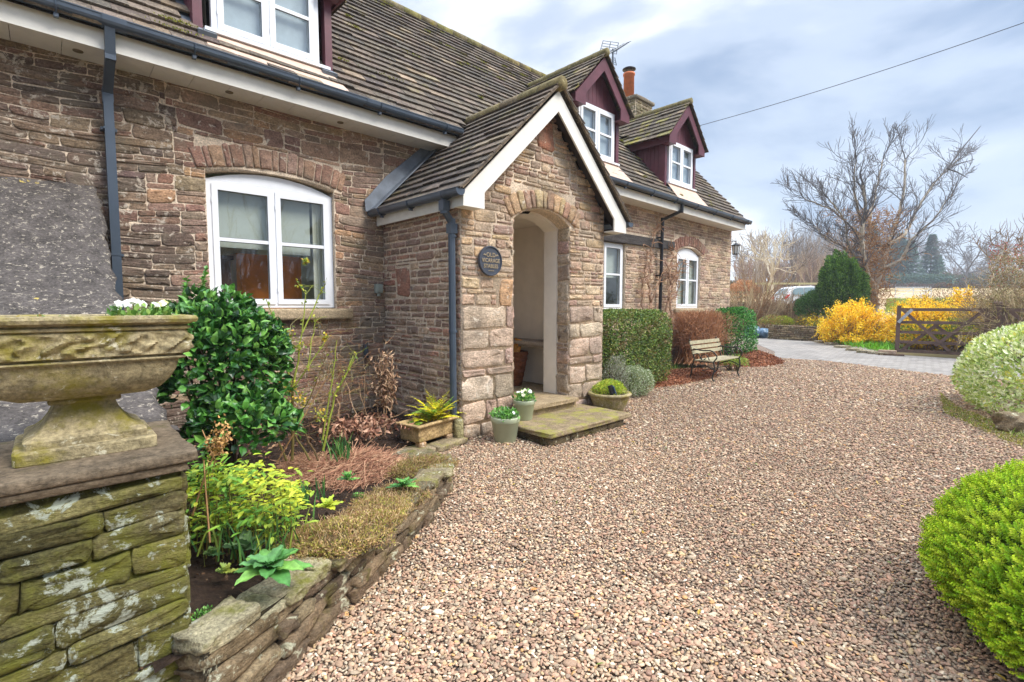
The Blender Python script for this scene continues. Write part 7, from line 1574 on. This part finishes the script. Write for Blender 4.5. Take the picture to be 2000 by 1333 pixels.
# ---- car
car = empty('parked_car', tuple(at(1590, 600, 31)), 'white hatchback parked beyond the boundary wall, partly hidden by the yew', 'car')
cD = at(1534, 597, 31.); gz = 1.12; fx = Vector((math.sin(th), -math.cos(th), 0)); fy = Vector((math.cos(th), math.sin(th), 0)); C0_ = Vector((cD.x, cD.y, gz))
def cp3(u, v, z): return list(C0_+fx*u+fy*v+Vector((0, 0, z)))
side = [(.02, .32), (.0, .62), (.06, .82), (.12, 1.02), (.38, 1.40), (.7, 1.50), (1.7, 1.54), (2.35, 1.42), (3.0, .98), (3.75, .86), (4.05, .66), (4.1, .34)]
cm_ = MB(); n = len(side)
for v0, v1, ins in ((0, 1.72, 0),):
    rings = [(0.05, .0), (0, -.0), (0, 0)]; 
    V = []; vs = [(0.0, .06), (.05, .0), (1.67, .0), (1.72, .06)]
    for v, sh_ in vs:
        for (u, z) in side:
            tum = max(0, z-.95)*.28; V.append(cp3(2.05+(u-2.05)*(1-sh_*.4), (v if .04 < v < 1.7 else v)+(tum if v < .8 else -tum), z*(1-sh_*.25)+.02))
    F = [[a*n+i, a*n+(i+1) % n, (a+1)*n+(i+1) % n, (a+1)*n+i] for a in range(3) for i in range(n)]
    cm_.add(V, F); cm_.raw(np.array(V), np.array([[i, i+1, 0, -1] for i in range(1, n-1)]), (1, 1, 1), 0); cm_.raw(np.array(V), np.array([[3*n, 3*n+i+1, 3*n+i, -1] for i in range(1, n-1)]), (1, 1, 1), 0)
cm_.build('body', plain('white_car_paint', (.78, .79, .80), .25, var=.02, bs=0, spec=.6), car, smooth=False)
gmC = plain('car_window_glass', srgb(120, 140, 144), .08, var=.05, bs=0, spec=.8)
for poly in ([(.42, 1.0), (.55, 1.34), (.78, 1.42), (1.15, 1.44), (1.15, 1.0)], [(1.22, 1.0), (1.22, 1.44), (1.7, 1.46), (2.22, 1.36), (2.75, 1.0)]):
    q_ = MB(); q_.prism(poly, C0_+fy*.035, fx, UZ, fy, .03)
    V = q_.V[0]; z = V[:, 2]-gz; V[:, :2] += np.outer(np.maximum(0, z-.95)*.28-.045, np.array([fy.x, fy.y])); q_.build('window', gmC, car)
q_ = MB(); V = [cp3(.115, .25, .98), cp3(.115, 1.47, .98), cp3(.37, 1.35, 1.36), cp3(.37, .37, 1.36)]; q_.add([[p[0]-fx.x*.03, p[1]-fx.y*.03, p[2]+.03] for p in V], [[0, 1, 2, 3]]); q_.build('window', gmC, car)
rl_ = plain('red_lens', srgb(200, 50, 50), .2, var=.05, bs=0)
for v in (.0, 1.56): q_ = MB(); q_.prism([(.0, .72), (.14, .78), (.3, 1.02), (.16, 1.0), (.02, .84)], C0_+fy*(v-.02)-fx*.02, fx, UZ, fy, .2); q_.build('tail_light', rl_, car)
for u in (.78, 3.25):
    for v in (-.01, 1.6):
        q_ = MB(); c = Vector(cp3(u, v, .31)); q_.tube([c, c+fy*.13], .32, 24); w_ = q_.build('wheel', M['black'], car); q_ = MB(); q_.tube([c-fy*.012, c+fy*.02], .2, 16); q_.build('rim', plain('alloy%d%d' % (int(u*10), int(v+1)), srgb(140, 142, 146), .35, metal=.7), w_)
    q_ = MB(); c = Vector(cp3(u, -.004, .33)); q_.tube([c, c+fy*.015], .385, 24); q_.build('wheel_arch', M['black'], car)
q_ = MB(); q_.prism([(-.02, .30), (.25, .26), (.25, .42), (-.02, .5)], C0_-fy*.01, fx, UZ, fy, 1.74); q_.build('bumper', plain('grey_bumper', srgb(140, 142, 146), .5), car)
# white metal field gate
wg = empty('white_field_gate', tuple(at(1785, 580, 48)), 'small white metal gate at the edge of the pale field', 'gate'); wgm = plain('white_tube', (.6, .62, .64), .5, bs=0)
gz_ = at(1785, 585, 48).z
for z in (0, .32, .62, .95, 1.25): q_ = MB(); a = at(1748, 585, 48); b = at(1818, 584, 48); q_.tube([(a.x, a.y, gz_-.1+z), (b.x, b.y, gz_-.1+z)], .03, 6); q_.build('bar', wgm, wg)
for px in (1748, 1783, 1818): q_ = MB(); a = at(px, 585, 48); q_.tube([(a.x, a.y, gz_-.3), (a.x, a.y, gz_+1.2)], .035, 6); q_.build('stile', wgm, wg)
q_ = MB(); a = at(1783, 585, 48); b = at(1748, 585, 48); q_.tube([(a.x, a.y, gz_+1.1), (b.x, b.y, gz_-.1)], .03, 6); b = at(1818, 585, 48); q_.tube([(a.x, a.y, gz_-.1), (b.x, b.y, gz_+1.1)], .03, 6); q_.build('brace', wgm, wg)
pg = [tuple(at(px, 590, d))[:2] for px, d in ((1730, 30), (1850, 30), (1860, 46), (1735, 46))]
carpet('verge_grass', pg, 14000, .3, .05, [srgb(150, 166, 60), srgb(170, 180, 70), srgb(130, 150, 50)])
# ---- distant trees
def gpt(px, d): p = at(px, 600, d); p.z = float(hgt(p.x, p.y)); return p
def bare_tree(px, d, H, label, cols, lev=4, kids=(3, 4), spread=.5, up=.06, trunk=.3, r=None, name='bare_tree', group='bare trees beyond the field', minr=.03, first=.3, n=5, shrink=.7):
    p = gpt(px, d); root = empty(name, tuple(p), label, 'tree', group); c = cols[rng.integers(len(cols))]; t_ = MB(); top = p+Vector((rng.normal(0, H*.02), rng.normal(0, H*.02), H*first)); r = r or H*.022
    t_.tube([p, p.lerp(top, .5)+Vector(rng.normal(0, H*.008, 3)), top], [r, r*.85, r*.75], 7, c); t_.build('trunk', M['twig'], root); k = MB(); grow.top = lev
    for _ in range(5 if lev > 2 else 4): grow(k, top-Vector((0, 0, H*first*.3*rng.random())), (rng.normal(0, spread), rng.normal(0, spread), 1), H*(1-first)*.40, r*.5, lev-1, c, kids=kids, spread=spread, shrink=shrink, wig=.12, up=up, n=n, minr=minr, sides=(5, 4, 3, 3))
    k.build('crown', M['twig'], root); return root
GR = [srgb(140, 128, 116), srgb(150, 138, 124), srgb(126, 116, 108)]; BI = [srgb(186, 174, 150), srgb(170, 156, 134)]
bare_tree(1508, 52, 8.4, 'tall pale birch like bare tree nearest the cottage corner', BI, minr=.022)
bare_tree(1478, 58, 9, 'slender bare tree just right of the wall lantern', GR, minr=.024)
bare_tree(1545, 64, 9.5, 'bare tree with a narrow crown above the white car', BI+GR, minr=.026)
bare_tree(1585, 70, 9, 'bare tree left of the dark yew', GR, minr=.028)
bare_tree(1448, 80, 8, 'faint small bare tree beside the lantern', GR, minr=.03)
bare_tree(1620, 78, 11, 'taller grey bare tree behind the yew', GR, minr=.03)
bare_tree(1655, 90, 11, 'grey bare tree showing through the big tree on its left', GR, minr=.034)
bare_tree(1885, 105, 15.5, 'large rounded bare oak alone on the skyline behind the gate', [srgb(112, 108, 108)], lev=5, spread=.75, up=-.0, minr=.04, first=.22, kids=(3, 4))
bare_tree(1860, 135, 11, 'smaller bare tree left of the rounded oak', [srgb(130, 126, 124)], minr=.045)
bare_tree(1945, 120, 12, 'bare tree right of the rounded oak', GR, minr=.045)
bare_tree(1985, 130, 15, 'bare tree at the right edge of the skyline', GR, minr=.045)
def thicket(name, px0, px1, d, H, n, cols, label):
    mb = MB(); grow.top = 2
    for _ in range(n):
        p = gpt(rng.uniform(px0, px1), d+rng.uniform(-4, 4)); grow(mb, p, (rng.normal(0, .15), rng.normal(0, .15), 1), H*rng.uniform(.35, .6), .06, 2, cols[rng.integers(len(cols))], kids=(3, 5), spread=.35, up=.1, n=4, minr=.022, sides=(4, 3, 3), shrink=.62)
    return tag(mb.build(name, M['twig']), kind='stuff')
thicket('distant_thicket', 1440, 1660, 66, 5.2, 210, [srgb(160, 140, 118), srgb(140, 120, 104), srgb(176, 158, 132), srgb(150, 124, 110)], '')
thicket('far_wood', 1540, 1790, 128, 15, 260, [srgb(130, 122, 118), srgb(116, 112, 110)], '')
thicket('far_thicket', 1830, 2080, 125, 5., 130, [srgb(140, 118, 108), srgb(128, 120, 112)], '')
def conifer(px, d, H, w_, label, cols, name='conifer', n=2600):
    p = gpt(px, d); root = empty(name, tuple(p), label, 'tree', 'conifers on the far hillside'); t_ = MB(); t_.tube([p, p+Vector((0, 0, H*.9))], [H*.02, .03], 6, srgb(80, 66, 54)); t_.build('trunk', M['twig'], root); mb = MB()
    h = rng.random(n)**.8; lay = np.floor(h*11)/11; rr = w_*(1-h)**.8*(.55+.45*((h*11) % 1 < .5))*rng.uniform(.3, 1, n)**.5; a = rng.uniform(0, 6.28, n); P_ = np.stack([p.x+rr*np.cos(a), p.y+rr*np.sin(a), p.z+H*(.08+.92*h)-rr*.25], 1); D = np.stack([np.cos(a), np.sin(a), -.3+0*a], 1)+rdir(n)*.4; leaves(mb, P_, D, rdir(n)*.4+[0, 0, 1], H*.07, H*.03, colmix(cols, n), 0); mb.build('crown', M['matte'], root)
CG = [srgb(92, 120, 104), srgb(78, 106, 92), srgb(108, 132, 114)]
conifer(1813, 120, 12.5, 2.6, 'pointed blue green conifer standing alone on the far field edge', CG)
conifer(1828, 126, 8.0, 2.4, 'shorter conifer just right of the pointed one', CG)
conifer(1770, 118, 11, 3.8, 'broad dark conifer at the left end of the far evergreens', CG)
conifer(1752, 122, 13, 3.4, 'tall conifer behind the creeper covered trunk', CG)
conifer(1735, 120, 9.5, 3., 'conifer nearest the bare tree trunk on its right', CG)
conifer(1695, 122, 15.5, 3.6, 'tall conifer seen behind the stems of the big bare tree', CG)
def hedgerow(name, px0, px1, d, H, cols, label, n=9000, L=.5):
    a, b = gpt(px0, d), gpt(px1, d); f_ = rng.random(n); P_ = np.array([list(a)])*(1-f_)[:, None]+np.array([list(b)])*f_[:, None]; hh = H*(.8+.2*np.sin(f_*40)+.15*np.sin(f_*95)); P_[:, 2] = hgt(P_[:, 0], P_[:, 1])+hh*rng.random(n)**.7; P_[:, :2] += rng.normal(0, .5, (n, 2)); mb = MB(); leaves(mb, P_, rdir(n), rdir(n), L, L*.6, colmix(cols, n), 0); return tag(mb.build(name, M['matte']), label, 'hedge')
hedgerow('far_evergreen_hedge', 1738, 1850, 112, 2.6, CG+[srgb(84, 104, 70)], 'dark evergreen hedge line at the top of the pale field')
hedgerow('far_field_hedge', 1700, 2080, 106, .8, [srgb(110, 92, 80), srgb(96, 86, 70)], 'thin low brown hedge across the far edge of the field')
hedgerow('skyline_hedge', 1835, 2080, 116, 3.2, [srgb(96, 116, 80), srgb(120, 110, 90), srgb(104, 96, 84)], 'mixed green and brown hedge under the skyline oak')
hedgerow('left_field_hedge', 1420, 1700, 72, 1.6, [srgb(140, 120, 96), srgb(120, 110, 80), srgb(156, 140, 110)], 'rough brown hedge under the pale bare trees')

# woodland behind the photographer, seen only as reflections in the window panes
mb = MB(); grow.top = 3
for _ in range(150):
    x = rng.uniform(-6, 40); y = -16+rng.uniform(-4, 4)-.12*x; grow(mb, (x, y, 0), (rng.normal(0, .12), rng.normal(0, .12), 1), rng.uniform(1.6, 3.0), .11, 3, srgb(104, 92, 80), kids=(3, 4), spread=.4, up=.08, n=4, minr=.02, sides=(4, 3, 3, 3))
n = 14000; X = rng.uniform(-6, 42, n); P_ = np.stack([X, -14-.12*X+rng.normal(0, .8, n), 2.6*rng.random(n)**.8+.2*np.sin(X*2)], 1); leaves(mb, P_, rdir(n), rdir(n), .3, .16, colmix([srgb(76, 84, 50), srgb(92, 80, 60), srgb(66, 76, 44)], n), 0)
tag(mb.build('garden_boundary_woodland', M['twig']), kind='stuff')

# ---- the damp air over the fields
hz = MB(); hz.box((-45, -75, -1.1), (440, 430, 40)); hm_ = bpy.data.materials.new('damp_air'); hm_.use_nodes = True; t = hm_.node_tree; t.nodes.remove(t.nodes['Principled BSDF'])
pv_n = t.nodes.new('ShaderNodeVolumePrincipled'); pv_n.inputs['Color'].default_value = (.80, .86, .95, 1); pv_n.inputs['Density'].default_value = .0012; t.links.new(pv_n.outputs[0], t.nodes['Material Output'].inputs['Volume'])
tag(hz.build('haze', hm_), kind='stuff')
